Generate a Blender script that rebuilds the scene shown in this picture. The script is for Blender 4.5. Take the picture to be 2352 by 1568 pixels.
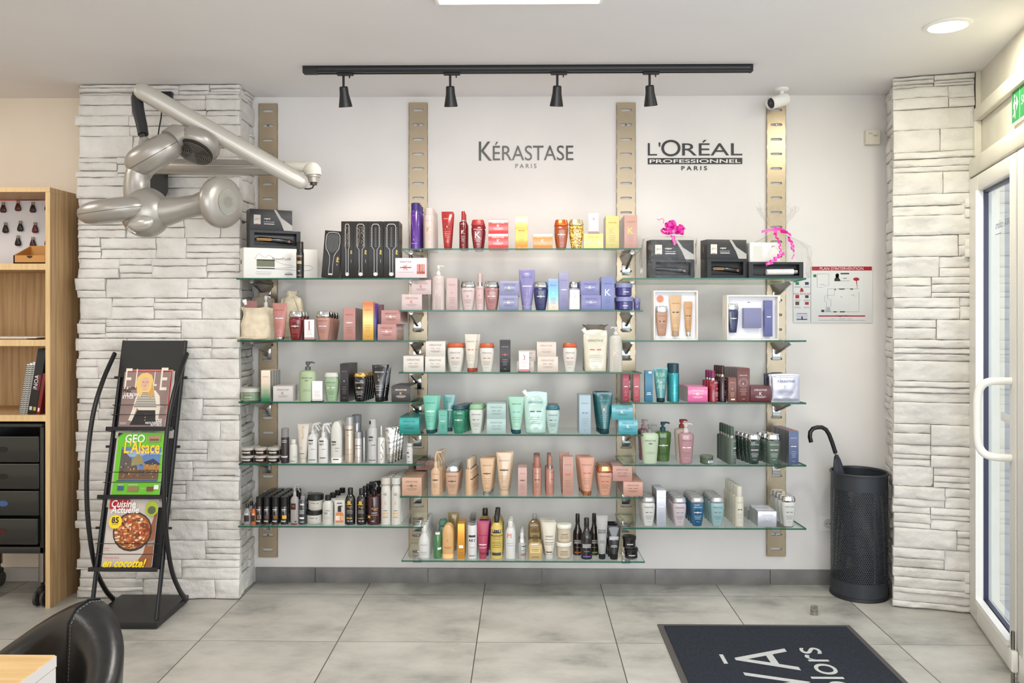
import bpy, bmesh, math, random
from mathutils import Vector, Matrix, noise
R = math.radians
random.seed(7)
for o in list(bpy.data.objects): bpy.data.objects.remove(o)
SC = bpy.context.scene
COL = SC.collection
# ------------------------------------------------------------------ camera
F = 1943.0; D = 4.42; H = 1.4377; YAW = math.atan(29/1943.0); HOR = 706.0
FW = Vector((-math.sin(YAW), math.cos(YAW), 0)); RT = Vector((math.cos(YAW), math.sin(YAW), 0))
cam_d = bpy.data.cameras.new('camera'); cam = bpy.data.objects.new('camera', cam_d); COL.objects.link(cam)
cam.location = (0, -D, H); cam.rotation_euler = (R(90), 0, YAW)
cam_d.sensor_width = 36; cam_d.lens = 36*F/2352; cam_d.shift_y = -(784-HOR)/2352; cam_d.clip_start = 0.05
SC.camera = cam
SC.view_settings.view_transform = 'Standard'; SC.view_settings.look = 'None'
SC.view_settings.gamma = 1; SC.view_settings.use_curve_mapping = False
SC.view_settings.exposure = 0.50
def ray(px, py): return FW + RT*((px-1176)/F) + Vector((0, 0, (HOR-py)/F))
def P(px, py, Y):                       # point seen at a pixel of the photo, at depth plane Y
    d = ray(px, py); t = (Y+D)/d.y
    return Vector((0, -D, H)) + d*t
def PZ(px, py, Z):
    d = ray(px, py); t = (Z-H)/d.z
    return Vector((0, -D, H)) + d*t
# ------------------------------------------------------------------ world and lights
W = bpy.data.worlds.new('world'); SC.world = W; W.use_nodes = True
bg = W.node_tree.nodes['Background']; bg.inputs[0].default_value = (0.92, 0.96, 1.0, 1); bg.inputs[1].default_value = 0.80
def area(name, loc, rot, sx, sy, power, col):
    l = bpy.data.lights.new(name, 'AREA'); l.shape = 'RECTANGLE'; l.size = sx; l.size_y = sy; l.energy = power; l.color = col
    o = bpy.data.objects.new(name, l); COL.objects.link(o); o.location = loc; o.rotation_euler = rot
    return o
# daylight through the shop front behind the camera and by the street door
area('shop_front_daylight', (0.8, -7.2, 1.5), (R(100), 0, 0), 5.0, 2.0, 95, (0.92, 0.96, 1.0))
area('street_door_daylight', (2.0, -2.9, 1.4), (R(95), 0, R(60)), 1.4, 1.9, 7, (0.82, 0.90, 1.0))
area('street_daylight', (4.6, -1.4, 3.2), (R(35), 0, R(70)), 3.0, 3.0, 38, (0.8, 0.9, 1.0))
# ------------------------------------------------------------------ materials
def lin(c): 
    return tuple((x/255/12.92 if x/255 <= 0.04045 else ((x/255+0.055)/1.055)**2.4) for x in c)
MC = {}
def M(col, rough=0.45, metal=0.0, trans=0.0, coat=0.0, emit=0.0, spec=0.5, alpha=1.0):
    key = (tuple(col), rough, metal, trans, coat, emit, spec, alpha)
    if key in MC: return MC[key]
    m = bpy.data.materials.new('paint'); m.use_nodes = True; b = m.node_tree.nodes['Principled BSDF']
    b.inputs['Base Color'].default_value = (*lin(col), 1); b.inputs['Roughness'].default_value = rough
    b.inputs['Metallic'].default_value = metal; b.inputs['Transmission Weight'].default_value = trans
    b.inputs['Coat Weight'].default_value = coat; b.inputs['Coat Roughness'].default_value = 0.08
    b.inputs['Specular IOR Level'].default_value = spec
    if emit: b.inputs['Emission Color'].default_value = (*lin(col), 1); b.inputs['Emission Strength'].default_value = emit
    MC[key] = m; return m
def nodes(name):
    m = bpy.data.materials.new(name); m.use_nodes = True; nt = m.node_tree
    return m, nt, nt.nodes['Principled BSDF'], nt.nodes['Material Output']
def N(nt, t, **kw):
    n = nt.nodes.new(t)
    for k, v in kw.items(): setattr(n, k, v)
    return n
def ramp(nt, fac, stops):
    r = N(nt, 'ShaderNodeValToRGB'); nt.links.new(fac, r.inputs[0])
    e = r.color_ramp.elements
    while len(e) < len(stops): e.new(0.5)
    for i, (p, c) in enumerate(stops): e[i].position = p; e[i].color = (*lin(c), 1)
    return r
def clear_mat(name, tint, glossy=0.06, rough=0.02, ior=1.5, bump=0):
    m, nt, b, out = nodes(name); nt.nodes.remove(b)
    t = N(nt, 'ShaderNodeBsdfTransparent'); t.inputs[0].default_value = (*tint, 1)
    g = N(nt, 'ShaderNodeBsdfGlossy'); g.inputs['Roughness'].default_value = rough; g.inputs[0].default_value = (1, 1, 1, 1)
    fr = N(nt, 'ShaderNodeFresnel'); fr.inputs[0].default_value = ior
    mx = N(nt, 'ShaderNodeMixShader')
    ge = N(nt, 'ShaderNodeNewGeometry'); iv = N(nt, 'ShaderNodeMath', operation='SUBTRACT'); iv.inputs[0].default_value = 1; nt.links.new(ge.outputs['Backfacing'], iv.inputs[1])
    ml = N(nt, 'ShaderNodeMath', operation='MULTIPLY'); nt.links.new(iv.outputs[0], ml.inputs[0]); nt.links.new(fr.outputs[0], ml.inputs[1]); nt.links.new(ml.outputs[0], mx.inputs[0])
    nt.links.new(t.outputs[0], mx.inputs[1]); nt.links.new(g.outputs[0], mx.inputs[2]); nt.links.new(mx.outputs[0], out.inputs[0])
    if bump:
        tc = N(nt, 'ShaderNodeTexCoord'); no = N(nt, 'ShaderNodeTexNoise'); no.inputs['Scale'].default_value = 18; no.inputs['Detail'].default_value = 5
        bp = N(nt, 'ShaderNodeBump'); bp.inputs['Strength'].default_value = bump; bp.inputs['Distance'].default_value = 0.02
        nt.links.new(tc.outputs['Object'], no.inputs[0]); nt.links.new(no.outputs[0], bp.inputs['Height'])
        nt.links.new(bp.outputs[0], g.inputs['Normal']); nt.links.new(bp.outputs[0], fr.inputs['Normal'])
    return m
def noisy(name, c1, c2, scale=3, rough=0.6, bump=0.0, bscale=60, stretch=(1, 1, 1), detail=5, metal=0, lo=0.35, hi=0.65):
    m, nt, b, out = nodes(name)
    tc = N(nt, 'ShaderNodeTexCoord'); mp = N(nt, 'ShaderNodeMapping'); mp.inputs['Scale'].default_value = stretch
    nt.links.new(tc.outputs['Object'], mp.inputs[0])
    no = N(nt, 'ShaderNodeTexNoise'); no.inputs['Scale'].default_value = scale; no.inputs['Detail'].default_value = detail
    nt.links.new(mp.outputs[0], no.inputs[0])
    r = ramp(nt, no.outputs[0], [(lo, c1), (hi, c2)]); nt.links.new(r.outputs[0], b.inputs['Base Color'])
    b.inputs['Roughness'].default_value = rough; b.inputs['Metallic'].default_value = metal
    if bump:
        n2 = N(nt, 'ShaderNodeTexNoise'); n2.inputs['Scale'].default_value = bscale; n2.inputs['Detail'].default_value = 4
        nt.links.new(mp.outputs[0], n2.inputs[0])
        bp = N(nt, 'ShaderNodeBump'); bp.inputs['Strength'].default_value = bump; bp.inputs['Distance'].default_value = 0.01
        nt.links.new(n2.outputs[0], bp.inputs['Height']); nt.links.new(bp.outputs[0], b.inputs['Normal'])
    return m
WALL = noisy('wall_paint', (226, 222, 219), (231, 227, 224), 2.0, 0.75, 0.03, 220)
CEIL = noisy('ceiling_paint', (236, 234, 235), (240, 238, 239), 1.5, 0.8)
WALLC = noisy('cream_wall_paint', (232, 218, 198), (238, 226, 208), 2.0, 0.75)
STONE = noisy('white_painted_stone', (213, 209, 203), (229, 226, 221), 6, 0.62, 0.5, 40, detail=8)
CORE = M((120, 112, 100), 0.9)
STEEL = noisy('brushed_steel', (176, 160, 134), (184, 169, 144), 60, 0.27, 0.03, 200, (0.02, 1, 6), metal=0.6)
CHROME = M((205, 205, 205), 0.12, 1.0)
CHROMED = M((150, 148, 145), 0.2, 1.0)
WOOD = noisy('oak_laminate', (176, 140, 98), (205, 170, 124), 5, 0.5, 0.08, 30, (14, 14, 0.5), detail=7)
WOODL = noisy('oak_edge', (214, 180, 128), (226, 194, 144), 5, 0.5, 0, 30, (14, 14, 1))
GLASS = clear_mat('shelf_glass', (0.93, 0.965, 0.95), ior=1.5)
PANE = clear_mat('door_glass', (0.95, 0.97, 0.98), ior=1.45)
CELLO = clear_mat('cellophane', (0.97, 0.97, 0.97), rough=0.10, ior=1.38, bump=1.0)
CLEARP = clear_mat('clear_plastic', (0.86, 0.87, 0.87), rough=0.1, ior=1.5)
def edge_mat():
    m, nt, b, out = nodes('glass_edge')
    b.inputs['Base Color'].default_value = (*lin((28, 84, 66)), 1); b.inputs['Roughness'].default_value = 0.15
    t = N(nt, 'ShaderNodeBsdfTransparent'); t.inputs[0].default_value = (0.25, 0.6, 0.48, 1)
    mx = N(nt, 'ShaderNodeMixShader'); mx.inputs[0].default_value = 0.7
    nt.links.new(t.outputs[0], mx.inputs[1]); nt.links.new(b.outputs[0], mx.inputs[2]); nt.links.new(mx.outputs[0], out.inputs[0])
    return m
GEDGE = edge_mat()
BLACK = M((24, 24, 26), 0.38); BLACKM = M((30, 30, 32), 0.6); WHITEP = M((240, 238, 234), 0.35)
# ------------------------------------------------------------------ mesh helpers
class MB:
    def __init__(s): s.v = []; s.f = []; s.m = []; s.mats = []; s.uv = None
    def mi(s, mat):
        if mat not in s.mats: s.mats.append(mat)
        return s.mats.index(mat)
    def add(s, vs, fs, mat):
        o = len(s.v); k = s.mi(mat); s.v += [tuple(v) for v in vs]
        for f in fs: s.f.append([i+o for i in f]); s.m.append(k)
    def box(s, x0, x1, y0, y1, z0, z1, mat, bev=0.0):
        if bev <= 0:
            vs = [(x, y, z) for z in (z0, z1) for y in (y0, y1) for x in (x0, x1)]
            s.add(vs, [(0, 2, 3, 1), (4, 5, 7, 6), (0, 1, 5, 4), (2, 6, 7, 3), (0, 4, 6, 2), (1, 3, 7, 5)], mat); return
        b = min(bev, (x1-x0)/2.2, (y1-y0)/2.2, (z1-z0)/2.2)
        def ring(z, i):
            return [(x0+i+b, y0+i, z), (x1-i-b, y0+i, z), (x1-i, y0+i+b, z), (x1-i, y1-i-b, z), (x1-i-b, y1-i, z), (x0+i+b, y1-i, z), (x0+i, y1-i-b, z), (x0+i, y0+i+b, z)]
        s.rings([ring(z0, b*0.7), ring(z0+b, 0), ring(z1-b, 0), ring(z1, b*0.7)], mat)
    def rings(s, rs, mat, caps=True, closed=True):
        n = len(rs[0]); vs = [p for r in rs for p in r]; fs = []
        for k in range(len(rs)-1):
            for i in range(n if closed else n-1):
                j = (i+1) % n; fs.append((k*n+i, k*n+j, (k+1)*n+j, (k+1)*n+i))
        if caps: fs.append(tuple(range(n-1, -1, -1))); fs.append(tuple((len(rs)-1)*n+i for i in range(n)))
        s.add(vs, fs, mat)
    def loft(s, prof, mat, n=28, e=2.0, cx=0, cy=0, caps=True):
        rs = []
        for q in prof:
            z, rx, ry = q[:3]; ox = q[3] if len(q) > 3 else 0; oy = q[4] if len(q) > 4 else 0
            r = []
            for i in range(n):
                a = 2*math.pi*i/n; c, t = math.cos(a), math.sin(a)
                r.append((cx+ox+rx*math.copysign(abs(c)**(2/e), c), cy+oy+ry*math.copysign(abs(t)**(2/e), t), z))
            rs.append(r)
        s.rings(rs, mat, caps)
    def tube(s, pts, rad, mat, n=12, caps=True, flat=None):
        pts = [Vector(p) for p in pts]; rs = []; 
        if not hasattr(rad, '__len__'): rad = [rad]*len(pts)
        up = None
        for i, p in enumerate(pts):
            t = (pts[min(i+1, len(pts)-1)]-pts[max(i-1, 0)]).normalized()
            if up is None:
                up = Vector((0, 0, 1)) if abs(t.z) < 0.9 else Vector((0, 1, 0))
            a = t.cross(up)
            if a.length < 1e-4: a = t.orthogonal()
            a.normalize(); b = a.cross(t).normalized(); up = b
            ra = rad[i]; rb = ra
            if hasattr(ra, '__len__'): ra, rb = ra
            rs.append([p+a*(ra*math.cos(2*math.pi*k/n))+b*(rb*math.sin(2*math.pi*k/n)) for k in range(n)])
        s.rings(rs, mat, caps)
    def ell(s, c, ax, mat, nu=28, nv=16, zmin=-1, zmax=1):   # ax: 3 vectors
        c = Vector(c); rs = []
        for j in range(nv+1):
            t = -math.pi/2+math.pi*j/nv; t = max(min(t, math.asin(zmax)), math.asin(zmin))
            rr = max(math.cos(t), 0.003)
            rs.append([c+ax[0]*(rr*math.cos(2*math.pi*i/nu))+ax[1]*(rr*math.sin(2*math.pi*i/nu))+ax[2]*math.sin(t) for i in range(nu)])
        s.rings(rs, mat)
    def xf(s, mtx):
        s.v = [tuple(mtx @ Vector(v)) for v in s.v]; return s
    def build(s, name, parent=None, ang=35, loc=None):
        me = bpy.data.meshes.new(name); me.from_pydata(s.v, [], s.f)
        for m in s.mats: me.materials.append(m)
        for p, k in zip(me.polygons, s.m): p.material_index = k
        bm = bmesh.new(); bm.from_mesh(me)
        bmesh.ops.recalc_face_normals(bm, faces=bm.faces)
        A = R(ang)
        for f in bm.faces: f.smooth = True
        for e in bm.edges:
            if len(e.link_faces) != 2 or e.calc_face_angle(0) > A or e.link_faces[0].material_index != e.link_faces[1].material_index: e.smooth = False
        bm.to_mesh(me); bm.free()
        o = bpy.data.objects.new(name, me); COL.objects.link(o)
        if parent is not None: o.parent = parent
        if loc is not None: o.location = loc
        return o
def tag(o, label, cat, group=None, kind=None):
    o['label'] = label; o['category'] = cat
    if group: o['group'] = group
    if kind: o['kind'] = kind
    return o
def struct(o): o['kind'] = 'structure'; return o
def empty(name, loc, rz=0, label=None, cat=None, group=None):
    o = bpy.data.objects.new(name, None); COL.objects.link(o); o.location = loc; o.rotation_euler = (0, 0, rz); o.empty_display_size = 0.05
    if label: tag(o, label, cat, group)
    return o
KIDS = {}
def copy_tree(o, loc):
    c = o.copy(); COL.objects.link(c); c.location = loc
    for ch in [x for x in o.children]:
        d = ch.copy(); COL.objects.link(d); d.parent = c
        for g in ch.children:
            e = g.copy(); COL.objects.link(e); e.parent = d
    return c
# ------------------------------------------------------------------ lettering
TC = {}
def text2d(s, shear=0.0, bold=0.0, res=2):
    k = (s, shear, bold, res)
    if k in TC: return TC[k]
    cu = bpy.data.curves.new('t', 'FONT'); cu.body = s; cu.size = 1; cu.resolution_u = res; cu.shear = shear; cu.offset = bold; cu.fill_mode = 'FRONT'
    ob = bpy.data.objects.new('t', cu); me = bpy.data.meshes.new_from_object(ob)
    vs = [(v.co.x, v.co.y) for v in me.vertices]; fs = [tuple(p.vertices) for p in me.polygons]
    bpy.data.objects.remove(ob); bpy.data.meshes.remove(me)
    x0 = min(v[0] for v in vs); x1 = max(v[0] for v in vs); y0 = min(v[1] for v in vs); y1 = max(v[1] for v in vs)
    w = max(x1-x0, 1e-4)
    TC[k] = ([((x-x0)/w-0.5, (y-y0)/w) for x, y in vs], fs, (y1-y0)/w); return TC[k]
def prn(mb, surf, w, h, items):
    for it in items:
        t = it[0]
        if t == 't':
            _, s, cx, cz, tw, mat = it[:6]; o = it[6] if len(it) > 6 else {}
            vs, fs, asp = text2d(s, o.get('shear', 0), o.get('bold', 0.0))
            tw *= w; st = o.get('st', 1.0); hh = asp*tw*st
            out = []
            for x, y in vs:
                X = x*tw; Z = y*tw*st-hh/2
                if o.get('rot'): X, Z = (-Z, X) if o['rot'] == 1 else (Z, -X)
                if o.get('mirror'): X = -X
                xx = cx*w+X; zz = cz*h+Z; out.append(surf(xx, zz))
            mb.add(out, fs, mat)
        elif t == 'r':
            _, cx, cz, rw, rh, mat = it[:6]; n = 6
            xs = [cx*w+rw*w*(i/n-0.5) for i in range(n+1)]
            vs = [surf(x, cz*h-rh/2) for x in xs]+[surf(x, cz*h+rh/2) for x in xs]
            mb.add(vs, [(i, i+1, n+2+i, n+1+i) for i in range(n)], mat)
        elif t == 'e':
            _, cx, cz, rw, rh, mat = it[:6]; n = 20
            vs = [surf(cx*w+rw*w/2*math.cos(2*math.pi*i/n), cz*h+rh/2*math.sin(2*math.pi*i/n)) for i in range(n)]
            mb.add(vs, [tuple(range(n))], mat)
        elif t == 'p':      # polygon in relative coordinates
            _, pts, mat = it; mb.add([surf(x*w, z*h) for x, z in pts], [tuple(range(len(pts)))], mat)
        elif t == 'l':      # polyline strip
            _, pts, th, mat = it
            P2 = [Vector((x*w, z*h)) for x, z in pts]; L = []; 
            for i, p in enumerate(P2):
                d = (P2[min(i+1, len(P2)-1)]-P2[max(i-1, 0)]).normalized(); nn = Vector((-d.y, d.x))*th/2
                L += [surf(*(p+nn)), surf(*(p-nn))]
            mb.add(L, [(2*i, 2*i+1, 2*i+3, 2*i+2) for i in range(len(P2)-1)], mat)
# ================================================================== THE SETTING
ZC = 2.54
def floor_mat():
    m, nt, b, out = nodes('concrete_look_tiles'); L = nt.links.new
    tc = N(nt, 'ShaderNodeTexCoord'); sp = N(nt, 'ShaderNodeSeparateXYZ'); L(tc.outputs['Object'], sp.inputs[0])
    def mth(op, a, bb=None):
        n = N(nt, 'ShaderNodeMath', operation=op)
        for i, q in enumerate((a, bb)):
            if q is None: continue
            if isinstance(q, (int, float)): n.inputs[i].default_value = q
            else: L(q, n.inputs[i])
        return n.outputs[0]
    u = mth('DIVIDE', mth('SUBTRACT', sp.outputs[0], 0.394-6), 0.6); v = mth('DIVIDE', mth('SUBTRACT', sp.outputs[1], -0.188-12), 0.6)
    fu, fv = mth('FRACT', u), mth('FRACT', v)
    du = mth('MINIMUM', fu, mth('SUBTRACT', 1, fu)); dv = mth('MINIMUM', fv, mth('SUBTRACT', 1, fv))
    gu = mth('LESS_THAN', du, 0.0035); gv = mth('LESS_THAN', dv, 0.0024); g = mth('MAXIMUM', gu, gv)
    cb = N(nt, 'ShaderNodeCombineXYZ'); L(mth('FLOOR', u), cb.inputs[0]); L(mth('FLOOR', v), cb.inputs[1])
    wn = N(nt, 'ShaderNodeTexWhiteNoise'); L(cb.outputs[0], wn.inputs[0])
    ad = N(nt, 'ShaderNodeVectorMath', operation='MULTIPLY_ADD'); L(wn.outputs['Color'], ad.inputs[0]); ad.inputs[1].default_value = (9, 9, 9); L(tc.outputs['Object'], ad.inputs[2])
    mp = N(nt, 'ShaderNodeMapping'); mp.inputs['Scale'].default_value = (1, 1.5, 1); L(ad.outputs[0], mp.inputs[0])
    n1 = N(nt, 'ShaderNodeTexNoise'); n1.inputs['Scale'].default_value = 3.0; n1.inputs['Detail'].default_value = 9; n1.inputs['Roughness'].default_value = 0.62; n1.inputs['Distortion'].default_value = 0.15
    L(mp.outputs[0], n1.inputs[0])
    r = ramp(nt, n1.outputs[0], [(0.30, (140, 138, 133)), (0.44, (172, 170, 163)), (0.56, (187, 184, 177)), (0.75, (200, 197, 191))])
    mx = N(nt, 'ShaderNodeMixRGB'); L(g, mx.inputs[0]); L(r.outputs[0], mx.inputs[1]); mx.inputs[2].default_value = (*lin((84, 78, 68)), 1)
    L(mx.outputs[0], b.inputs['Base Color']); b.inputs['Roughness'].default_value = 0.42; b.inputs['Specular IOR Level'].default_value = 0.35
    bp = N(nt, 'ShaderNodeBump'); bp.inputs['Strength'].default_value = 0.4; bp.inputs['Distance'].default_value = 0.002; bp.invert = True
    L(g, bp.inputs['Height']); L(bp.outputs[0], b.inputs['Normal'])
    return m
def room_slab(z0, z1, mat):      # the room's outline follows the slanted street wall
    mb = MB(); q = [(-4.2, -8.0), (0.2, -8.0), (2.32, 0.12), (2.32, 0.3), (-4.2, 0.3)]
    mb.rings([[(x, y, z) for x, y in q] for z in (z0, z1)], mat); return mb
struct(room_slab(-0.05, 0, floor_mat()).build('floor'))
struct(room_slab(ZC, ZC+0.05, CEIL).build('ceiling'))
mb = MB(); mb.box(-2.21, 2.3, 0, 0.12, 0, ZC, WALL); struct(mb.build('wall_back'))
mb = MB(); mb.box(-4.2, -2.21, 0, 0.12, 0, ZC, WALLC); struct(mb.build('wall_back_left'))
mb = MB(); mb.box(-4.32, -4.2, -8.0, 0.12, 0, ZC, WALLC); struct(mb.build('wall_left'))
mb = MB(); mb.box(-4.2, 0.2, -8.12, -8.0, 0, 0.9, WALL); mb.box(-4.2, 0.2, -8.12, -8.0, 2.3, ZC, WALL); struct(mb.build('wall_front'))
# skirting tiles
BASE = noisy('grey_skirting_tile', (112, 110, 108), (140, 137, 134), 5, 0.5, detail=8)
mb = MB(); xs = [-1.41, -1.096, -0.505, 0.089, 0.678, 1.274, 1.86]
for a, b_ in zip(xs, xs[1:]): mb.box(a+0.0012, b_-0.0012, -0.012, 0.0, 0, 0.077, BASE, 0.001)
struct(mb.build('baseboard_back'))
mb = MB(); mb.box(-4.2, -2.21, -0.012, 0, 0, 0.07, M((190, 186, 178), 0.6)); struct(mb.build('baseboard_left'))
# ------------------------------------------------ pillars faced with split stone
def stone_face(mb, o, u, nrm, width, seed, ragged0=0.0, corner1=False, corner0=False):
    rnd = random.Random(seed); o = Vector(o); u = Vector(u).normalized(); nrm = Vector(nrm).normalized()
    z = 0.004; rc = random.Random(99); courses = []
    while z < ZC-0.02:
        ch = min(0.098+rc.uniform(-0.006, 0.008), ZC-0.004-z); courses.append((z, ch)); z += ch
    for (z0, ch) in courses:
        x = -rnd.uniform(0, 0.1) if not corner0 else 0.0
        while x < width-0.001:
            L = rnd.choice([0.16, 0.2, 0.26, 0.32, 0.36])*rnd.uniform(0.9, 1.15)
            x1 = min(x+L, width)
            if width-x1 < 0.06: x1 = width
            xa = max(x, 0)
            k = rnd.choice([1, 2, 2, 3]); cuts = sorted([0, 1]+[max(0.2, min(0.8, (i+1)/k+rnd.uniform(-0.12, 0.12))) for i in range(k-1)])
            for c0, c1 in zip(cuts, cuts[1:]):
                za, zb = z0+ch*c0, z0+ch*c1; p = rnd.uniform(0.002, 0.017)
                a0 = xa-(rnd.uniform(0, 0.024) if (xa == 0 and ragged0) else (rnd.uniform(.014, .020) if (xa == 0 and corner0) else 0)); a1 = x1+(rnd.uniform(.014, .020) if (x1 >= width and corner1) else 0)
                nu = max(6, int((a1-a0)/0.011)); nv = max(5, int((zb-za)/0.0075)); sd = rnd.uniform(0, 99)
                g = 0.0013; vs = []; fs = []
                tl = rnd.uniform(-0.006, 0.006)
                for j in range(-1, nv+2):
                    for i in range(-1, nu+2):
                        ii = min(max(i, 0), nu); jj = min(max(j, 0), nv)
                        uu = a0+g+(a1-a0-2*g)*ii/nu; zz = za+g+(zb-za-2*g)*jj/nv
                        if i != ii or j != jj: nn = -0.03
                        else:
                            q = Vector((uu*9+sd, zz*16, sd)); nz = noise.fractal(q, 1.0, 2.1, 5)*0.0085
                            rd = noise.ridged_multi_fractal(Vector((uu*6+sd, zz*10+sd, 1.5)), 0.9, 2.0, 3, 1.0, 2.0)*0.0036
                            nn = p+nz-rd+tl*(jj/nv-0.5)
                            if i in (0, nu) or j in (0, nv): nn -= 0.005
                            if j == 0 or j == nv: zz += noise.noise(Vector((uu*22, sd, 0)))*0.0016
                            zz = min(zz, ZC-0.004)
                        w = o+u*uu+nrm*nn; vs.append((w.x, w.y, zz))
                nw = nu+3
                for j in range(nv+2):
                    for i in range(nu+2): a = j*nw+i; fs.append((a, a+1, a+nw+1, a+nw))
                mb.add(vs, fs, STONE)
            x = x1
# left pillar: X -2.19..-1.425, front Y -0.275
mb = MB(); mb.box(-2.2, -1.43, -0.262, 0.0, 0, ZC-0.001, CORE)
stone_face(mb, (-2.195, -0.262-0.01, 0), (1, 0, 0), (0, -1, 0), 0.775, 3, ragged0=1, corner1=True)
stone_face(mb, (-1.43+0.006, -0.262, 0), (0, 1, 0), (1, 0, 0), 0.26, 5)
stone_face(mb, (-2.2-0.0, -0.0, 0), (0, -1, 0), (-1, 0, 0), 0.26, 6)
struct(mb.build('wall_pillar_left', ang=50))
# right pillar follows the slanted door wall
A1 = P(2060, 1388, -0.336); A1.z = 0
us = Vector((0.9646, -0.2638, 0)); un = Vector((-0.2638, -0.9646, 0)); un2 = Vector((-0.9646, 0.2638, 0))
A2 = A1+us*0.335
mb = MB(); q = [A1-un*0.012-un2*0.012, A2-un*0.012, A2-un*0.5, A1-un*0.42-un2*0.012]
mb.rings([[(p.x, min(p.y, 0.0), z) for p in q] for z in (0, ZC-0.001)], CORE)
stone_face(mb, A1, us, un, 0.335, 11, corner0=True)
stone_face(mb, A1-un*0.352-un2*.006, un, un2, 0.345, 12)
struct(mb.build('wall_pillar_right', ang=50))
# ------------------------------------------------ slanted wall with the street door
Q = PZ(2241.6, 1411, 0); ds = Vector((-0.2638, -0.9646, 0)); dn = Vector((0.9646, -0.2638, 0))
MR = Matrix(((ds.x, dn.x, 0, Q.x), (ds.y, dn.y, 0, Q.y), (0, 0, 1, 0), (0, 0, 0, 1)))
def RW(px, py, n=0.0):       # pixel -> (s, z) on the wall plane offset n
    d = ray(px, py); C0 = Vector((0, -D, H)); t = ((Q+dn*n)-C0).dot(dn)/d.dot(dn); p = C0+d*t
    return (p-Q).dot(ds), p.z
CREAM = noisy('cream_painted_frame', (216, 212, 197), (224, 220, 207), 8, 0.5)
ztr = RW(2262, 372)[1]; zd = RW(2262, 398)[1]
zt1 = RW(2262, 232)[1]
mb = MB(); SW = 1.55
mb.box(-0.75, 0.0, 0.0, 0.12, 0, ZC, CREAM)
mb.box(0, SW, 0.02, 0.12, ztr, ZC, CREAM)
struct(mb.xf(MR).build('wall_right'))
mb = MB()
mb.box(0, SW, -0.012, 0.02, zt1-0.06, zt1, CREAM, 0.006)
mb.box(-0.005, 0.028, -0.012, 0.02, ztr+0.05, zt1-0.06, CREAM, 0.004)
struct(mb.xf(MR).build('trim_1'))
mb = MB()
mb.box(-0.005, SW, -0.03, 0.02, zd+0.004, ztr+0.035, CREAM, 0.006)
mb.box(-0.03, SW, 0.004, 0.03, zd-0.01, zd+0.004, BLACKM)
mb.box(-0.03, 0.0, 0.0, 0.03, 0, zd, BLACKM)
struct(mb.xf(MR).build('trim_2'))
# door leaf (slightly ajar look is not needed: it lies in the wall plane)
s0 = 0.008; sg0 = RW(2263, 1000)[0]; sg1 = RW(2338, 1000)[0]; s1 = sg1+0.085
zg1 = RW(2263, 437)[1]; zg0 = RW(2263, 1381)[1]
root = struct(empty('door_1', Q)); root.rotation_euler = (0, 0, math.atan2(ds.y, ds.x)); 
# local frame of the root: x along wall, y = outwards rotated (left handed fix below)
def dl(mb): # wall coordinates -> root local
    inv = (Matrix.Translation(Q) @ Matrix.Rotation(math.atan2(ds.y, ds.x), 4, 'Z')).inverted() @ MR
    return mb.xf(inv)
FRM = M((226, 224, 217), 0.35)
mb = MB(); mb.box(s0, sg0, -0.03, 0.03, 0.012, zd-0.006, FRM, 0.004); mb.box(sg1, s1, -0.03, 0.03, 0.012, zd-0.006, FRM, 0.004)
mb.box(sg0, sg1, -0.03, 0.03, 0.012, zg0, FRM, 0.003); mb.box(sg0, sg1, -0.03, 0.03, zg1, zd-0.006, FRM, 0.003)
for (a, b_, c, d_) in ((sg0, sg0+0.006, zg0, zg1), (sg1-0.006, sg1, zg0, zg1), (sg0, sg1, zg0, zg0+0.014), (sg0, sg1, zg1-0.012, zg1)):
    mb.box(a, b_, -0.006, 0.012, c, d_, M((46, 50, 78), 0.4))
mb.box(sg0-0.0, sg0+0.006, -0.04, -0.01, zg0, zg1, WHITEP); mb.box(sg0, sg1, -0.04, -0.01, zg0-0.012, zg0+0.01, WHITEP)
dl(mb).build('door_frame', root)
mb = MB(); mb.box(sg0, sg1, 0.008, 0.014, zg0, zg1, PANE); dl(mb).build('glass_pane', root)
mb = MB(); mb.box(s1+0.001, s1+0.018, -0.02, 0.02, 0.02, zd-0.01, BLACKM); dl(mb).build('dark_gap_strip', root)  # black strip placed in the dark gap beside the door leaf
for (ya, yb) in ((455, 502), (548, 593), (1313, 1361)):
    zz0 = RW(2240, yb)[1]; zz1 = RW(2240, ya)[1]; mb = MB()
    zm = (zz0+zz1)/2; mb.loft([(zz0, .017, .017), (zm-0.001, .017, .017)], FRM, 14, cx=-0.012, cy=-0.045); mb.loft([(zm+0.001, .017, .017), (zz1, .017, .017)], FRM, 14, cx=-0.012, cy=-0.045)
    mb.box(-0.012, s0+0.012, -0.05, -0.03, zz0+0.005, zm-0.004, FRM, 0.002); mb.box(-0.012, s0+0.012, -0.05, -0.03, zm+0.004, zz1-0.005, FRM, 0.002)
    dl(mb).build('hinge', root)
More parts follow.
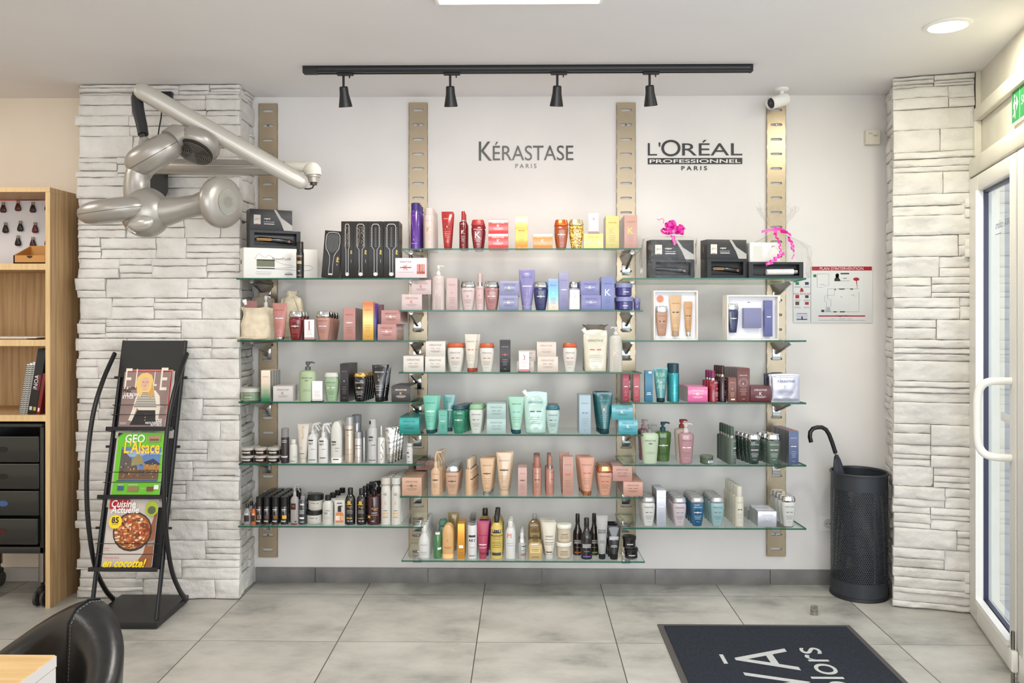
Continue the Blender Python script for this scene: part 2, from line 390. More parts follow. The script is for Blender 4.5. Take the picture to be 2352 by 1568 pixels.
# D-shaped pull handles, one on each side of the leaf
def dhandle(n0, n1, s_at, za, zb):
    pts = []; 
    for i in range(33):
        t = i/32; a = math.pi*t
        e = 2/5.0; c, s_ = math.cos(a), math.sin(a)
        zz = (za+zb)/2+(zb-za)/2*math.copysign(abs(c)**e, c); nn = n0+(n1-n0)*(abs(s_)**e)
        pts.append((s_at-0.02*abs(s_), nn, zz))
    return pts
sa = sg1+0.03; zh0 = RW(2330, 1045)[1]; zh1 = RW(2330, 872)[1]
mb = MB(); mb.tube(dhandle(-0.03, -0.145, sa, zh0, zh1), 0.0155, M((240, 238, 230), 0.18), 16); dl(mb).build('pull_handle', root)
mb = MB(); mb.tube(dhandle(0.03, 0.13, sa, zh0, zh1), 0.0155, M((240, 238, 230), 0.18), 16); dl(mb).build('pull_handle', root)
mb = MB(); a, b_ = RW(2312, 975); a2, b2 = RW(2290, 945)
mb.box(min(a, a2), max(a, a2), 0.014, 0.022, b_, b2, WHITEP, 0.003); dl(mb).build('glass_sticker', root)
mb = MB(); a, b_ = RW(2328, 810, 0.016); mb.box(a, sg1, 0.0145, 0.016, b_, RW(2328, 727, 0.016)[1], M((70, 66, 84), 0.5)); dl(mb).build('opening_hours_sticker', root)
mb = MB(); a, b_ = RW(2263, 1378, 0.016); mb.box(a+.02, a+.07, 0.006, 0.0075, b_+.0, b_+.11, M((196, 206, 190), 0.6)); dl(mb).build('corner_sticker', root)
mb = MB(); a0, zz = RW(2284, 500, 0.007); a1, _ = RW(2337, 500, 0.007)
surf = lambda x, z: (x, 0.0072, z)
GL = M((120, 124, 140), 0.5)
def surfm(x, z): return (a0+0.02+x, 0.0072, zz-0.06+z)
prn(mb, surfm, 1, 1, [('t', 'OW\u0100 colors', 0.125, 0.03, 0.25, GL, dict(mirror=1)), ('r', 0.04, -0.015, 0.09, 0.003, GL)])
dl(mb).build('window_lettering', root)
# foot bolt and stile of the fixed leaf
mb = MB(); mb.box(s1+0.02, s1+1.0, -0.03, 0.03, 0.012, 0.12, FRM, 0.003); mb.box(s1+0.02, s1+0.10, -0.03, 0.03, 0.12, zd-0.006, FRM, 0.003)
mb.box(s1+0.92, s1+1.0, -0.03, 0.03, 0.12, zd-0.006, FRM, .003); mb.box(s1+.1, s1+.92, -0.03, 0.03, zd-0.1, zd-0.006, FRM, .003)
r2 = struct(empty('door_2', Q)); r2.rotation_euler = root.rotation_euler; dl(mb).build('door_frame', r2)
mb = MB(); mb.box(s1+.1, s1+.92, 0.008, 0.014, .12, zd-.1, PANE); dl(mb).build('glass_pane', r2)
mb = MB(); mb.box(s1+0.0, s1+0.045, -0.055, -0.032, 0.05, 0.13, FRM, 0.004); mb.tube([(s1+.02, -.045, .002), (s1+.02, -.045, .2)], .007, CHROMED, 10); dl(mb).build('foot_bolt', r2)
# exit sign
a, z0 = RW(2328, 290, 0.015); _, z1 = RW(2328, 206, 0.015)
mb = MB(); mb.box(a, a+0.34, 0.008, 0.019, z0, z1, M((236, 238, 226), 0.4), 0.002); GR = M((30, 140, 72), 0.4); gw = 0.34; gh = z1-z0
WS = M((238, 246, 232), 0.5)
sf = lambda x, z: (a+x, 0.0072, z0+z)
prn(mb, sf, gw, gh, [('r', 0.17, .5, .30, .88*gh, GR), ('r', .65, .5, .62, .88*gh, GR)])
sf2 = lambda x, z: (a+x, 0.0064, z0+z)
prn(mb, sf2, gw, gh, [('e', .145, .74, .045, .10*gh, WS), ('l', [(.145, .66), (.14, .42)], .013, WS), ('l', [(.14, .44), (.16, .28), (.155, .14)], .009, WS), ('l', [(.14, .42), (.115, .26), (.07, .22)], .009, WS), ('l', [(.145, .62), (.10, .55), (.09, .42)], .007, WS), ('l', [(.145, .62), (.19, .52), (.21, .55)], .007, WS), ('p', [(.21, .32), (.21, .74), (.285, .52)], WS), ('t', 'SORTIE', .65, .5, .5, WS)])
o = mb.xf(MR).build('exit_sign'); tag(o, 'green exit sign with running figure and arrow above the door', 'sign')
# outside: pavement, white stone reveal opposite the door
mb = MB(); mb.box(2.3, 7, -8, 3, -0.08, -0.03, M((190, 190, 188), 0.8)); struct(mb.build('floor_outside'))
mb = MB(); OW = noisy('outdoor_white_stone', (222, 226, 236), (236, 239, 246), 5, 0.7, 0.4, 30)
rr = random.Random(4); z = 0
while z < 3.0:
    hh = rr.uniform(0.06, 0.13); x = 0.06
    while x < 2.4:
        L = rr.uniform(0.2, 0.5); p = rr.uniform(0, 0.012)
        mb.box(x, x+L-0.003, -0.02-p, 0.0, z, z+hh-0.003, OW, 0.004); x += L
    z += hh
mb.box(-0.2, 2.6, 0.0, 0.1, 0, 3.0, M((170, 174, 184), 0.9))
u2 = Vector((0.9646, -0.2638, 0)); n2 = Vector((0.2638, 0.9646, 0)); oo = Q+Vector((0.13, 0.03, 0))
mb.xf(Matrix(((u2.x, n2.x, 0, oo.x), (u2.y, n2.y, 0, oo.y), (0, 0, 1, -0.03), (0, 0, 0, 1))))
struct(mb.build('wall_outside'))
# ================================================================== CEILING LIGHTS
def lamp_spot(root, loc, rot, power, size, blend, col, rad=0.03):
    l = bpy.data.lights.new('spot_beam', 'SPOT'); l.energy = power; l.spot_size = size; l.spot_blend = blend; l.color = col; l.shadow_soft_size = rad
    o = bpy.data.objects.new('spot_beam', l); COL.objects.link(o); o.parent = root; o.location = loc; o.rotation_euler = rot
c = P(2177, 63, -1.09); r_ = empty('ceiling_downlight', (c.x, c.y, ZC), 0, 'lit round white ceiling downlight near the street door', 'ceiling light')
mb = MB(); n = 40; rs = []
for rr_, z in ((0.088, 0.0), (0.088, -0.004), (0.072, -0.008), (0.068, -0.004)): rs.append([(rr_*math.cos(2*math.pi*i/n), rr_*math.sin(2*math.pi*i/n), z) for i in range(n)])
mb.rings(rs, WHITEP, caps=False); mb.build('trim_ring', r_)
mb = MB(); mb.loft([(-0.003, .068, .068), (-0.005, .067, .067)], M((255, 252, 228), 0.5, emit=9.0), 32); mb.build('diffuser', r_)
l = bpy.data.lights.new('downlight_glow', 'AREA'); l.shape = 'DISK'; l.size = 0.13; l.energy = 5.5; l.color = (1, 0.95, 0.74)
o = bpy.data.objects.new('downlight_glow', l); COL.objects.link(o); o.parent = r_; o.location = (0, 0, -0.012)
r_ = empty('ceiling_panel_light', (-0.02, -1.67, ZC), 0, 'square white ceiling light panel cut by the top edge', 'ceiling light')
mb = MB(); mb.box(-0.3, 0.3, -0.3, 0.3, -0.012, 0, WHITEP, 0.002); mb.build('panel_frame', r_)
mb = MB(); mb.box(-0.285, 0.285, -0.285, 0.285, -0.014, -0.0125, M((255, 250, 240), 0.5, emit=3.0)); mb.build('diffuser', r_)
l = bpy.data.lights.new('panel_glow', 'AREA'); l.shape = 'RECTANGLE'; l.size = 0.56; l.size_y = 0.56; l.energy = 18; l.color = (1, 0.96, 0.9)
o = bpy.data.objects.new('panel_glow', l); COL.objects.link(o); o.parent = r_; o.location = (0, 0, -0.03)
# unseen ceiling lamps added to light the salon further back, outside the frame
for x, y in ((-2.4, -3.2), (0.0, -4.6), (2.0, -4.6), (-2.4, -6.0), (-2.9, -1.3)):
    area('added_ceiling_light', (x, y, ZC-0.02), (0, 0, 0), 0.6, 0.6, 9, (1, 0.95, 0.89))
# track with four spots
TY = -0.56; tl = P(698, 152, TY); tr = P(1727, 155, TY); TZ = ZC
root = empty('track_rail', ((tl.x+tr.x)/2, TY, TZ), 0, 'long black spotlight track fixed along the ceiling', 'light track')
hw = (tr.x-tl.x)/2
mb = MB(); mb.box(-hw, hw, -0.018, 0.018, -0.020, 0, BLACK, 0.001); mb.box(-hw+0.0, hw, -0.018, -0.008, -0.032, -0.02, BLACK); mb.box(-hw, hw, 0.008, 0.018, -0.032, -0.02, BLACK); mb.box(-hw+0.07, hw-0.02, -0.008, 0.008, -0.024, -0.02, CHROMED); mb.build('rail', root)
mb = MB(); mb.box(-hw-0.002, -hw+0.065, -0.019, 0.019, -0.033, 0, BLACKM, 0.002); mb.build('power_feed', root)
mb = MB(); mb.box(hw-0.01, hw+0.002, -0.019, 0.019, -0.033, 0, BLACKM, 0.002); mb.build('end_cap', root)
SPN = ['leftmost, above the blank wall', 'second from the left', 'third from the left', 'rightmost, tilted left']
for i, (px, tilt, bot) in enumerate(((789, 3, 236), (1034, 1, 236), (1280, -2, 236), (1492, 6, 237))):
    x = P(px, 180, TY).x
    root = empty('track_spotlight', (x, TY, TZ-0.033), 0, 'black cone spotlight on the track, '+SPN[i], 'spotlight', 'spotlights on the ceiling track')
    mb = MB(); mb.box(-0.03, 0.045, -0.012, 0.012, -0.008, 0.002, BLACKM, 0.002); mb.box(0.025, 0.03, -0.004, 0.004, -0.02, -0.008, BLACKM); mb.build('adapter', root)
    mb = MB(); mb.tube([(0, 0, -0.006), (0, 0, -0.062)], 0.0055, BLACKM, 12); mb.build('stem', root)
    head = MB(); pr = [(0.0, .016, .016), (-0.004, .0195, .0195), (-0.035, .021, .021), (-0.088, .031, .031), (-0.092, .031, .031), (-0.088, .027, .027), (-0.03, .018, .018)]
    head.loft([(z, a_, b_) for z, a_, b_ in pr], BLACK, 32)
    head.add([(0.026*math.cos(2*math.pi*k/20), 0.026*math.sin(2*math.pi*k/20), -0.082) for k in range(20)], [tuple(range(20))], M((255, 244, 220), 0.4, emit=2.0))
    tx = R(16); ty = R(-tilt)
    hd = head.build('lamp_head', root); hd.location = (0, 0, -0.058); hd.rotation_euler = (tx, ty, 0)
    lamp_spot(root, (0, 0.03, -0.165), (R(21), ty, 0), (8.5, 4.6, 4.6, 3.8)[i], R(92), 0.9, (1.0, 0.90, 0.78), 0.02)
# ================================================================== WALL FITTINGS
def upright(px, y0, y1, where):
    X = P(px, 700, -0.015).x; zt = P(px, y0, -0.015).z; zb = P(px, y1, -0.015).z; w = 0.098
    root = empty('wall_upright', (X, 0, zb), 0, 'slotted brushed steel wall upright, '+where, 'shelf upright', 'slotted steel wall uprights')
    Ht = zt-zb; mb = MB(); n = int(Ht/0.0746); pitch = Ht/n; NS = 32
    sw, sh = 0.030, 0.0068
    for k in range(n):
        c = (k+0.5)*pitch; outer = []; inner = []; inb = []
        for i in range(NS):
            a = 2*math.pi*(i+0.5)/NS; ca, sa_ = math.cos(a), math.sin(a)
            # stadium point
            if abs(ca)*sh > abs(sa_)*(sw-sh)*0+1e9: pass
            cxs = (sw-sh)*max(-1, min(1, ca*1.6)); ang_ = a
            ix = cxs+sh*ca; iz = sh*max(-1, min(1, sa_*1.6)) if abs(ca*1.6) < 1 else sh*sa_/math.sqrt(1)*1.0
            t = min((w/2)/max(abs(ca), 1e-6), (pitch/2)/max(abs(sa_), 1e-6)); outer.append((ca*t, -0.016, c+sa_*t))
            inner.append((ix, -0.016, c+iz)); inb.append((ix*0.97, -0.0135, c+iz*0.9))
        mb.rings([outer, inner, inb], STEEL, caps=False)
    mb.box(-w/2, -w/2+0.0015, -0.016, -0.001, 0, Ht, STEEL); mb.box(w/2-0.0015, w/2, -0.016, -0.001, 0, Ht, STEEL)
    mb.box(-w/2, w/2, -0.016, -0.001, Ht, Ht+0.0015, STEEL); mb.box(-w/2, w/2, -0.016, -0.001, -0.0015, 0, STEEL)
    # corner triangles left by the radial fill
    for k in range(n):
        for sx in (-1, 1):
            for sz in (-1, 1):
                x = sx*w/2; z = (k+0.5)*pitch+sz*pitch/2
                mb.add([(x, -0.0159, z), (x-sx*0.03, -0.0159, z), (x, -0.0159, z-sz*0.012)], [(0, 1, 2)], STEEL)
    mb.build('slotted_plate', root)
    for zc in (1.5*pitch, (n-1.5)*pitch):
        mb = MB(); mb.loft([(0, .005, .005), (.003, .004, .004)], CHROME, 12); mb.v = [(x, -0.013-z, zc+y) for x, y, z in mb.v]
        mb.build('fixing_screw', root)
    return X
UX = [upright(615.5, 238, 1279, 'beside the left stone pillar'), upright(960.5, 236, 1279, 'second from the left'), upright(1438, 236, 1279, 'between the two wall logos'), upright(1783, 236, 1277, 'below the security camera')]
# logos
LOGO = M((58, 58, 56), 0.3, 0.5); LG2 = M((46, 46, 46), 0.45)
def wallsurf(x, z): return (x, -0.0035, z)
def fit_text(mb, s, x0, x1, z0, z1, surf, mat, bold=0.0, res=6):
    vs, fs, asp = text2d(s, 0, bold, res)
    mb.add([surf(x0+(x+0.5)*(x1-x0), z0+(y/asp)*(z1-z0)) for x, y in vs], fs, mat)
def wall_text(mb, s, xa, xb, ya, yb, mat, yy=-0.0035, bold=0.0):
    a = P(xa, yb, -0.003); b_ = P(xb, ya, -0.003)
    fit_text(mb, s, a.x, b_.x, a.z, b_.z, lambda x, z: (x, yy, z), mat, bold)
mb = MB(); wall_text(mb, 'K', 1100, 1130, 325, 369, LOGO); wall_text(mb, '\u00c9RASTASE', 1132, 1317, 325, 368.5, LOGO); wall_text(mb, 'P A R I S', 1184, 1232, 376, 386, LOGO)
root = empty('wall_logo_lettering', (0, 0, 0), 0, 'dark metallic brand lettering on the wall between the middle uprights', 'wall lettering'); mb.build('letters', root)
mb = MB(); wall_text(mb, "L'", 1488, 1517, 327, 357, LG2, bold=-0.005); wall_text(mb, 'O', 1519, 1563, 321, 359, LG2); wall_text(mb, 'R\u00c9AL', 1567, 1705, 321, 357, LG2)
a = P(1488, 363, -.003); b_ = P(1705, 376.5, -.003); mb.box(a.x, b_.x, -0.003, -0.001, b_.z, a.z, LG2)
wall_text(mb, 'PROFESSIONNEL', 1492, 1701, 365.5, 374.5, M((236, 234, 230), .5), -0.0045, 0.01)
wall_text(mb, 'P A R I S', 1565, 1624, 381, 391, LG2, bold=0.02)
root = empty('wall_logo_lettering', (0, 0, 0), 0, 'black brand lettering with a white-on-black band, right of the middle', 'wall lettering'); mb.build('letters', root)
# ------------------------------------------------ glass shelves and brackets
YF = -0.369; SLOPE = 0.017/0.369
SH = {}
def shelf(key, x0, x1, y, name):
    a = P(x0, y, YF); b_ = P(x1, y, YF); xa, xb = a.x, b_.x; zf = (a.z+b_.z)/2; T = 0.008
    SH[key] = dict(z=zf, name=name, x0=xa, x1=xb)
    zb = zf-SLOPE*(-0.022-YF)
    root = empty('glass_shelf', ((xa+xb)/2, YF, zf), 0, 'clear glass shelf, the '+name, 'glass shelf', 'glass wall shelves')
    w = (xb-xa)/2; dz = zb-zf; dy = -0.022-YF
    mb = MB()
    def q(z): return [(-w, 0, z), (w, 0, z), (w, dy, z+dz), (-w, dy, z+dz)]
    vs = q(-T)+q(0); mb.add(vs, [(3, 2, 1, 0), (4, 5, 6, 7)], GLASS); mb.add(vs, [(0, 1, 5, 4), (1, 2, 6, 5), (3, 0, 4, 7)], GEDGE); mb.add(vs, [(2, 3, 7, 6)], GLASS)
    mb.build('glass_panel', root)
    return zf
DC = dict(zip(['C1', 'C2', 'C3', 'C4', 'C5', 'C6'], ['top', 'second', 'third', 'fourth', 'fifth', 'lowest']))
for k, (xa, xb, y) in dict(C1=(922, 1474, 570), C2=(917, 1477, 712), C3=(916, 1474, 854.5), C4=(917, 1477, 997), C5=(919, 1477, 1140), C6=(922, 1481, 1287.5)).items(): shelf(k, xa, xb, y, DC[k]+' middle shelf')
DL = dict(zip('12345', ['top', 'second', 'third', 'fourth', 'lowest']))
for i, (y, x0) in enumerate(((638, 543), (781, 545), (922.5, 548), (1065, 548), (1208, 547))): shelf('L%d' % (i+1), x0, (955 if i in(0,1) else 965)+6, y, DL[str(i+1)]+' left shelf')
for i, y in enumerate((638, 781, 924, 1067, 1212)): shelf('R%d' % (i+1), 1431, 1852, y, DL[str(i+1)]+' right shelf')
def bracket(X, key, side):
    s = SH[key]; zf = s['z']-0.008
    root = empty('shelf_bracket', (X, -0.016, 0), 0, 'chrome bracket carrying the %s, %s end' % (s['name'], side), 'shelf bracket', 'chrome shelf brackets')
    mb = MB(); y0, y1 = 0.0, -0.25
    def zt(y): return zf-SLOPE*((y-0.016)-YF)-0.0012
    a = zt(y0); b_ = zt(y1)
    vs = [(-.034, y0, a), (.034, y0, a), (.006, y0, a-.062), (-.006, y0, a-.062), (-.012, y1, b_), (.012, y1, b_), (.003, y1, b_-.010), (-.003, y1, b_-.010)]
    mb.add(vs, [(0, 1, 2, 3), (4, 7, 6, 5), (0, 4, 5, 1), (1, 5, 6, 2), (2, 6, 7, 3), (3, 7, 4, 0)], CHROMED); mb.build('arm', root)
    mb = MB(); mb.box(-.022, .022, -.004, 0, a-.09, a-.03, CHROME, .002); mb.build('hook_plate', root)
for i in range(1, 7): bracket(UX[1]-0.004, 'C%d' % i, 'left'); bracket(UX[2], 'C%d' % i, 'right')
for i in range(1, 6):
    bracket(UX[0]-0.004, 'L%d' % i, 'left'); bracket(UX[1]-0.004, 'L%d' % i, 'right'); bracket(UX[2], 'R%d' % i, 'left'); bracket(UX[3], 'R%d' % i, 'right')
# ================================================================== PRODUCT BUILDERS
def soft(c, k=.14, g=.85):
    if c and not isinstance(c, str) and len(c) == 3:
        y = .3*c[0]+.59*c[1]+.11*c[2]; return tuple(g*(a*(1-k)+y*k) for a in c)
    return c
WH = (246, 244, 240); SIL = (196, 196, 198)
def TX(c): return M(c, 0.5)
def interp(prof, z):
    for a, b_ in zip(prof, prof[1:]):
        if a[0] <= z <= b_[0] and b_[0] > a[0]:
            t = (z-a[0])/(b_[0]-a[0]); return a[1]+(b_[1]-a[1])*t, a[2]+(b_[2]-a[2])*t
    return prof[-1][1], prof[-1][2]
def surf_of(prof, e=2.0):
    def f(x, z):
        rx, ry = interp(prof, z); q = min(abs(x)/rx, 0.97)
        return (x, -ry*(1-q**e)**(1/e)-0.0007, z)
    return f
BR = 'K\u00c9RASTASE'
# print presets: brand height, emblem height ...; c = (text, K, bar) colours
def pset(style, c, top, low, w, h):
    tc, kc, bc = [TX(x) for x in c]; it = []
    rng = top-low; bw = 0.60
    y = lambda t: low+rng*t
    if style[0] == '-': return [('r', 0, y(.25), .5, .0012, tc), ('r', 0, y(.12), .5, .0012, tc)]
    it.append(('t', BR, 0, y(0.97), bw, tc))
    if 'B' in style: it.append(('r', 0, y(.62), bw*.9, min(h*.022, .0045), bc))
    if 'K' in style: it.append(('t', 'K', 0.0, y(.62), min(.13, .16*h*rng/(w*.62)), kc))
    if 'G' in style: it.append(('t', 'K', 0.0, y(.6), min(.42, .36*h*rng/(w*.62)), kc))
    if 'D' in style: it += [('r', -.14, y(.62), .20, min(h*.022, .004), bc), ('r', .14, y(.62), .20, min(h*.022, .004), kc)]
    it += [('r', 0, y(.40), bw*.8, .0011, tc), ('r', 0, y(.32), bw*.9, .0011, tc), ('r', 0, y(.25), bw*.6, .0011, tc)]
    if h*rng > .07: it += [('r', 0, y(.18), bw*.7, .001, tc), ('r', 0, y(.0), bw*.4, .001, tc)]
    return it
def finish(mat_col, tr): 
    return M(mat_col, 0.16, 0, 0.0, 0.6) if tr else M(mat_col, 0.32)
def mk(kind, w, h, d, o):
    """one product, its base at the origin and its front towards -Y; returns its Empty"""
    for k_ in ('side', 'topc'):
        if o.get(k_): o[k_] = soft(o[k_])
    col = soft(o.get('col', WH)); cap = soft(o.get('cap', col)); c = o.get('c', ((90, 90, 90), (170, 40, 40), (170, 40, 40))); st = o.get('st', 'K')
    root = bpy.data.objects.new(o.get('name', {'box': 'product_box', 'bain': 'shampoo_bottle', 'tube': 'squeeze_tube', 'can': 'aerosol_can', 'pump': 'pump_bottle', 'spray': 'spray_bottle', 'jar': 'cosmetic_jar', 'bottle': 'cosmetic_bottle', 'pouch': 'refill_pouch', 'sachet': 'foil_sachet', 'card': 'card_display', 'trigger': 'trigger_spray_bottle'}[kind]), None)
    COL.objects.link(root); root.empty_display_size = 0.02
    tr = o.get('tr', 0); bm_ = o.get('mat') or finish(col, tr)
    cm = o.get('capmat') or (CHROME if cap == 'chrome' else M((212, 176, 104), 0.2, 0.9) if cap == 'gold' else M((206, 140, 100), 0.2, 0.9) if cap == 'copper' else M((178, 178, 180), 0.32, 0.6) if cap == 'silver' else CLEARP if cap == 'clear' else M(cap, 0.3))
    hw, hd = w/2, d/2; lab = MB(); top, low, e = .85, .1, 2.0; sf = None
    if kind == 'box':
        mb = MB(); mb.box(-hw, hw, -hd, hd, 0, h, bm_, 0.0008)
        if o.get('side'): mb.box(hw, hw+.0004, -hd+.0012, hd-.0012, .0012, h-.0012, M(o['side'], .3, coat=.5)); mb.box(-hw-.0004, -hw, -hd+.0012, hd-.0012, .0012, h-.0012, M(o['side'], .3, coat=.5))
        if o.get('topc'): mb.box(-hw+.001, hw-.001, -hd+.001, hd-.001, h, h+.0004, M(o['topc'], .35))
        mb.build('carton', root); sf = lambda x, z: (x, -hd-.0006, z); top, low = (.82, .1) if h > w*1.1 else (.80, .12)
        fl = MB(); fl.box(-hw+.002, hw-.002, hd*.2, hd-.001, h, h+.0006, bm_); fl.build('top_flap', root)
    elif kind == 'bain':
        cz = o.get('cz', .79); e = 2.7
        prof = [(0, .60*hw, .60*hd), (.012*h, .66*hw, .68*hd), (.15*h, .75*hw, .78*hd), (.35*h, .87*hw, .88*hd), (.52*h, .95*hw, .96*hd), (.68*h, .985*hw, hd), (.75*h, .97*hw, .98*hd), (cz*h-.002, .90*hw, .90*hd), (cz*h, .84*hw, .84*hd)]
        mb = MB(); mb.loft(prof, bm_, 32, e); mb.build('bottle_body', root)
        if tr and o.get('inner'): pass
        mb = MB(); z0 = cz*h; hh = h-z0
        mb.loft([(z0, .93*hw, .93*hd), (z0+.004, 1.0*hw, hd), (z0+.30*hh, 1.0*hw, hd), (z0+.72*hh, .90*hw, .9*hd), (h-.0015, .86*hw, .86*hd), (h, .80*hw, .8*hd)], cm, 32, e); mb.build('cap', root)
        sf = surf_of(prof, e); top, low = .69, .16
    elif kind == 'tube':
        ch = o.get('ch', .10)*h; prof = [(ch, .56*hw, .95*hd), (ch+.01*h, .60*hw, hd), (.35*h, .74*hw, .86*hd), (.65*h, .88*hw, .55*hd), (.9*h, .985*hw, .2*hd), (.955*h, hw, .06*hd), (h, hw, .055*hd)]
        mb = MB(); mb.loft(prof, bm_, 32, 2.0); mb.build('tube_body', root)
        mb = MB(); mb.loft([(0, .55*hw, .93*hd), (.002, .58*hw, .97*hd), (ch-.001, .58*hw, .97*hd)], cm, 28); mb.build('cap', root)
        sf = surf_of(prof); top, low = .83, .2
    elif kind == 'can':
        cz = o.get('cz', .83)*h; prof = [(0, .93*hw, .93*hd), (.006*h, hw, hd), (cz-.03*h, hw, hd), (cz-.008*h, .93*hw, .93*hd), (cz, .88*hw, .88*hd)]
        mb = MB(); mb.loft(prof, bm_, 32); mb.build('can_body', root)
        mb = MB(); rc = o.get('rc', .92)
        mb.loft([(cz, rc*hw, rc*hd), (h-.06*(h-cz), rc*hw, rc*hd), (h-.002, rc*.96*hw, rc*.96*hd), (h, rc*.85*hw, rc*.85*hd)], cm, 32); mb.build('cap', root)
        sf = surf_of(prof); top, low = cz/h-.12, .12
    elif kind == 'jar':
        lz = o.get('lz', .66)*h; rb = o.get('rb', .93)
        prof = [(0, .8*rb*hw, .8*rb*hd), (.1*h, rb*hw, rb*hd), (lz-.02*h, rb*hw, rb*hd), (lz, .88*hw, .88*hd)]
        mb = MB(); mb.loft(prof, bm_, 36); mb.build('jar_body', root)
        mb = MB(); mb.loft([(lz, .97*hw, .97*hd), (lz+.02*h, hw, hd), (h-.04*h, hw, hd), (h-.01*h, .95*hw, .95*hd), (h, .88*hw, .88*hd)], cm, 36); mb.build('lid', root)
        sf = surf_of(prof); top, low = lz/h-.08, .08
    elif kind == 'pump':
        bz = o.get('bz', .70)*h; e = 2.6
        if o.get('taper', 1): prof = [(0, .70*hw, .7*hd), (.01*h, .76*hw, .76*hd), (bz*.3, .84*hw, .85*hd), (bz*.65, .95*hw, .96*hd), (bz*.88, hw, hd), (bz*.95, .95*hw, .9*hd), (bz*.99, .68*hw, .6*hd), (bz, .4*hw, .5*hd)]
        else: prof = [(0, .94*hw, .94*hd), (.008*h, hw, hd), (bz*.9, hw, hd), (bz*.95, .92*hw, .92*hd), (bz*.99, .6*hw, .6*hd), (bz, .35*hw, .35*hd)]
        mb = MB(); mb.loft(prof, bm_, 32, e if o.get('taper', 1) else 2); mb.build('bottle_body', root)
        mb = MB(); r = min(.36*hw, .0135); q = h-bz
        mb.loft([(bz, r, r), (bz+.38*q, r, r), (bz+.40*q, r*.8, r*.8), (bz+.44*q, r*.42, r*.42), (bz+.62*q, r*.42, r*.42), (bz+.64*q, r*.75, r*.75), (h-.06*q, r*.85, r*.85), (h, r*.6, r*.6)], cm, 20); mb.build('pump_collar', root)
        mb = MB(); s_ = o.get('dirn', 1); zz = h-.12*q
        mb.tube([(0, 0, zz), (s_*hw*.5, 0, zz+.03*q), (s_*hw*.72, 0, zz-.01*q), (s_*hw*.80, 0, zz-.10*q)], [(r*.5, r*.4), (r*.42, r*.32), (r*.36, r*.3), (r*.3, r*.3)], cm, 12); mb.build('nozzle', root)
        sf = surf_of(prof, e if o.get('taper', 1) else 2); top, low = (bz/h)*.78, .1
    elif kind == 'spray':
        bz = o.get('bz', .66)*h; rz = o.get('rz', .76)*h; rc = o.get('rc', .5)
        prof = [(0, .93*hw, .93*hd), (.006*h, hw, hd), (bz*.93, hw, hd), (bz*.98, .88*hw, .88*hd), (bz, rc*hw, rc*hd)]
        mb = MB(); mb.loft(prof, bm_, 28); mb.build('bottle_body', root)
        mb = MB(); mb.loft([(bz, rc*1.02*hw, rc*1.02*hd), (rz, rc*hw, rc*hd)], o.get('ringmat', CHROME), 24); mb.build('collar', root)
        mb = MB(); mb.loft([(rz, rc*.98*hw, rc*.98*hd), (h-.03*h, rc*.94*hw, rc*.94*hd), (h, rc*.8*hw, rc*.8*hd)], cm, 24); mb.build('cap', root)
        sf = surf_of(prof); top, low = bz/h-.06, .1
    elif kind == 'bottle':
        kd = o.get('prof', 'round')
        if kd == 'neck': pr = [(0, .86), (.01, .95), (.06, 1), (.48, 1), (.60, .86), (.70, .56), (.78, .38), (.80, .36)]
        elif kd == 'beer': pr = [(0, .9), (.01, 1), (.5, 1), (.58, .9), (.68, .55), (.76, .42), (.80, .42)]
        elif kd == 'short': pr = [(0, .92), (.01, 1), (.66, 1), (.74, .9), (.80, .62), (.83, .45)]
        elif kd == 'soft': pr = [(0, .8), (.012, .92), (.12, .97), (.5, 1), (.75, .98), (.88, .86), (.96, .6), (1.0, .3)]
        else: pr = [(0, .90), (.01, 1), (.70, 1), (.80, .92), (.85, .7), (.87, .5)]
        e = o.get('e', 2.0); prof = [(z*h, r*hw, r*hd) for z, r in pr]
        mb = MB(); mb.loft(prof, bm_, 32, e); mb.build('bottle_body', root); bz = pr[-1][0]*h; rc = o.get('rc', .45)*hw
        if kd != 'soft':
            mb = MB(); mb.loft([(bz, rc, rc), (h-.015*h, rc*.97, rc*.97), (h, rc*.85, rc*.85)], cm, 24); mb.build('cap', root); top, low = {'neck': .5, 'beer': .5, 'short': .64}.get(kd, .7), .1
        else:
            mb = MB(); mb.loft([(0, .81*hw, .83*hd), (.002, .95*hw, .95*hd), (.14*h, .985*hw, .99*hd)], M(o.get('cap', col), .3), 32, e); mb.build('flip_cap', root); top, low = .8, .22
        sf = surf_of(prof, e)
    elif kind == 'trigger':
        bz = o.get('bz', .66)*h; prof = [(0, .92*hw, .92*hd), (.008*h, hw, hd), (bz*.86, hw, hd), (bz*.93, .8*hw, .8*hd), (bz, .36*hw, .36*hd)]
        mb = MB(); mb.loft(prof, bm_, 28, 2.4); mb.build('bottle_body', root)
        mb = MB(); q = h-bz; mb.loft([(bz, .40*hw, .40*hd), (bz+.3*q, .38*hw, .38*hd), (bz+.42*q, .2*hw, .2*hd)], cm, 18); mb.build('collar', root)
        mb = MB(); s_ = o.get('dirn', 1)
        mb.tube([(0, 0, bz+.35*q), (-.02*w*s_, 0, bz+.65*q), (.12*w*s_, 0, bz+.9*q), (.5*w*s_, 0, bz+.93*q), (.62*w*s_, 0, bz+.86*q)], [(.22*hw, .3*hw), (.32*hw, .34*hw), (.32*hw, .34*hw), (.24*hw, .28*hw), (.18*hw, .18*hw)], cm, 12); mb.build('trigger_head', root)
        mb = MB(); mb.tube([(.25*w*s_, 0, bz+.85*q), (.42*w*s_, 0, bz+.6*q), (.66*w*s_, 0, bz+.28*q)], [(.16*hw, .24*hw), (.13*hw, .22*hw), (.09*hw, .16*hw)], cm, 10); mb.build('trigger_lever', root)
        sf = surf_of(prof, 2.4); top, low = bz/h*.8, .1
    elif kind in ('pouch', 'sachet'):
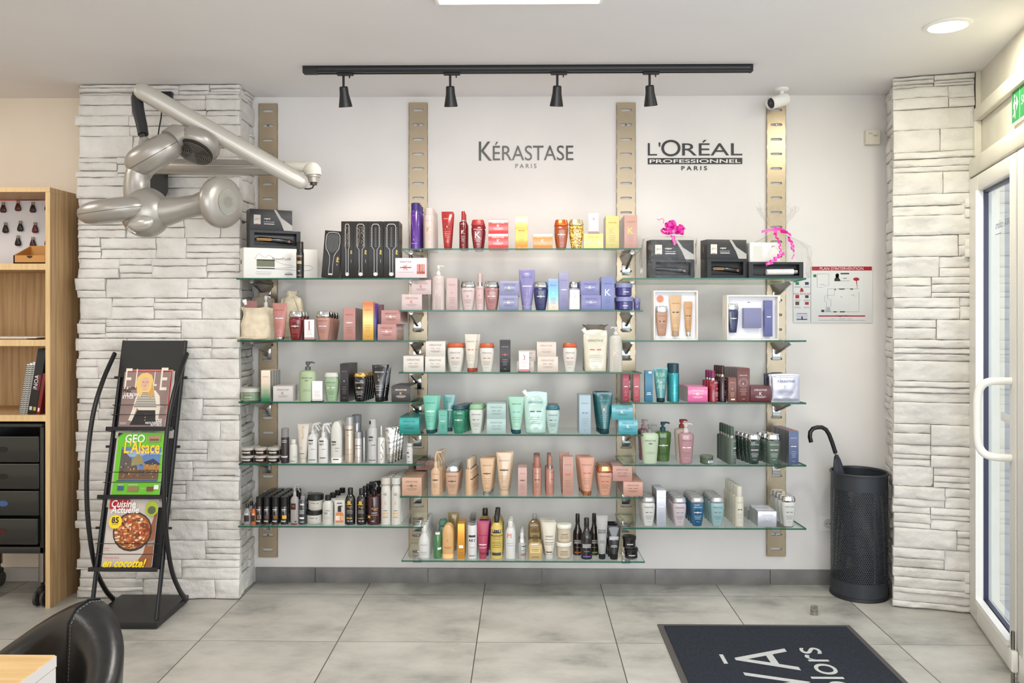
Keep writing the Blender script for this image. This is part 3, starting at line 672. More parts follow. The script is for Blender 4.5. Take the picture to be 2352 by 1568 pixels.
        mb = MB(); n = 40; rs = []; rnd = random.Random(5)
        if kind == 'pouch': pr = [(0, .84, .7), (.01, .88, .95), (.12, .9, 1), (.35, .93, .85), (.6, .97, .55), (.75, 1.0, .3), (.88, .98, .12), (.97, .95, .05), (1.0, .93, .03)]
        else: pr = [(0, 1, .06), (.05, 1, .08), (.12, .98, .7), (.5, .97, 1), (.88, .98, .7), (.95, 1, .08), (1, 1, .06)]
        prof = [(z*h, a*hw, b_*hd) for z, a, b_ in pr]
        fine = []
        for k in range(33):
            z = h*k/32; rx, ry = interp(prof, z); fine.append((z, rx, ry))
        for z, rx, ry in fine:
            r = []
            for i in range(n):
                a = 2*math.pi*i/n; c_, s_ = math.cos(a), math.sin(a); q = noise.noise(Vector((c_*3, s_*2, z*40)))*.0022*(1 if ry > .003 else .3)
                r.append((rx*math.copysign(abs(c_)**.8, c_), (ry+q)*math.copysign(abs(s_)**.8, s_), z+(.012*h*math.cos(c_*3) if z >= h*.99 else 0)))
            rs.append(r)
        mb.rings(rs, bm_); mb.build('pouch_body', root, ang=60)
        if kind == 'pouch':
            mb = MB(); mb.tube([(-.74*hw, 0, .90*h), (-.86*hw, 0, .97*h)], .0075, M(WH, .35), 14); mb.tube([(-.84*hw, 0, .955*h), (-1.02*hw, 0, 1.03*h)], .011, M((238, 240, 238), .35), 14); mb.build('spout_cap', root)
        base_sf = surf_of(prof); sf = lambda x, z: (x, base_sf(x, z)[1]-.0035, z); top, low = .78, .15
    elif kind == 'card':
        mb = MB(); mb.box(-hw*1.2, hw*1.2, -.012, .02, 0, .004, BLACK, .001); mb.build('stand_base', root)
        mb = MB(); mb.box(-hw, hw, -.002, .002, .004, h, M((244, 240, 238), .4), .0005); mb.build('card', root)
        cc = TX(o.get('acc', (196, 90, 90)))
        sf = lambda x, z: (x, -.0028, z)
        prn(lab, sf, w, h, ([('t', o['num'], 0, .72, .13 if o['num'] == '1' else .26, cc)] if o['num'] else [])+[ ('r', 0, .5, .6, .0012, cc), ('r', 0, .44, .45, .0012, cc), ('r', 0, .35, .55, .001, TX((150, 150, 150))), ('r', 0, .28, .6, .001, TX((150, 150, 150))), ('r', 0, .1, 1.0, .006 if o.get('band', 1) else .001, cc)])
        lab.build('printed_number', root); return root
    items = pset(st, c, top, low, w, h) if st else []
    if o.get('items'): items = items+o['items']
    if items: prn(lab, sf, w, h, items); lab.build('label_print', root)
    return root
ORD = ['', 'second', 'third', 'fourth', 'fifth', 'sixth', 'seventh', 'eighth']
CROP = dict(A=(530, 450, 4.48), B=(910, 450, 3.986), C=(1400, 450, 4.479), D=(910, 720, 3.986), E=(530, 780, 5.113), F=(1400, 780, 4.9), G=(530, 1060, 5.113), Hc=(910, 1010, 3.986), I=(1400, 1060, 4.9), J=(900, 1150, 3.92))
DEP = dict(box=.9, bain=.74, tube=.62, can=1, jar=1, pump=.62, spray=1, bottle=.9, trigger=.75, pouch=.5, sachet=.2, card=.3)
CATN = dict(box='box', bain='bottle', tube='tube', can='spray can', jar='jar', pump='pump bottle', spray='spray bottle', bottle='bottle', trigger='spray bottle', pouch='pouch', sachet='sachet', card='sign')
ROUND = {'bain', 'can', 'jar', 'pump', 'spray', 'bottle', 'trigger', 'tube', 'pouch'}
CUR = ['A', 'L1', 0.012]
def use(crop, sh, off=0.012): CUR[:] = [crop, sh, off]
def shz(sh, Y): return SH[sh]['z']-SLOPE*(Y-YF)
def put(kind, x0, x1, yt, desc, n=1, off=None, step=None, dep=None, on=None, rz=0, hh=None, noshelf=False, xoff=0.0, firstrow=0, **o):
    """x0, x1, yt: the object's sides and top in the crop of the photo it was measured in"""
    cr = CROP[CUR[0]]; sh = CUR[1]; off = CUR[2] if off is None else off
    a, b_, t = cr[0]+x0/cr[2], cr[0]+x1/cr[2], cr[1]+yt/cr[2]
    Yf = YF+off if on is None else on['Yf']+(o.pop('back', 0))
    for _ in range(2):
        Yr = Yf if _ == 0 else (Yf+d/2 if kind in ROUND else Yf)
        pa, pb = P(a, t, Yr), P(b_, t, Yr); w = pb.x-pa.x; d = dep if dep else w*DEP[kind]
    X = (pa.x+pb.x)/2; Yc = Yf+d/2
    zb = shz(sh, Yc-(d*.3 if kind=='box' else 0)) if on is None else on['z1']
    zt = P((a+b_)/2, t, Yf if kind in ('box', 'card', 'sachet') else Yc).z
    h = hh if hh else zt-zb
    root = mk(kind, w, h, d, o); root.location = (X, Yc, zb); root.rotation_euler = (0, 0, rz)
    name = SH[sh]['name']; st = step if step else (max(d+.008, .046) if kind in ROUND else d+0.003)
    if on is not None: desc2 = desc
    else: desc2 = desc
    loc = ' on the '+name
    rows = [root]
    kmax = n
    for k in range(n):
        if k == 0: r = root
        else:
            y = Yc+k*st
            if y+d/2 > -0.024: break
            z = shz(sh, y-(d*.3 if kind=='box' else 0)) if on is None else on['z1']-SLOPE*k*st
            r = copy_tree(root, (X+k*xoff, y, z))
        nm = (', %s in row' % ('frontmost' if k == 0 else ORD[k])) if n > 1 else ''
        lb = desc2+loc+nm
        tag(r, lb, CATN[kind], (desc+' row' if n > 1 else None))
        rows.append(r)
    return dict(root=root, Yf=Yf, z1=zb+h, X=X, w=w, d=d, h=h)
# ================================================================== PRODUCTS, shelf by shelf
GY = (110, 108, 106); WT = (240, 238, 236); RD = (196, 60, 60); GO = (214, 176, 110); DK = (60, 58, 58)
def foil(col, r=0.3, m=0.5): return M(col, r, m)
def ghost(c, k): return tuple(int(a*(1-k)+b_*k) for a, b_ in zip(c, (200, 200, 200)))
# ---- C1
use('B', 'C1')
put('can', 133, 225, 65, 'shiny purple aerosol can', 3, col=(98, 44, 168), cap=(58, 34, 128), tr=1, c=(GO, GO, GO), st='', items=[('t', 'K', -.1, .2, .16, TX((190, 170, 210))), ('r', -.1, .12, .6, .002, TX((190, 170, 210))), ('t', BR, 0, .72, .6, TX((160, 130, 190)))])
put('can', 258, 350, 112, 'pale pink aerosol can', 4, col=(232, 212, 204), cap=(234, 216, 208), c=((190, 160, 150), (196, 130, 80), GO), st='G')
put('tube', 415, 525, 143, 'bright red tube with white emblem', 2, col=(204, 38, 36), cap=(196, 36, 34), c=((240, 200, 190), WT, (90, 20, 20)), st='KB', tr=1, ch=.04)
put('spray', 578, 650, 140, 'slim dark red spray bottle with red cap', 3, col=(134, 20, 26), cap=(208, 40, 40), c=(WT, WT, WT), st='G', tr=1, rz_=0, bz=.73, rc=.55, o=0) if False else put('spray', 578, 650, 140, 'slim dark red spray bottle with red cap', 3, col=(134, 20, 26), cap=(208, 40, 40), c=(WT, WT, WT), st='G', tr=1, bz=.735)
put('bain', 688, 810, 220, 'dark red bottle with red cap', 3, col=(158, 18, 26), cap=(214, 52, 50), c=((240, 220, 220), WT, WT), st='G', tr=1)
q = put('box', 843, 1025, 345, 'lower glossy red wrapped box', 2, col=(206, 56, 52), c=(WT, WT, WT), st='K', mat=M((206, 56, 52), .22, coat=.8))
put('box', 845, 1025, 212, 'upper glossy red wrapped box', 2, on=q, col=(206, 56, 52), c=(WT, WT, WT), st='K', mat=M((206, 56, 52), .22, coat=.8))
put('box', 1090, 1205, 180, 'tall shiny orange box', 2, col=(238, 152, 74), mat=foil((240, 160, 84), .25, .6), c=((220, 120, 50), (200, 70, 40), (200, 70, 40)), st='D')
put('box', 1252, 1432, 347, 'low glossy orange box', 1, col=(236, 132, 58), c=((250, 200, 150), WT, WT), st='K', mat=M((236, 134, 62), .22, coat=.8))
put('bain', 1448, 1575, 220, 'amber bottle with copper orange cap', 2, col=(196, 82, 20), cap=(214, 106, 54), capmat=foil((214, 104, 50), .2, .6), c=((120, 50, 20), WT, WT), st='KB', tr=1)
def gold_flake():
    m, nt, b, out = nodes('gold_flake_liquid'); tc = N(nt, 'ShaderNodeTexCoord'); vo = N(nt, 'ShaderNodeTexNoise'); vo.inputs['Scale'].default_value = 160; vo.inputs['Detail'].default_value = 2
    nt.links.new(tc.outputs['Object'], vo.inputs[0]); r = ramp(nt, vo.outputs[0], [(.40, (120, 76, 8)), (.5, (196, 142, 22)), (.58, (250, 222, 120))]); nt.links.new(r.outputs[0], b.inputs[0])
    b.inputs['Roughness'].default_value = .15; b.inputs['Coat Weight'].default_value = .7; return m
put('bain', 1580, 1715, 218, 'bottle full of gold flakes', 1, mat=gold_flake(), capmat=foil((214, 200, 150), .2, .8), c=((150, 110, 30), WT, WT), st='K')
q = put('box', 1718, 1895, 343, 'low pale yellow box under a numbered card', 1, col=(232, 222, 140), c=((150, 140, 80), GO, GO), st='K', mat=M((232, 220, 134), .25, coat=.6))
put('card', 1763, 1853, 155, 'small card numbered 4 standing on yellow box', 1, on=q, num='4', acc=(196, 130, 120), dep=.02, back=.01)
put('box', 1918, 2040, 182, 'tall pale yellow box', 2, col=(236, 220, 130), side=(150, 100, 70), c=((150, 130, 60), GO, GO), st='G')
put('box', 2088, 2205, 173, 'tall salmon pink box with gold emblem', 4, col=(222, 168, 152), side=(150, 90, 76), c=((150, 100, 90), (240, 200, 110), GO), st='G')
# ---- C2
use('B', 'C2')
PK = (232, 208, 206); LV = (150, 150, 204); LVD = (128, 130, 196)
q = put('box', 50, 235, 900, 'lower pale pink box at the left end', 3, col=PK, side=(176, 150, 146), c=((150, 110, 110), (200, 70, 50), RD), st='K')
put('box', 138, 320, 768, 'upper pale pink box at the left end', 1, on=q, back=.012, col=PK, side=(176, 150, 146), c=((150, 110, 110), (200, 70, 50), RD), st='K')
put('pump', 328, 445, 635, 'pale pink pump bottle with chrome collar', 1, taper=0, bz=.78, col=(226, 206, 202), cap=WH, c=((200, 170, 170), (208, 190, 186), RD), st='G')
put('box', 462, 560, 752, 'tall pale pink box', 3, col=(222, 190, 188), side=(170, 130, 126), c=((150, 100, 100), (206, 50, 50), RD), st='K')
put('bain', 592, 725, 782, 'whitish pink bottle with chrome cap', 1, col=(232, 208, 206), cap='chrome', c=((110, 90, 90), (206, 50, 50), RD), st='K')
put('spray', 727, 805, 708, 'small pink spray bottle', 2, col=(226, 194, 192), cap=(232, 196, 192), c=((150, 100, 100), (206, 50, 50), RD), st='K')
put('bain', 808, 940, 783, 'rose pink bottle with chrome cap', 2, col=(196, 132, 132), cap='chrome', c=((110, 60, 60), (196, 40, 50), WT), st='KB', tr=1)
q = put('box', 943, 1118, 912, 'lower lavender box right of rose bottle', 2, col=(152, 154, 200), c=((90, 90, 130), (250, 244, 190), WT), st='KB')
put('box', 948, 1125, 778, 'upper lavender box right of rose bottle', 2, on=q, col=(152, 154, 200), c=((90, 90, 130), (250, 244, 190), WT), st='KB')
put('tube', 1122, 1272, 672, 'big lavender tube standing in the middle', 1, col=(150, 144, 208), cap=(166, 160, 220), c=((90, 84, 150), WT, WT), st='B', tr=1, ch=.12)
put('bain', 1258, 1390, 785, 'navy blue bottle with chrome cap', 2, col=(44, 52, 112), cap='chrome', c=((90, 96, 150), WT, WT), st='KB', tr=1)
def grad(c1, c2, z0, z1, mid=None, metal=0.0):
    m, nt, b, out = nodes('printed_colour_fade'); tc = N(nt, 'ShaderNodeTexCoord'); sp = N(nt, 'ShaderNodeSeparateXYZ'); nt.links.new(tc.outputs['Generated'], sp.inputs[0])
    r = ramp(nt, sp.outputs[2], [(z0, c1)]+([((z0+z1)/2, mid)] if mid else [])+[(z1, c2)]); nt.links.new(r.outputs[0], b.inputs[0]); b.inputs['Roughness'].default_value = .3; b.inputs['Metallic'].default_value = metal; return m
put('box', 1392, 1485, 758, 'tall box fading from blue to cream', 1, mat=grad((236, 214, 190), (120, 150, 220), .05, .9, (120, 196, 222)), c=((60, 70, 130), (250, 240, 170), WT), st='K')
put('box', 1490, 1580, 700, 'tallest lavender box', 1, off=.03, col=(158, 156, 204), c=((110, 110, 160), WT, WT), st='KB')
put('card', 1590, 1680, 858, 'small card numbered 2 before a bottle', 1, off=.004, num='2', acc=(170, 170, 190), band=0, dep=.02)
put('bain', 1583, 1678, 787, 'clear grey bottle behind the numbered card', 1, off=.035, col=(190, 188, 200), cap='chrome', st='')
q = put('box', 1695, 1875, 908, 'lower lavender box left of tall blue box', 2, col=(140, 142, 204), c=((90, 90, 150), (210, 210, 240), WT), st='KB')
put('box', 1687, 1862, 773, 'upper lavender box left of tall blue box', 2, on=q, col=(140, 142, 204), c=((90, 90, 150), WT, WT), st='KB')
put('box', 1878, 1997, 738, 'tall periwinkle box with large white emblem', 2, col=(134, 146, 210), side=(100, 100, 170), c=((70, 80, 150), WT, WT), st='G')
q = put('jar', 2007, 2172, 922, 'lower blue jar with lavender lid', 2, col=(70, 66, 150), cap=(150, 156, 214), c=((200, 200, 230), WT, WT), st='', tr=1, step=.075, items=[('r', 0, .35, .3, .003, TX(WT))])
put('jar', 2000, 2162, 798, 'upper blue jar with lavender lid', 1, on=q, col=(70, 66, 150), cap=(150, 156, 214), st='', tr=1, items=[('r', 0.1, .35, .3, .003, TX(WT))])
put('jar', 2172, 2236, 935, 'small lavender jar at the right end', 1, off=.05, col=(110, 104, 170), cap=(140, 144, 200), st='', tr=1)
# ---- C3
use('D', 'C3', .015)
NW = (240, 234, 224); ND = (GY, (210, 80, 40), (190, 50, 40))
q0 = put('box', 65, 250, 388, 'white box at the left end', 2, col=NW, c=ND, st='D')
q = put('box', 264, 448, 392, 'lower white box of the left stack', 2, col=NW, c=ND, st='D')
put('box', 270, 450, 255, 'upper white box of the left stack', 2, on=q, col=NW, c=ND, st='D')
OC = (224, 92, 42)
put('bain', 468, 622, 267, 'large white bottle with orange cap', 3, col=NW, cap=OC, c=ND, st='D', cz=.85)
put('tube', 628, 738, 188, 'white tube standing on an orange cap', 2, xoff=.014, col=(240, 230, 214), cap=(204, 66, 44), c=ND, st='D', ch=.105)
put('bain', 763, 900, 270, 'white bottle, orange cap, right of white tube', 1, col=NW, cap=OC, c=ND, st='D', cz=.85)
put('box', 948, 1045, 243, 'slim black box with red bar', 1, col=(50, 46, 52), c=((190, 186, 190), WT, (204, 70, 60)), st='KB')
q = put('box', 1105, 1262, 436, 'lower cream box behind the numbered card', 1, off=.06, col=(238, 224, 212), c=ND, st='D')
put('box', 1120, 1278, 340, 'upper cream box behind the numbered card', 1, on=q, col=(238, 224, 212), c=ND, st='D')
put('card', 1125, 1217, 350, 'small card numbered 3 before cream boxes', 1, off=.008, num='3', acc=(204, 80, 90), dep=.02)
q = put('box', 1293, 1482, 395, 'lower cream pink box of the right stack', 2, col=(240, 222, 208), c=((150, 140, 130), (120, 50, 40), (120, 50, 40)), st='D')
put('box', 1287, 1465, 262, 'upper cream pink box of the right stack', 2, on=q, col=(240, 222, 208), c=((150, 140, 130), (224, 150, 60), (224, 150, 60)), st='D')
put('bain', 1523, 1655, 268, 'white bottle, orange cap, left of cream pouch', 1, col=NW, cap=OC, c=ND, st='D', cz=.85)
put('pouch', 1712, 1935, 150, 'cream refill pouch with white spout', 1, col=(238, 232, 208), c=ND, st='D', tr=1)
put('pump', 1952, 2070, 120, 'pale greige pump bottle', 1, taper=0, bz=.82, dirn=-1, col=(222, 216, 204), cap=(236, 232, 226), c=((200, 195, 185), (206, 200, 190), RD), st='G')
# ---- C4
use('D', 'C4', .018)
TL = (52, 150, 140); AQ = (112, 214, 186)
put('box', 28, 210, 952, 'teal box at the left end', 3, col=TL, mat=foil((50, 146, 140), .28, .3), c=((20, 80, 80), (140, 150, 90), (20, 80, 80)), st='D')
put('tube', 247, 385, 750, 'big aqua tube with navy cap', 2, xoff=.006, col=AQ, cap=(24, 84, 104), c=((40, 110, 100), WT, (230, 250, 244)), st='KB', ch=.10)
put('tube', 432, 540, 742, 'aqua tube standing behind small teal box', 1, off=.13, col=(112, 202, 196), cap=(30, 100, 110), c=((60, 120, 120), WT, WT), st='KB', ch=.1, tr=1)
put('box', 388, 466, 887, 'small aqua box', 1, off=.008, col=(100, 196, 176), c=((40, 110, 100), WT, WT), st='KB')
put('bain', 512, 635, 838, 'clear green bottle with dark teal cap', 4, xoff=.012, col=(38, 150, 112), cap=(28, 78, 92), c=((20, 90, 80), WT, WT), st='KB', tr=1, cz=.84)
put('bain', 668, 798, 830, 'white bottle with light green cap', 3, xoff=.004, col=(226, 234, 224), cap=(150, 208, 156), c=(GY, (140, 140, 130), (70, 80, 80)), st='D', cz=.84)
q = put('box', 828, 1005, 965, 'lower pale aqua box', 2, col=(184, 216, 212), c=((110, 140, 140), (60, 120, 130), (110, 110, 130)), st='D')
put('box', 830, 1005, 825, 'upper pale aqua box', 2, on=q, col=(184, 216, 212), c=((110, 140, 140), (50, 60, 70), (50, 60, 70)), st='D')
put('tube', 1030, 1172, 760, 'mint tube with navy cap', 2, xoff=-.006, col=(170, 230, 204), cap=(26, 82, 104), c=((50, 100, 100), (60, 170, 190), (60, 170, 190)), st='D', ch=.11)
put('pouch', 1168, 1385, 715, 'pale mint refill pouch with white spout', 1, col=(190, 232, 220), c=((80, 110, 120), (40, 50, 60), (40, 50, 60)), st='D', tr=1)
put('bain', 1370, 1498, 838, 'pale aqua bottle with teal cap', 3, col=(196, 228, 222), cap=(46, 116, 134), c=((70, 80, 90), (60, 150, 200), (40, 40, 60)), st='D', cz=.85)
put('box', 1675, 1782, 748, 'tall pale blue box', 3, col=(178, 206, 222), c=((90, 110, 130), (50, 120, 170), (50, 120, 170)), st='D')
put('tube', 1828, 1980, 720, 'deep teal glossy tube', 3, xoff=-.003, col=(10, 104, 112), cap=(8, 66, 76), c=((90, 170, 170), (240, 236, 180), WT), st='K', tr=1, ch=.12)
q = put('box', 2035, 2212, 972, 'lower shrink wrapped teal box at right', 1, dep=.072, col=(78, 160, 172), c=((30, 110, 120), WT, WT), st='K', mat=M((74, 156, 170), .22, coat=.7))
put('box', 1972, 2168, 838, 'upper shrink wrapped teal box at right', 1, on=q, dep=.072, col=(78, 160, 172), c=((30, 110, 120), WT, WT), st='K', mat=M((74, 152, 162), .22, coat=.7))
# ---- C5
use('Hc', 'C5', .03)
PE = (232, 180, 148); SA = (236, 166, 138); CK = ((130, 90, 70), (30, 30, 30), (30, 30, 30))
q = put('box', 52, 232, 345, 'peach box at the left end', 3, col=PE, c=CK, st='KB')
put('box', 182, 345, 190, 'dusty pink box stacked at the back left', 1, on=q, back=.19, col=(216, 158, 150), c=CK, st='KB')
put('trigger', 318, 405, 98, 'peach trigger spray bottle', 3, xoff=.008, bz=.62, col=(236, 190, 148), cap=(236, 200, 160), c=CK, st='KB')
put('bain', 450, 580, 235, 'peach bottle with chrome cap', 4, xoff=.002, col=(228, 180, 146), cap='chrome', c=CK, st='KB')
put('spray', 632, 705, 172, 'slim peach bottle with silver pump', 4, xoff=.006, bz=.72, rz=.92, rc=.62, col=(238, 190, 146), cap=(240, 208, 170), c=CK, st='KB')
put('tube', 768, 895, 168, 'peach tube with silver cap', 3, xoff=.006, col=(240, 196, 150), cap='chrome', c=CK, st='KB', ch=.1)
put('tube', 917, 1060, 112, 'tallest cream tube', 2, xoff=.008, col=(240, 204, 166), cap=(240, 208, 172), c=CK, st='KB', ch=.12, tr=1)
put('box', 1115, 1197, 255, 'small dusty pink box', 4, col=(224, 176, 166), c=CK, st='KB')
put('can', 1250, 1330, 155, 'rose mousse bottle with rose cap', 4, cz=.72, rc=.72, col=(214, 146, 122), cap=(196, 122, 104), c=CK, st='D', tr=1)
put('spray', 1368, 1445, 150, 'slim rose spray bottle', 4, bz=.68, rz=.78, col=(208, 136, 116), cap=(208, 134, 112), c=(CK[0], RD, RD), st='D', tr=1)
put('box', 1525, 1622, 155, 'tall rose beige box', 1, col=(216, 158, 140), c=(CK[0], RD, RD), st='D')
put('tube', 1490, 1585, 112, 'rose tube behind the tall rose box', 1, off=.1, col=(214, 156, 134), cap=(196, 110, 90), c=(CK[0], RD, RD), st='D', ch=.1)
put('tube', 1675, 1815, 160, 'salmon tube with copper cap', 3, xoff=-.006, col=SA, cap='copper', c=(CK[0], (206, 60, 40), (206, 60, 40)), st='D', ch=.11)
put('bain', 1838, 1978, 235, 'salmon bottle with copper cap', 3, xoff=.0, col=SA, cap='copper', c=(CK[0], (206, 60, 40), (206, 60, 40)), st='D')
q = put('box', 2080, 2258, 385, 'lower salmon pink box at right', 3, col=(228, 166, 146), c=CK, st='D')
put('box', 1980, 2160, 240, 'upper salmon pink box at right', 2, on=q, back=.02, col=(222, 164, 150), c=CK, st='D')
# ---- C6
use('J', 'C6', .03)
put('bottle', 240, 345, 212, 'white bottle with narrow neck', 5, step=.062, prof='neck', col=(238, 238, 236), cap=WH, c=(GY, GY, GY), st='-', items=[('r', 0, .42, .6, .0015, TX(GY)), ('r', 0, .2, .5, .0012, TX(GY))])
put('spray', 377, 447, 205, 'clear green spray bottle', 1, bz=.70, rz=.72, rc=.62, col=(70, 140, 76), capmat=CLEARP, ringmat=WHITEP, st='', tr=1, items=[('r', 0, .30, .6, .010, TX(WT))])
put('bottle', 420, 497, 178, 'green glass bottle behind clear green spray', 2, off=.13, col=(104, 168, 136), cap=(110, 178, 150), prof='round', rc=.9, st='', tr=1)
put('bottle', 453, 560, 212, 'rounded peach bottle', 2, prof='soft', e=2.4, dep=.04, col=(246, 190, 118), cap=(246, 200, 140), c=((200, 110, 60), RD, RD), st='', items=[('t', 'K', 0, .55, .16, TX((220, 110, 60))), ('r', 0, .35, .6, .003, TX((190, 100, 60))), ('r', 0, .31, .5, .002, TX((190, 100, 60)))])
put('tube', 508, 605, 103, 'olive gold tube behind the peach bottle', 1, off=.20, col=(190, 162, 90), cap=(190, 160, 80), st='', tr=1, items=[('r', 0, .6, .5, .003, TX((150, 80, 40)))])
put('box', 592, 655, 205, 'slim golden box', 2, dep=.055, mat=foil((222, 156, 62), .3, .5), c=((160, 90, 20),)*3, st='-', items=[('r', 0, .35, .6, .014, TX((240, 236, 230)))])
ART = lambda z=.45, wd=.7: [('r', 0, z+.10, wd, .010, TX((60, 60, 60))), ('t', 'ART', 0, z, wd, TX((50, 50, 50)), dict(bold=.02)), ('r', 0, z-.17, .5, .0015, TX(GY)), ('r', 0, .08, .6, .003, TX(DK))]
put('can', 680, 768, 140, 'white mousse can with clear cap', 3, cz=.80, rc=.62, col=(240, 240, 240), capmat=CLEARP, st='', items=ART(.45))
put('tube', 765, 875, 178, 'magenta pink tube', 1, col=(208, 70, 104), cap=(208, 70, 104), c=((240, 200, 210),)*3, st='', items=[('r', 0, .62, .7, .003, TX((150, 30, 70))), ('r', 0, .38, .6, .004, TX((250, 220, 230))), ('r', 0, .3, .7, .002, TX((250, 220, 230))), ('r', 0, .16, .5, .003, TX((60, 20, 40)))], ch=.12)
put('tube', 790, 895, 162, 'purple tube behind the magenta tube', 1, off=.09, col=(134, 24, 120), cap=(120, 20, 100), st='', tr=1)
put('bottle', 785, 895, 65, 'tall yellow bottle behind the purple tube', 1, off=.20, prof='short', col=(226, 196, 84), cap=(50, 38, 34), st='', tr=1)
BZ = [('r', 0, .64, 1.0, .016, TX((40, 40, 60))), ('t', 'BRAZILIAN', 0, .545, .92, TX((60, 50, 40)), dict(bold=.02)), ('t', 'KERATIN', 0, .50, .66, TX((150, 120, 60))), ('t', 'CONDITIONER', 0, .455, .6, TX((60, 50, 40))), ('r', 0, .40, .7, .002, TX((90, 70, 40))), ('r', 0, .36, .75, .002, TX((90, 70, 40))), ('r', 0, .32, .7, .002, TX((90, 70, 40))), ('r', 0, .28, .72, .002, TX((90, 70, 40))), ('r', 0, .12, 1.0, .014, TX((60, 60, 70)))]
put('bottle', 888, 1000, 125, 'yellow bottle with dark cap and printed label', 4, step=.063, prof='short', rc=.42, col=(238, 206, 92), cap=(52, 40, 36), st='', items=BZ)
put('bottle', 1022, 1115, 175, 'white bottle with orange letter M', 3, prof='short', rc=.5, col=(240, 240, 238), cap=WH, st='', items=[('t', 'M', -.12, .62, .42, TX((226, 104, 60))), ('r', 0, .42, .7, .002, TX((120, 180, 200))), ('r', 0, .36, .7, .002, TX((120, 180, 200)))])
put('spray', 1137, 1205, 285, 'small clear dropper spray bottle', 4, bz=.62, rz=.66, rc=.5, col=(190, 190, 186), cap=(240, 240, 238), ringmat=WHITEP, st='', tr=1, items=[('r', 0, .5, .7, .004, TX(DK)), ('r', 0, .18, .8, .01, TX((150, 110, 80))), ('r', 0, .35, .7, .002, TX(GY))])
SRC = [('r', 0, .46, .72, .026, TX((214, 190, 130))), ('t', 'SOURCE', 0, .50, .55, TX(DK), dict(bold=.02)), ('r', 0, .42, .55, .0015, TX(DK)), ('r', 0, .12, .5, .002, TX(DK))]
put('bottle', 1228, 1355, 335, 'square bottle of amber oil', 2, e=7, dep=.05, prof='short', rc=.42, col=(206, 172, 104), capmat=CLEARP, st='', tr=1, items=SRC)
put('bottle', 1228, 1345, 112, 'taller square amber bottle at the back', 1, off=.22, e=7, dep=.05, prof='short', rc=.42, col=(184, 140, 60), capmat=CLEARP, st='', tr=1, items=[(a, b_, c_-.02 if a == 'r' else c_, *r) for a, b_, c_, *r in SRC])
put('tube', 1352, 1480, 190, 'cream tube with translucent top', 3, xoff=-.004, col=(240, 232, 212), cap=(232, 230, 222), st='', items=[('t', 'SOURCE', 0, .62, .5, TX(DK), dict(bold=.02)), ('r', 0, .54, .6, .002, TX(GY)), ('r', 0, .45, .6, .003, TX(GY)), ('r', 0, .40, .6, .002, TX(GY)), ('r', 0, .2, .4, .005, TX(DK))], ch=.13)
q = put('jar', 1478, 1620, 365, 'lower cream jar of a pair', 1, lz=.78, col=(232, 212, 182), capmat=M((226, 224, 214), .25), st='', items=[('t', 'SOURCE', 0, .48, .4, TX(DK), dict(bold=.02)), ('r', 0, .36, .5, .002, TX(GY)), ('r', 0, .28, .5, .002, TX(GY))])
put('jar', 1483, 1620, 203, 'upper cream jar of a pair', 1, on=q, lz=.78, col=(232, 212, 182), capmat=M((226, 224, 214), .25), st='', items=[('t', 'SOURCE', 0, .48, .4, TX(DK), dict(bold=.02)), ('r', 0, .36, .5, .002, TX(GY)), ('r', 0, .28, .5, .002, TX(GY))])
def brew(lo): return [('t', 'REDKEN', 0, .36, .72, TX((214, 214, 214)), dict(bold=.02)), ('t', 'BREWS', 0, .31, .72, TX((214, 214, 214)), dict(bold=.02)), ('r', 0, .2, .5, .002, TX((150, 150, 150))), ('r', 0, .075, .95, .006, TX(lo))]
put('bottle', 1703, 1803, 152, 'black beer shaped bottle with violet band, front', 1, prof='beer', col=(30, 24, 28), cap=(22, 22, 24), st='', tr=1, items=brew((110, 90, 170)))
put('bottle', 1630, 1715, 115, 'dark brown beer shaped bottle with orange band', 1, off=.11, prof='beer', col=(46, 26, 18), cap=(22, 22, 24), st='', tr=1, items=brew((180, 90, 40)))
put('bottle', 1780, 1862, 112, 'dark brown beer shaped bottle with green band', 1, off=.11, prof='beer', col=(40, 28, 18), cap=(22, 22, 24), st='', tr=1, items=brew((140, 150, 50)))
RB = lambda c: [('t', 'REDKEN', 0, .66, .66, TX(c), dict(bold=.02)), ('t', 'BREWS', 0, .61, .66, TX(c), dict(bold=.02)), ('r', 0, .42, .4, .002, TX(c)), ('r', 0, .38, .5, .002, TX(c))]
put('tube', 1840, 1945, 130, 'light grey tube with black cap', 1, off=.035, col=(190, 190, 188), cap=(24, 24, 26), st='', items=RB((70, 70, 70)), ch=.12)
put('tube', 1938, 2060, 222, 'glossy black tube', 3, xoff=-.006, step=.05, col=(28, 30, 38), cap=(18, 18, 20), st='', tr=1, items=RB((220, 220, 224)), ch=.16)
JB = [('r', 0, .4, .45, .005, TX((180, 180, 180))), ('r', 0, .1, .8, .004, TX((180, 150, 150)))]
q = put('jar', 2092, 2217, 420, 'lower small black jar', 1, lz=.7, col=(26, 26, 28), cap=(30, 30, 32), st='', tr=1, items=JB)
put('jar', 2077, 2200, 312, 'upper small black jar', 1, on=q, lz=.7, col=(26, 26, 28), cap=(30, 30, 32), st='', tr=1, items=JB)
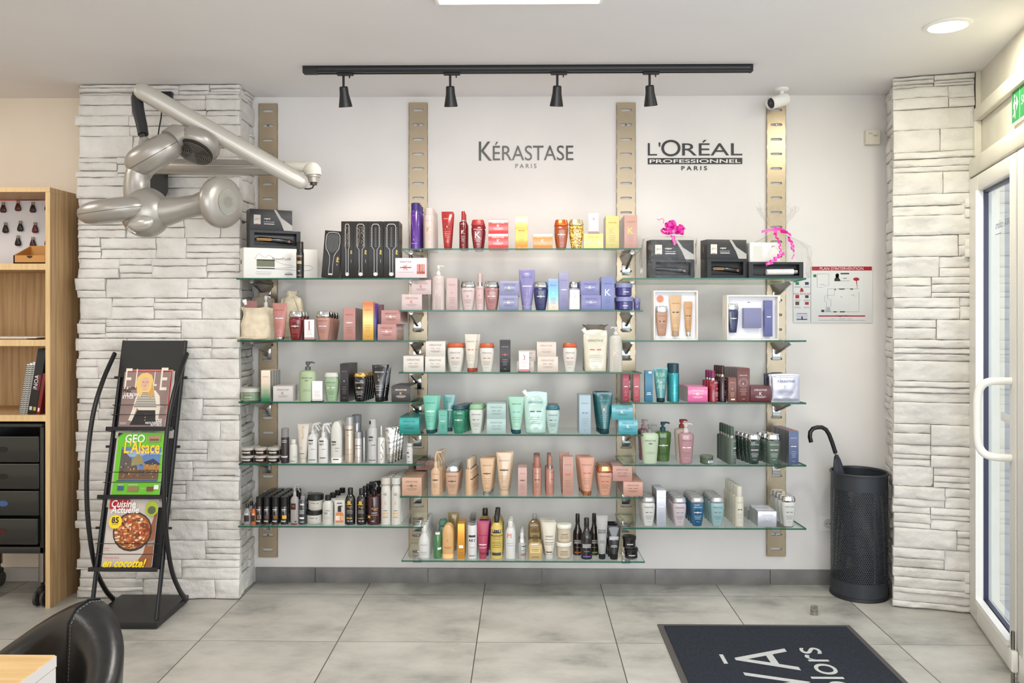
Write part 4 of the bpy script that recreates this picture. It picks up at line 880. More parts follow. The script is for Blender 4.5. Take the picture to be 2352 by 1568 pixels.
# ---- L1
use('A', 'L1', .012)
def box_l1(desc, Xl, Yl, L, dpt, z0, h, rz, mat_, items, name='product_box', side=None, cat='box', inset=False):
    root = bpy.data.objects.new(name, None); COL.objects.link(root); root.empty_display_size = .02
    root.location = (Xl, Yl, z0); root.rotation_euler = (0, 0, rz)      # origin at the front left corner
    mb = MB()
    if inset:
        mb.box(0, L, .03, dpt, 0, h, mat_, .0008); mb.box(0, .02, 0, .031, 0, h, mat_); mb.box(L-.02, L, 0, .031, 0, h, mat_); mb.box(.02, L-.02, 0, .031, 0, h*.16, mat_); mb.box(.02, L-.02, 0, .031, h*.86, h, mat_)
    else: mb.box(0, L, 0, dpt, 0, h, mat_, .0008)
    mb.build('carton', root)
    lab = MB(); prn(lab, lambda x, z: (x, -.0007, z), L, h, items)
    if side: prn(lab, lambda x, z: (-.0007, dpt*.5-x, z), dpt, h, side)
    if items: lab.build('front_print', root)
    tag(root, desc, cat); return root
a30 = R(29); z1 = shz('L1', YF+.02)+.0005
fx = P(530+133/4.48, 636, YF+.012)
SB = M((232, 230, 226), .4)
lt = TX((120, 120, 118))
hS = P(fx.x, 636, YF+.012).z and .1405
items = [('t', 'SteamPod4', .50, .66, .25, TX((96, 96, 96))), ('r', .29, .5, .24, .034, TX((112, 114, 88))), ('r', .29, .605, .24, .006, TX((50, 50, 54))), ('r', .29, .33, .24, .006, TX((60, 60, 66))),
         ('l', [(.14, .62), (.17, .74), (.2, .82), (.24, .74), (.28, .68), (.33, .78), (.38, .7), (.42, .58), (.5, .5), (.58, .46), (.66, .44)], .0012, lt), ('l', [(.41, .33), (.55, .36), (.7, .4), (.82, .46), (.9, .45), (.94, .38), (.9, .3), (.82, .28), (.6, .30), (.41, .31)], .0012, lt),
         ('t', "L'OR\u00c9AL", .60, .19, .10, TX((90, 90, 90))), ('r', .60, .14, .11, .004, TX((60, 60, 60))), ('r', .26, .22, .2, .001, lt), ('r', .26, .17, .22, .001, lt), ('r', .26, .13, .18, .001, lt)]
ZS = P(530+133/4.48, 450+528/4.48, YF+.012).z
h1 = ZS-z1
LB = 'top left shelf'
box_l1('big white styling iron box at the bottom of the stack, '+LB, fx.x, YF+.012, .36, .105, z1, h1, a30, SB, items, side=[('r', -.1, .55, .22, .02, TX((70, 66, 66))), ('r', -.1, .25, .2, .004, TX((70, 66, 66)))])
c30, s30 = math.cos(a30), math.sin(a30)
bx = P(530+195/4.48, 560, YF+.03); hB = P(bx.x, 450+345/4.48, YF+.03); 
hb = P(530+195/4.48, 450+345/4.48, YF+.03).z-ZS
zB = ZS+.0006
BK = M((32, 32, 34), .35)
b1 = box_l1('open black box showing a straightener, middle of the stack, '+LB, bx.x, YF+.035, .245, .085, zB, hb, a30, BK, [], inset=True, side=[('r', .22, .55, .12, .03, TX((210, 208, 204)))])
mb = MB(); 
def iron(mb, L, h, gold=True, x0=.028):
    mb.tube([(x0, .020, h*.50), (x0+.02, .018, h*.52), (L*.55, .018, h*.46), (L*.8, .018, h*.40), (L-.03, .018, h*.34)], [.006, .011, .012, .012, .008], M((26, 26, 28), .3, coat=.5), 14)
    if gold: mb.box(x0+.004, L*.42, .003, .008, h*.51, h*.535, M((214, 160, 90), .25, .8)); mb.box(x0+.004, L*.42, .003, .008, h*.43, h*.455, M((214, 160, 90), .25, .8))
    mb.tube([(L*.77, .008, h*.41), (L*.77, .003, h*.41)], .007, M((110, 84, 74), .3, .6), 14)
iron(mb, .245, hb); o = mb.build('hair_straightener'); o.location = b1.location; o.rotation_euler = b1.rotation_euler
tag(o, 'black hair straightener with gold plates in the open box, top left shelf', 'hair straightener')
GH = lambda w_, x_: [('r', x_-.0, .62, w_, .032, TX((222, 212, 200))), ('t', 'ghd', x_, .64, w_*.8, TX((150, 60, 50)))]
lidp = [('r', .17, .50, .16, .046, TX((224, 214, 204))), ('t', 'ghd', .17, .52, .11, TX((90, 90, 90))), ('r', .17, .28, .1, .004, TX((190, 90, 80))), ('t', 'original', .40, .55, .15, TX(WT), dict(bold=.02)), ('t', 'professional styler', .45, .40, .25, TX(WT)), ('r', .45, .30, .24, .003, TX(WT)), ('p', [(.56, .99), (.62, .99), (.74, .62), (.999, .26), (.999, .01), (.80, .01), (.72, .42)], TX((176, 174, 170)))]
bu = P(530+195/4.48, 520, YF+.035)
hl = P(530+195/4.48, 450+130/4.48, YF+.035).z-(zB+hb)
lid = box_l1('closed black styler box on top of the stack, '+LB, bu.x, YF+.037, .205, .085, zB+hb+.0006, hl, a30, M((44, 44, 46), .4), lidp, side=[('r', .0, .5, .06, .03, TX((180, 170, 130)))])
put('can', 675, 752, 470, 'small black spray can with gold label', 1, off=.004, cz=.72, rc=.9, col=(30, 28, 30), cap=(44, 42, 42), st='', items=[('r', 0, .43, .6, .014, TX((196, 160, 110))), ('r', 0, .60, .7, .01, TX((150, 120, 90))), ('r', 0, .2, .3, .003, TX((220, 210, 190))), ('r', 0, .08, .5, .003, TX((220, 140, 90)))])
# brush boxes
SV = TX((196, 196, 196)); DG = TX((70, 70, 72)); YG = TX((220, 190, 90))
rr = random.Random(2)
padd = [('l', [(-.36, .62), (-.40, .75), (-.38, .9), (-.26, .96), (.0, .97), (.26, .96), (.38, .9), (.40, .75), (.36, .62), (.2, .53), (.12, .46)], .0024, SV), ('l', [(-.36, .62), (-.2, .53), (-.12, .46)], .0024, SV), ('p', [(-.33, .64), (-.35, .88), (-.2, .94), (.2, .94), (.35, .88), (.33, .64), (.1, .54), (-.1, .54)], DG)]
padd += [('r', x/12, .6+.035*j, .02, .0012, SV) for x in range(-3, 4) for j in range(9)]
padd += [('l', [(-.12, .46), (-.1, .3), (-.12, .1)], .0016, SV), ('l', [(.12, .46), (.1, .3), (.12, .1)], .0016, SV), ('r', 0, .08, .24, .008, SV), ('t', 'ghd', .33, .40, .30, YG, dict(rot=2, bold=.03)), ('r', .33, .29, .04, .01, TX((150, 150, 150)))]
q = put('box', 930, 1112, 357, 'black box picturing a paddle brush', 2, step=.05, dep=.045, col=(44, 42, 42), st='', items=padd, c=(WT, WT, WT)) 
for o in [x for x in COL.objects if x.get('label', '').startswith('black box picturing a paddle')]: o.rotation_euler = (R(-3), R(4), 0); 
def rbrush(bw, rough):
    it = [('l', [(-bw, .92), (-bw, .55), (-.10, .50), (-.09, .15), (-.12, .09)], .0020, SV), ('l', [(bw, .92), (bw, .55), (.10, .50), (.09, .15), (.12, .09)], .0020, SV), ('l', [(-bw, .92), (-bw*.6, .95), (bw*.6, .95), (bw, .92)], .003, SV)]
    for j in range(13):
        z = .56+.027*j
        for s_ in (-1, 1):
            it.append(('r', s_*(bw+.07), z, .09, .0009, SV if not rough else TX((150, 140, 130))))
            if rough: it.append(('l', [(s_*bw*rr.uniform(.0, 1), z), (s_*bw*rr.uniform(.0, 1), z+.02)], .0014, TX((190, 176, 160))))
        if not rough: it.append(('r', 0, z, .12, .0018, TX((150, 150, 150))))
    it += [('e', 0, .07, .30, .018, TX((206, 206, 206))), ('t', 'ghd', .33, .46, .30, YG, dict(rot=2, bold=.03)), ('r', .34, .30, .03, .016, TX((150, 150, 150)))]
    return it
for i, (xa, xb, bw, rg, nm) in enumerate(((1137, 1259, .16, 1, 'a thin bristle brush'), (1261, 1411, .24, 1, 'a wide bristle brush'), (1414, 1566, .24, 0, 'a vented round brush'), (1573, 1732, .28, 0, 'the largest round brush'))):
    put('box', xa, xb, 260, 'tall black box picturing '+nm, 2 if i == 3 else 1, dep=.05, step=.055, col=(42, 40, 40), side=(34, 28, 48), st='', items=rbrush(bw, rg))
b = box_l1('pale pink box of ampoules at the right end of the top left shelf', P(530+1690/4.48, 620, YF-.004).x, YF+.004, .150, .035, z1+.001, P(950, 450+640/4.48, YF+.004).z-z1, R(-3), M((226, 206, 212), .35), [('t', BR, .34, .82, .36, TX((110, 90, 90))), ('r', .34, .52, .36, .004, TX((120, 50, 50))), ('t', 'K', .34, .52, .13, TX((216, 80, 50))), ('r', .34, .28, .5, .001, TX(GY)), ('r', .83, .45, .26, .045, TX((214, 130, 120))), ('r', .78, .45, .05, .04, TX((240, 200, 196))), ('r', .88, .45, .05, .04, TX((240, 200, 196))), ('r', .83, .25, .26, .012, TX((226, 100, 60)))])
# ---- L2
use('A', 'L2', .012)
PI_ = (222, 150, 142)
put('tube', 430, 582, 1100, 'salmon pink tube with chrome cap', 1, off=.006, col=(220, 140, 130), cap='chrome', c=((170, 70, 60), (120, 150, 190), (240, 230, 240)), st='KB', ch=.09)
put('bain', 602, 748, 1185, 'ruby red bottle with chrome cap', 3, col=(138, 22, 28), cap='chrome', c=((200, 100, 100), WT, WT), st='KB', tr=1)
put('card', 752, 853, 1272, 'small card numbered 1 beside ruby bottle', 1, off=.002, num='1', acc=(190, 120, 120), dep=.02)
put('bain', 883, 1033, 1185, 'rose pink bottle with chrome cap', 4, col=(212, 150, 134), cap='chrome', c=((130, 80, 70), (120, 150, 200), WT), st='KB')
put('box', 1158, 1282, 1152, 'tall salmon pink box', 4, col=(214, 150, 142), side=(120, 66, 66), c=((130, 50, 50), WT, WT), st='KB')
put('box', 1357, 1467, 1090, 'tall iridescent rainbow box', 1, mat=grad((236, 180, 90), (214, 130, 90), .1, .95, (230, 214, 140), .35), c=((150, 80, 60), WT, WT), st='KB')
put('box', 1445, 1500, 1105, 'slim blue violet box behind the rainbow box', 1, off=.06, dep=.05, mat=grad((90, 150, 210), (90, 60, 170), .1, .9, (90, 90, 210), .3), st='')
put('box', 1480, 1560, 1118, 'slim plum box behind the rainbow box', 1, off=.115, dep=.05, col=(150, 96, 106), st='')
q = put('box', 1510, 1703, 1318, 'lower dusty pink box', 3, col=(214, 152, 146), c=((130, 70, 70), WT, WT), st='KB')
put('box', 1548, 1745, 1175, 'upper dusty pink box', 3, on=q, col=(214, 152, 146), c=((130, 70, 70), WT, (250, 240, 220)), st='KB')
# ---- L3
use('E', 'L3', .012)
put('jar', 122, 350, 562, 'low green jar with white lid', 1, lz=.70, col=(142, 172, 132), cap=(226, 226, 214), st='', tr=1, items=[('r', 0, .45, .5, .002, TX((60, 90, 60))), ('r', 0, .36, .4, .0015, TX(WT)), ('r', 0, .28, .6, .001, TX((60, 90, 60)))])
put('box', 355, 463, 360, 'tall silver box fading to green', 4, mat=grad((60, 140, 100), (226, 208, 190), .08, .6, (170, 190, 160), .25), side=(160, 160, 158), c=((150, 110, 90), (220, 200, 170), WT), st='K')
put('box', 497, 728, 545, 'low white box with thin grey emblem', 1, col=(232, 226, 222), c=((130, 120, 116), (110, 110, 110), WT), st='K')
put('pump', 808, 1005, 255, 'light green pump bottle with grey pump', 1, bz=.785, dirn=1, dep=.055, col=(186, 212, 164), cap=(104, 104, 108), c=((70, 90, 60), (140, 150, 120), (150, 120, 80)), st='', taper=0, items=[('t', BR, 0, .60, .62, TX((70, 80, 60))), ('r', 0, .53, .2, .004, TX((120, 120, 60))), ('r', 0, .30, .4, .001, TX(GY)), ('r', 0, .27, .5, .001, TX(GY))])
put('card', 950, 1070, 487, 'small numbered card before the green pump', 1, off=-.0, num='', acc=(150, 160, 160), band=0, dep=.02)
put('bain', 1103, 1275, 385, 'light green bottle with white cap', 1, col=(170, 206, 160), cap=(236, 236, 226), c=((70, 100, 70), (50, 70, 50), WT), st='KB', cz=.84)
put('box', 1283, 1383, 282, 'tall black box', 4, dep=.052, col=(48, 42, 46), c=((170, 166, 170), WT, WT), st='K')
put('bain', 1440, 1605, 388, 'black bottle with gold cap', 5, dep=.052, col=(26, 20, 24), cap='gold', c=((220, 220, 220), WT, (170, 150, 110)), st='KB', tr=1, cz=.86)
put('tube', 1660, 1835, 295, 'glossy black tube with gold emblem', 2, xoff=.012, step=.05, col=(26, 24, 28), cap=(20, 18, 20), c=(WT, (214, 176, 104), (200, 196, 190)), st='K', tr=1, ch=.12)
put('box', 1888, 2110, 545, 'low dark grey box with gold emblem', 3, col=(74, 68, 68), side=(110, 106, 104), c=(WT, (220, 180, 110), WT), st='K')
# ---- L4
use('E', 'L4', .016)
for nm, xa, xb, cc in (('left', 122, 276, (46, 36, 34)), ('centre', 280, 426, (70, 30, 26)), ('right', 430, 582, (44, 36, 36))):
    lb = [('r', 0, .42, .6, .006, TX((200, 196, 190)))]
    q = put('jar', xa, xb, 1352, 'lower dark jar, %s pile' % nm, 1, lz=.68, col=cc, cap=(214, 208, 196), st='', tr=1, items=lb)
    put('jar', xa+4, xb-2, 1262, 'upper dark jar, %s pile' % nm, 1, on=q, lz=.68, col=cc, cap=(214, 208, 196), st='', tr=1, items=lb)
for nm, xa, xb in (('left', 190, 345), ('right', 488, 610)):
    q = put('jar', xa, xb, 1345, 'lower back jar, %s pair' % nm, 1, off=.10, lz=.68, col=(46, 36, 34), cap=(200, 194, 184), st='', tr=1)
    put('jar', xa, xb, 1245, 'upper back jar, %s pair' % nm, 1, on=q, lz=.68, col=(46, 36, 34), cap=(200, 194, 184), st='', tr=1)
put('can', 592, 685, 1037, 'black spray can with grey cap', 1, cz=.745, rc=.96, col=(52, 42, 42), cap=(150, 148, 146), st='', items=[('t', "L'OR\u00c9AL", 0, .66, .7, TX((220, 216, 210))), ('r', 0, .61, .6, .002, TX(WT)), ('r', 0, .19, .8, .008, TX((190, 190, 190)))])
put('bottle', 690, 785, 1168, 'small white pump bottle beside the black can', 1, prof='short', rc=.62, col=(236, 234, 226), cap=(242, 240, 234), st='', items=[('r', .25, .3, .4, .001, TX(GY)), ('r', .25, .25, .4, .001, TX(GY)), ('r', .0, .1, .6, .003, TX(GY))])
put('tube', 785, 918, 988, 'plain white tube', 2, xoff=.002, col=(236, 228, 214), cap=(236, 230, 218), st='', items=[('r', -.2, .40, .4, .001, TX(GY)), ('r', -.2, .36, .36, .001, TX(GY)), ('r', -.1, .25, .5, .003, TX((110, 80, 70))), ('t', 'S', .0, .78, .16, TX((200, 160, 110)), dict(st=4))], ch=.12)
put('trigger', 907, 1018, 980, 'white mousse bottle with round trigger', 2, bz=.74, col=(236, 236, 232), cap=(228, 228, 224), st='', items=[(a, (b_-.12) if a != 't' else -.12, *r) for a, b_, *r in [('r', 0, .58, .5, .007, TX(DK))]]+[('t', 'ART', -.12, .50, .5, TX(DK), dict(bold=.02)), ('r', .1, .36, .4, .002, TX(GY)), ('r', 0, .09, .7, .003, TX(DK))])
put('trigger', 1030, 1145, 980, 'white trigger spray bottle', 2, bz=.66, col=(238, 238, 234), cap=(240, 240, 238), st='', items=[('r', -.12, .56, .46, .007, TX(DK)), ('t', 'ART', -.12, .48, .48, TX(DK), dict(bold=.02)), ('r', .1, .36, .4, .002, TX(GY)), ('r', 0, .14, .6, .004, TX(DK))])
put('bottle', 1178, 1312, 958, 'big white cream bottle', 3, prof='soft', e=2.6, dep=.045, col=(238, 236, 228), cap=(238, 236, 228), st='', items=[('r', -.18, .52, .4, .007, TX(DK)), ('t', 'ART', -.18, .455, .42, TX(DK), dict(bold=.02)), ('t', 'DESIGN', .12, .37, .4, TX(DK)), ('r', .1, .3, .3, .002, TX(GY)), ('r', 0, .1, .5, .005, TX(DK))])
SM = foil((196, 182, 166), .28, .6)
put('can', 1342, 1447, 900, 'tall silver spray can', 1, mat=SM, cz=.82, rc=.98, cap='silver', st='', items=[('r', 0, .72, .8, .004, TX(DK)), ('l', [(-.4, .60), (-.1, .61), (.1, .60), (.4, .62)], .002, TX((60, 60, 60))), ('r', 0, .3, .8, .001, TX((110, 90, 70))), ('r', 0, .2, .8, .001, TX((110, 90, 70)))])
put('can', 1425, 1535, 878, 'tall grey spray can behind the silver ones', 1, off=.10, mat=foil((170, 170, 172), .28, .6), cz=.84, rc=1.0, cap=(150, 150, 154), st='')
put('can', 1457, 1540, 1083, 'short silver spray can', 1, mat=foil((202, 196, 190), .28, .6), cz=.8, rc=.9, cap='silver', st='', items=[('r', 0, .58, .8, .003, TX(DK)), ('r', 0, .48, .8, .002, TX(DK)), ('r', 0, .2, .8, .001, TX(DK))])
put('can', 1535, 1595, 1065, 'slim grey spray can behind the short one', 1, off=.06, mat=foil((176, 176, 176), .28, .6), cz=.8, rc=.95, cap=(150, 150, 154), st='')
put('can', 1610, 1722, 930, 'white metallic spray can with dark button', 1, cz=.80, rc=.82, col=(208, 208, 208), cap=(206, 206, 206), st='', items=[('r', -.1, .60, .48, .008, TX(DK)), ('t', 'ART', -.1, .53, .5, TX(DK), dict(bold=.02)), ('r', .15, .42, .4, .004, TX(GY)), ('r', 0, .08, .7, .003, TX(DK)), ('e', -.2, .93, .18, .02, TX((30, 30, 30)))])
put('spray', 1722, 1815, 1010, 'silver patterned spray bottle', 1, bz=.70, rz=.80, rc=.42, mat=foil((206, 204, 200), .3, .3), cap='silver', st='', items=[('l', [(-.3, .1), (-.1, .2), (-.35, .3), (-.1, .4), (-.3, .5), (-.1, .6)], .003, TX((110, 100, 90)))])
def crinkle():
    m, nt, b, out = nodes('crinkled_silver_foil'); b.inputs['Metallic'].default_value = .9; b.inputs['Roughness'].default_value = .18; b.inputs[0].default_value = (*lin((206, 204, 200)), 1)
    tc = N(nt, 'ShaderNodeTexCoord'); no = N(nt, 'ShaderNodeTexNoise'); no.inputs['Scale'].default_value = 45; nt.links.new(tc.outputs['Object'], no.inputs[0])
    bp = N(nt, 'ShaderNodeBump'); bp.inputs['Strength'].default_value = .8; bp.inputs['Distance'].default_value = .006; nt.links.new(no.outputs[0], bp.inputs['Height']); nt.links.new(bp.outputs[0], b.inputs['Normal']); return m
FOIL = crinkle()
put('tube', 1815, 1935, 1030, 'crinkled silver foil tube', 4, xoff=.007, step=.05, mat=FOIL, capmat=CHROME, st='', ch=.08)
put('bottle', 2062, 2137, 1213, 'small white bottle alone at the right end', 1, prof='round', rc=.92, col=(222, 222, 222), cap=(226, 226, 226), st='', items=[('r', -.2, .54, .32, .006, TX(DK)), ('r', -.1, .34, .3, .006, TX(GY)), ('r', 0, .1, .4, .002, TX(GY))])
# ---- L5
use('G', 'L5', .03)
TB = lambda c: [('r', 0.02, .30, .66, .028, TX((40, 36, 34))), ('r', .02, .52, .5, .003, TX(WT))]
put('bottle', 150, 237, 492, 'small grey bottle with black tip', 2, step=.06, xoff=.001, prof='neck', col=(170, 162, 166), cap=(26, 26, 28), st='', items=TB(0))
put('bottle', 240, 298, 500, 'small orange bottle with black tip', 3, step=.05, xoff=-.003, prof='neck', col=(232, 112, 28), cap=(26, 26, 28), st='', items=TB(0))
for nm, xa, xb, cc in (('black', 298, 382, (34, 30, 30)), ('brown', 386, 472, (96, 66, 58)), ('olive', 484, 576, (120, 92, 44)), ('golden', 586, 681, (222, 172, 72))):
    put('can', xa, xb, 408, 'small black can, %s colour patch' % nm, 6, step=.046, dep=.042, cz=.68, rc=1.0, col=(34, 30, 30), cap=(30, 27, 27), st='', tr=1, items=[('r', 0, .55, .5, .004, TX((220, 216, 214))), ('r', 0, .49, .4, .002, TX((214, 130, 60))), ('r', .08, .28, .5, .017, TX((190, 180, 170) if nm == 'black' else cc)), ('r', .08, .28, .46, .0155, TX(cc)), ('r', -.05, .13, .6, .006, TX((190, 186, 184)))])
put('trigger', 703, 800, 256, 'silver bottle with silver trigger, dark red base', 1, bz=.70, col=(178, 172, 172), cap=(186, 186, 190), st='', items=[('r', -.1, .45, .62, .030, TX((50, 30, 28))), ('t', 'OIL', -.1, .46, .5, TX((214, 120, 50))), ('r', .2, .08, .2, .006, TX((90, 30, 30))), ('r', 0, .02, 1, .006, TX((110, 24, 24)))])
put('can', 803, 893, 400, 'slim dark grey bottle with silver cap', 3, step=.055, xoff=.003, cz=.86, rc=.6, col=(58, 60, 66), cap=(160, 160, 162), st='', tr=1, items=[('r', 0, .72, .5, .008, TX((210, 210, 210))), ('r', -.05, .5, .6, .002, TX(WT)), ('r', -.05, .45, .6, .002, TX(WT)), ('r', -.05, .4, .6, .002, TX(WT)), ('r', -.05, .24, .6, .008, TX(WT)), ('r', 0, .1, .5, .004, TX((180, 180, 180)))])
JL = [('r', -.05, .5, .3, .003, TX(GY)), ('e', .22, .48, .08, .006, TX(GY)), ('r', 0, .2, .6, .001, TX(GY))]
q = put('jar', 893, 1077, 562, 'lower white jar with black lid', 1, lz=.70, rb=.98, col=(226, 224, 216), cap=(30, 30, 32), st='', items=JL)
put('jar', 907, 1090, 375, 'upper white jar with black lid', 1, on=q, lz=.66, rb=.94, col=(222, 218, 206), cap=(30, 30, 32), st='', items=JL)
put('bottle', 1078, 1210, 390, 'white bottle with black cap', 4, step=.07, xoff=.008, prof='short', rc=.54, col=(232, 230, 222), cap=(30, 30, 32), st='', items=[('t', "L'OR\u00c9AL", 0, .50, .55, TX(DK)), ('r', -.12, .42, .35, .003, TX(GY)), ('r', -.12, .38, .3, .003, TX(GY)), ('e', .3, .38, .16, .011, TX((190, 190, 180))), ('r', 0, .28, .6, .001, TX(GY)), ('r', 0, .22, .6, .001, TX(GY))])
put('box', 1217, 1337, 452, 'white box picturing a pump bottle', 3, dep=.055, step=.06, col=(230, 226, 216), st='', items=[('r', 0, .88, .5, .004, TX(DK)), ('r', 0, .64, .34, .026, TX((40, 38, 38))), ('r', .1, .76, .4, .004, TX((40, 38, 38))), ('p', [(-.38, .46), (-.2, .52), (.2, .52), (.4, .46), (.4, .1), (-.38, .1)], TX((206, 130, 76))), ('r', .01, .28, .76, .022, TX((232, 228, 220))), ('r', -.15, .31, .3, .003, TX(GY)), ('r', 0, .24, .6, .001, TX(GY))])
AG = lambda last: [('e', -.05, .62, .34, .018, TX((214, 170, 70))), ('t', 'T', -.05, .62, .10, TX((40, 30, 20)), dict(bold=.03)), ('r', -.05, .565, .56, .003, TX((214, 170, 70))), ('t', 'Argan', 0, .50, .56, TX((206, 160, 80)), dict(shear=.4)), ('t', 'OIL', .12, .455, .2, TX((206, 160, 80))), ('r', 0, .4, .5, .002, TX((190, 186, 180))), ('r', 0, .36, .6, .002, TX((190, 186, 180))), ('r', 0, .32, .6, .001, TX((190, 186, 180))), ('t', last, 0, .19, .6, TX((206, 170, 90)), dict(bold=.02)), ('t', 'NO', -.12, .11, .24, TX(WT), dict(bold=.02)), ('r', .2, .11, .2, .003, TX(WT))]
put('bottle', 1347, 1463, 305, 'black round shouldered bottle, gold print', 1, prof='short', rc=.52, col=(24, 20, 22), cap=(22, 20, 22), st='', tr=1, items=AG('MASK'))
put('bottle', 1480, 1594, 312, 'black bottle left of the dark red pump', 4, step=.068, xoff=.004, prof='short', rc=.52, col=(24, 20, 22), cap=(22, 20, 22), st='', tr=1, items=AG('SHAMPOO'))
put('pump', 1603, 1762, 252, 'dark red pump bottle with black pump', 2, bz=.73, dep=.062, step=.08, xoff=.01, dirn=-1, taper=0, col=(66, 20, 22), cap=(24, 22, 24), st='', tr=1, items=[('t', 'Argan', .1, .40, .5, TX((206, 170, 110)), dict(shear=.4)), ('t', 'OIL', .2, .365, .2, TX((206, 170, 110))), ('r', .1, .3, .4, .002, TX(WT)), ('r', .1, .25, .5, .001, TX(WT)), ('r', -.3, .2, .2, .012, TX((214, 170, 70))), ('t', 'NO', 0, .1, .2, TX(WT))])
GKI = [('t', 'GK', 0, .66, .36, TX((90, 90, 90)), dict(st=1.4)), ('t', 'HAIR', 0, .47, .34, TX((226, 150, 70)), dict(rot=2, bold=.03)), ('r', 0, .31, .4, .003, TX(GY)), ('r', 0, .255, .56, .006, TX((232, 160, 70))), ('r', 0, .2, .56, .003, TX((232, 160, 70))), ('r', 0, .165, .5, .002, TX(GY))]
put('bottle', 1765, 1881, 185, 'tall white bottle, left pair of rows', 4, step=.062, xoff=.002, prof='round', rc=.98, col=(236, 232, 222), cap=(236, 226, 212), st='', items=GKI)
put('bottle', 1886, 1999, 185, 'tall white bottle, right pair of rows', 5, step=.062, xoff=.002, prof='round', rc=.98, col=(236, 232, 222), cap=(232, 232, 226), st='', items=GKI)
# ---- R2..R5 and R1
use('F', 'R3', .012)
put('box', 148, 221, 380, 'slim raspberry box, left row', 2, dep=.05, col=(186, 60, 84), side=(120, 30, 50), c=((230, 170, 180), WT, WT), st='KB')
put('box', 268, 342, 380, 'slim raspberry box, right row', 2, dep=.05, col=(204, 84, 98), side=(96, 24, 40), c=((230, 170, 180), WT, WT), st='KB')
put('box', 400, 487, 350, 'slim bright blue box', 1, col=(52, 138, 182), c=((160, 210, 230), WT, WT), st='', items=[('r', 0.15, .95, .4, .010, TX((236, 230, 220))), ('r', 0, .3, .5, .003, TX(WT)), ('r', 0, .25, .6, .003, TX(WT))])
put('tube', 495, 655, 315, 'teal tube printed with large pale letters', 1, col=(70, 156, 160), cap=(20, 50, 64), st='', tr=1, items=[('t', 'KER', 0, .80, .66, TX((170, 206, 170)), dict(bold=-.01)), ('t', 'AST', 0, .62, .62, TX((170, 206, 170)), dict(bold=-.01)), ('t', 'ASE', 0, .45, .56, TX((170, 206, 170)), dict(bold=-.01)), ('t', 'K', 0, .58, .1, TX(WT))], ch=.12)
put('can', 668, 783, 265, 'metallic teal spray can', 2, cz=.76, rc=.94, mat=foil((58, 150, 160), .25, .6), cap=(18, 74, 92), st='', items=[('r', 0, .44, .3, .002, TX((220, 180, 90))), ('r', 0, .24, .4, .002, TX((220, 180, 90)))])
put('box', 882, 1105, 530, 'low magenta pink box', 3, off=.006, dep=.075, col=(208, 90, 146), side=(150, 110, 110), c=((250, 220, 230), WT, WT), st='KB', mat=M((208, 90, 146), .22, coat=.6))
put('spray', 1102, 1222, 345, 'crimson bottle with magenta cap', 3, bz=.70, rz=.70, rc=.46, col=(172, 14, 44), cap=(150, 28, 92), c=(WT, WT, WT), st='K', tr=1)
put('spray', 1225, 1312, 290, 'dark maroon pump bottle with gold collar', 4, off=.02, bz=.70, rz=.90, rc=.56, col=(50, 14, 22), cap=(64, 22, 26), ringmat=M((196, 176, 150), .2, .9), c=((200, 180, 170), (230, 200, 120), WT), st='K', tr=1)
put('box', 1337, 1431, 425, 'small brown box', 1, col=(140, 76, 64), c=((230, 200, 190), WT, WT), st='K', items=[('r', .05, .12, .46, .007, TX((230, 220, 210)))])
put('box', 1437, 1578, 322, 'tall brown box with scrolled emblem', 5, dep=.05, col=(122, 54, 50), side=(84, 44, 38), c=((236, 220, 210), WT, WT), st='K', items=[('l', [(.36*math.cos(t*.42), .58+.13*math.sin(t*.42)) for t in range(0, 16)], .0008, TX((220, 190, 180))), ('l', [(.28*math.cos(t*.42+.3), .58+.09*math.sin(t*.42+.3)) for t in range(0, 16)], .0008, TX((220, 190, 180)))])
put('box', 1585, 1818, 522, 'low maroon box', 1, dep=.075, col=(112, 36, 48), c=((236, 220, 220), WT, WT), st='K')
put('sachet', 1830, 2150, 388, 'silver foil sachet', 2, dep=.02, step=.05, mat=foil((196, 196, 210), .3, .5), c=((110, 110, 120), (214, 214, 226), WT), st='K')
put('sachet', 1740, 2000, 376, 'dark foil sachet behind the silver one', 1, off=.15, dep=.02, mat=foil((60, 60, 74), .3, .5), st='')
use('F', 'R4', .016)
put('pump', 353, 553, 948, 'pale green pump bottle with grey pump', 1, bz=.785, dep=.055, dirn=1, col=(204, 224, 190), cap=(150, 150, 154), c=((70, 90, 70), GY, GY), st='', items=[('t', BR, 0, .60, .6, TX((70, 90, 70))), ('r', 0, .52, .2, .004, TX(DK)), ('r', 0, .3, .4, .001, TX(GY)), ('r', 0, .27, .5, .001, TX(GY))])
put('pump', 505, 692, 922, 'clear green pump bottle with teal pump', 1, off=.11, bz=.775, dep=.055, dirn=1, col=(74, 122, 34), cap=(32, 92, 110), c=((50, 80, 30), WT, WT), st='KB', tr=1)
put('pump', 318, 440, 893, 'mauve pump bottle behind the pale green one', 1, off=.16, bz=.78, dep=.055, dirn=1, col=(176, 116, 126), cap=(220, 180, 190), c=((110, 60, 70), RD, WT), st='', tr=1)
put('pump', 770, 947, 938, 'mauve pink pump bottle with white pump', 1, bz=.775, dep=.055, dirn=1, col=(196, 144, 150), cap=(240, 222, 220), c=((130, 80, 80), (200, 30, 50), WT), st='KB', tr=1)
put('pump', 728, 890, 893, 'cream pump bottle with orange red pump', 1, off=.12, bz=.79, dep=.055, dirn=1, col=(226, 212, 196), cap=(190, 58, 40), st='')
put('jar', 1017, 1167, 1297, 'low olive green jar with price tag', 1, lz=.72, rb=.98, col=(86, 108, 84), cap=(104, 124, 100), st='', items=[('r', .22, .3, .42, .011, TX((232, 232, 236))), ('r', .2, .3, .3, .004, TX((50, 50, 60)))])
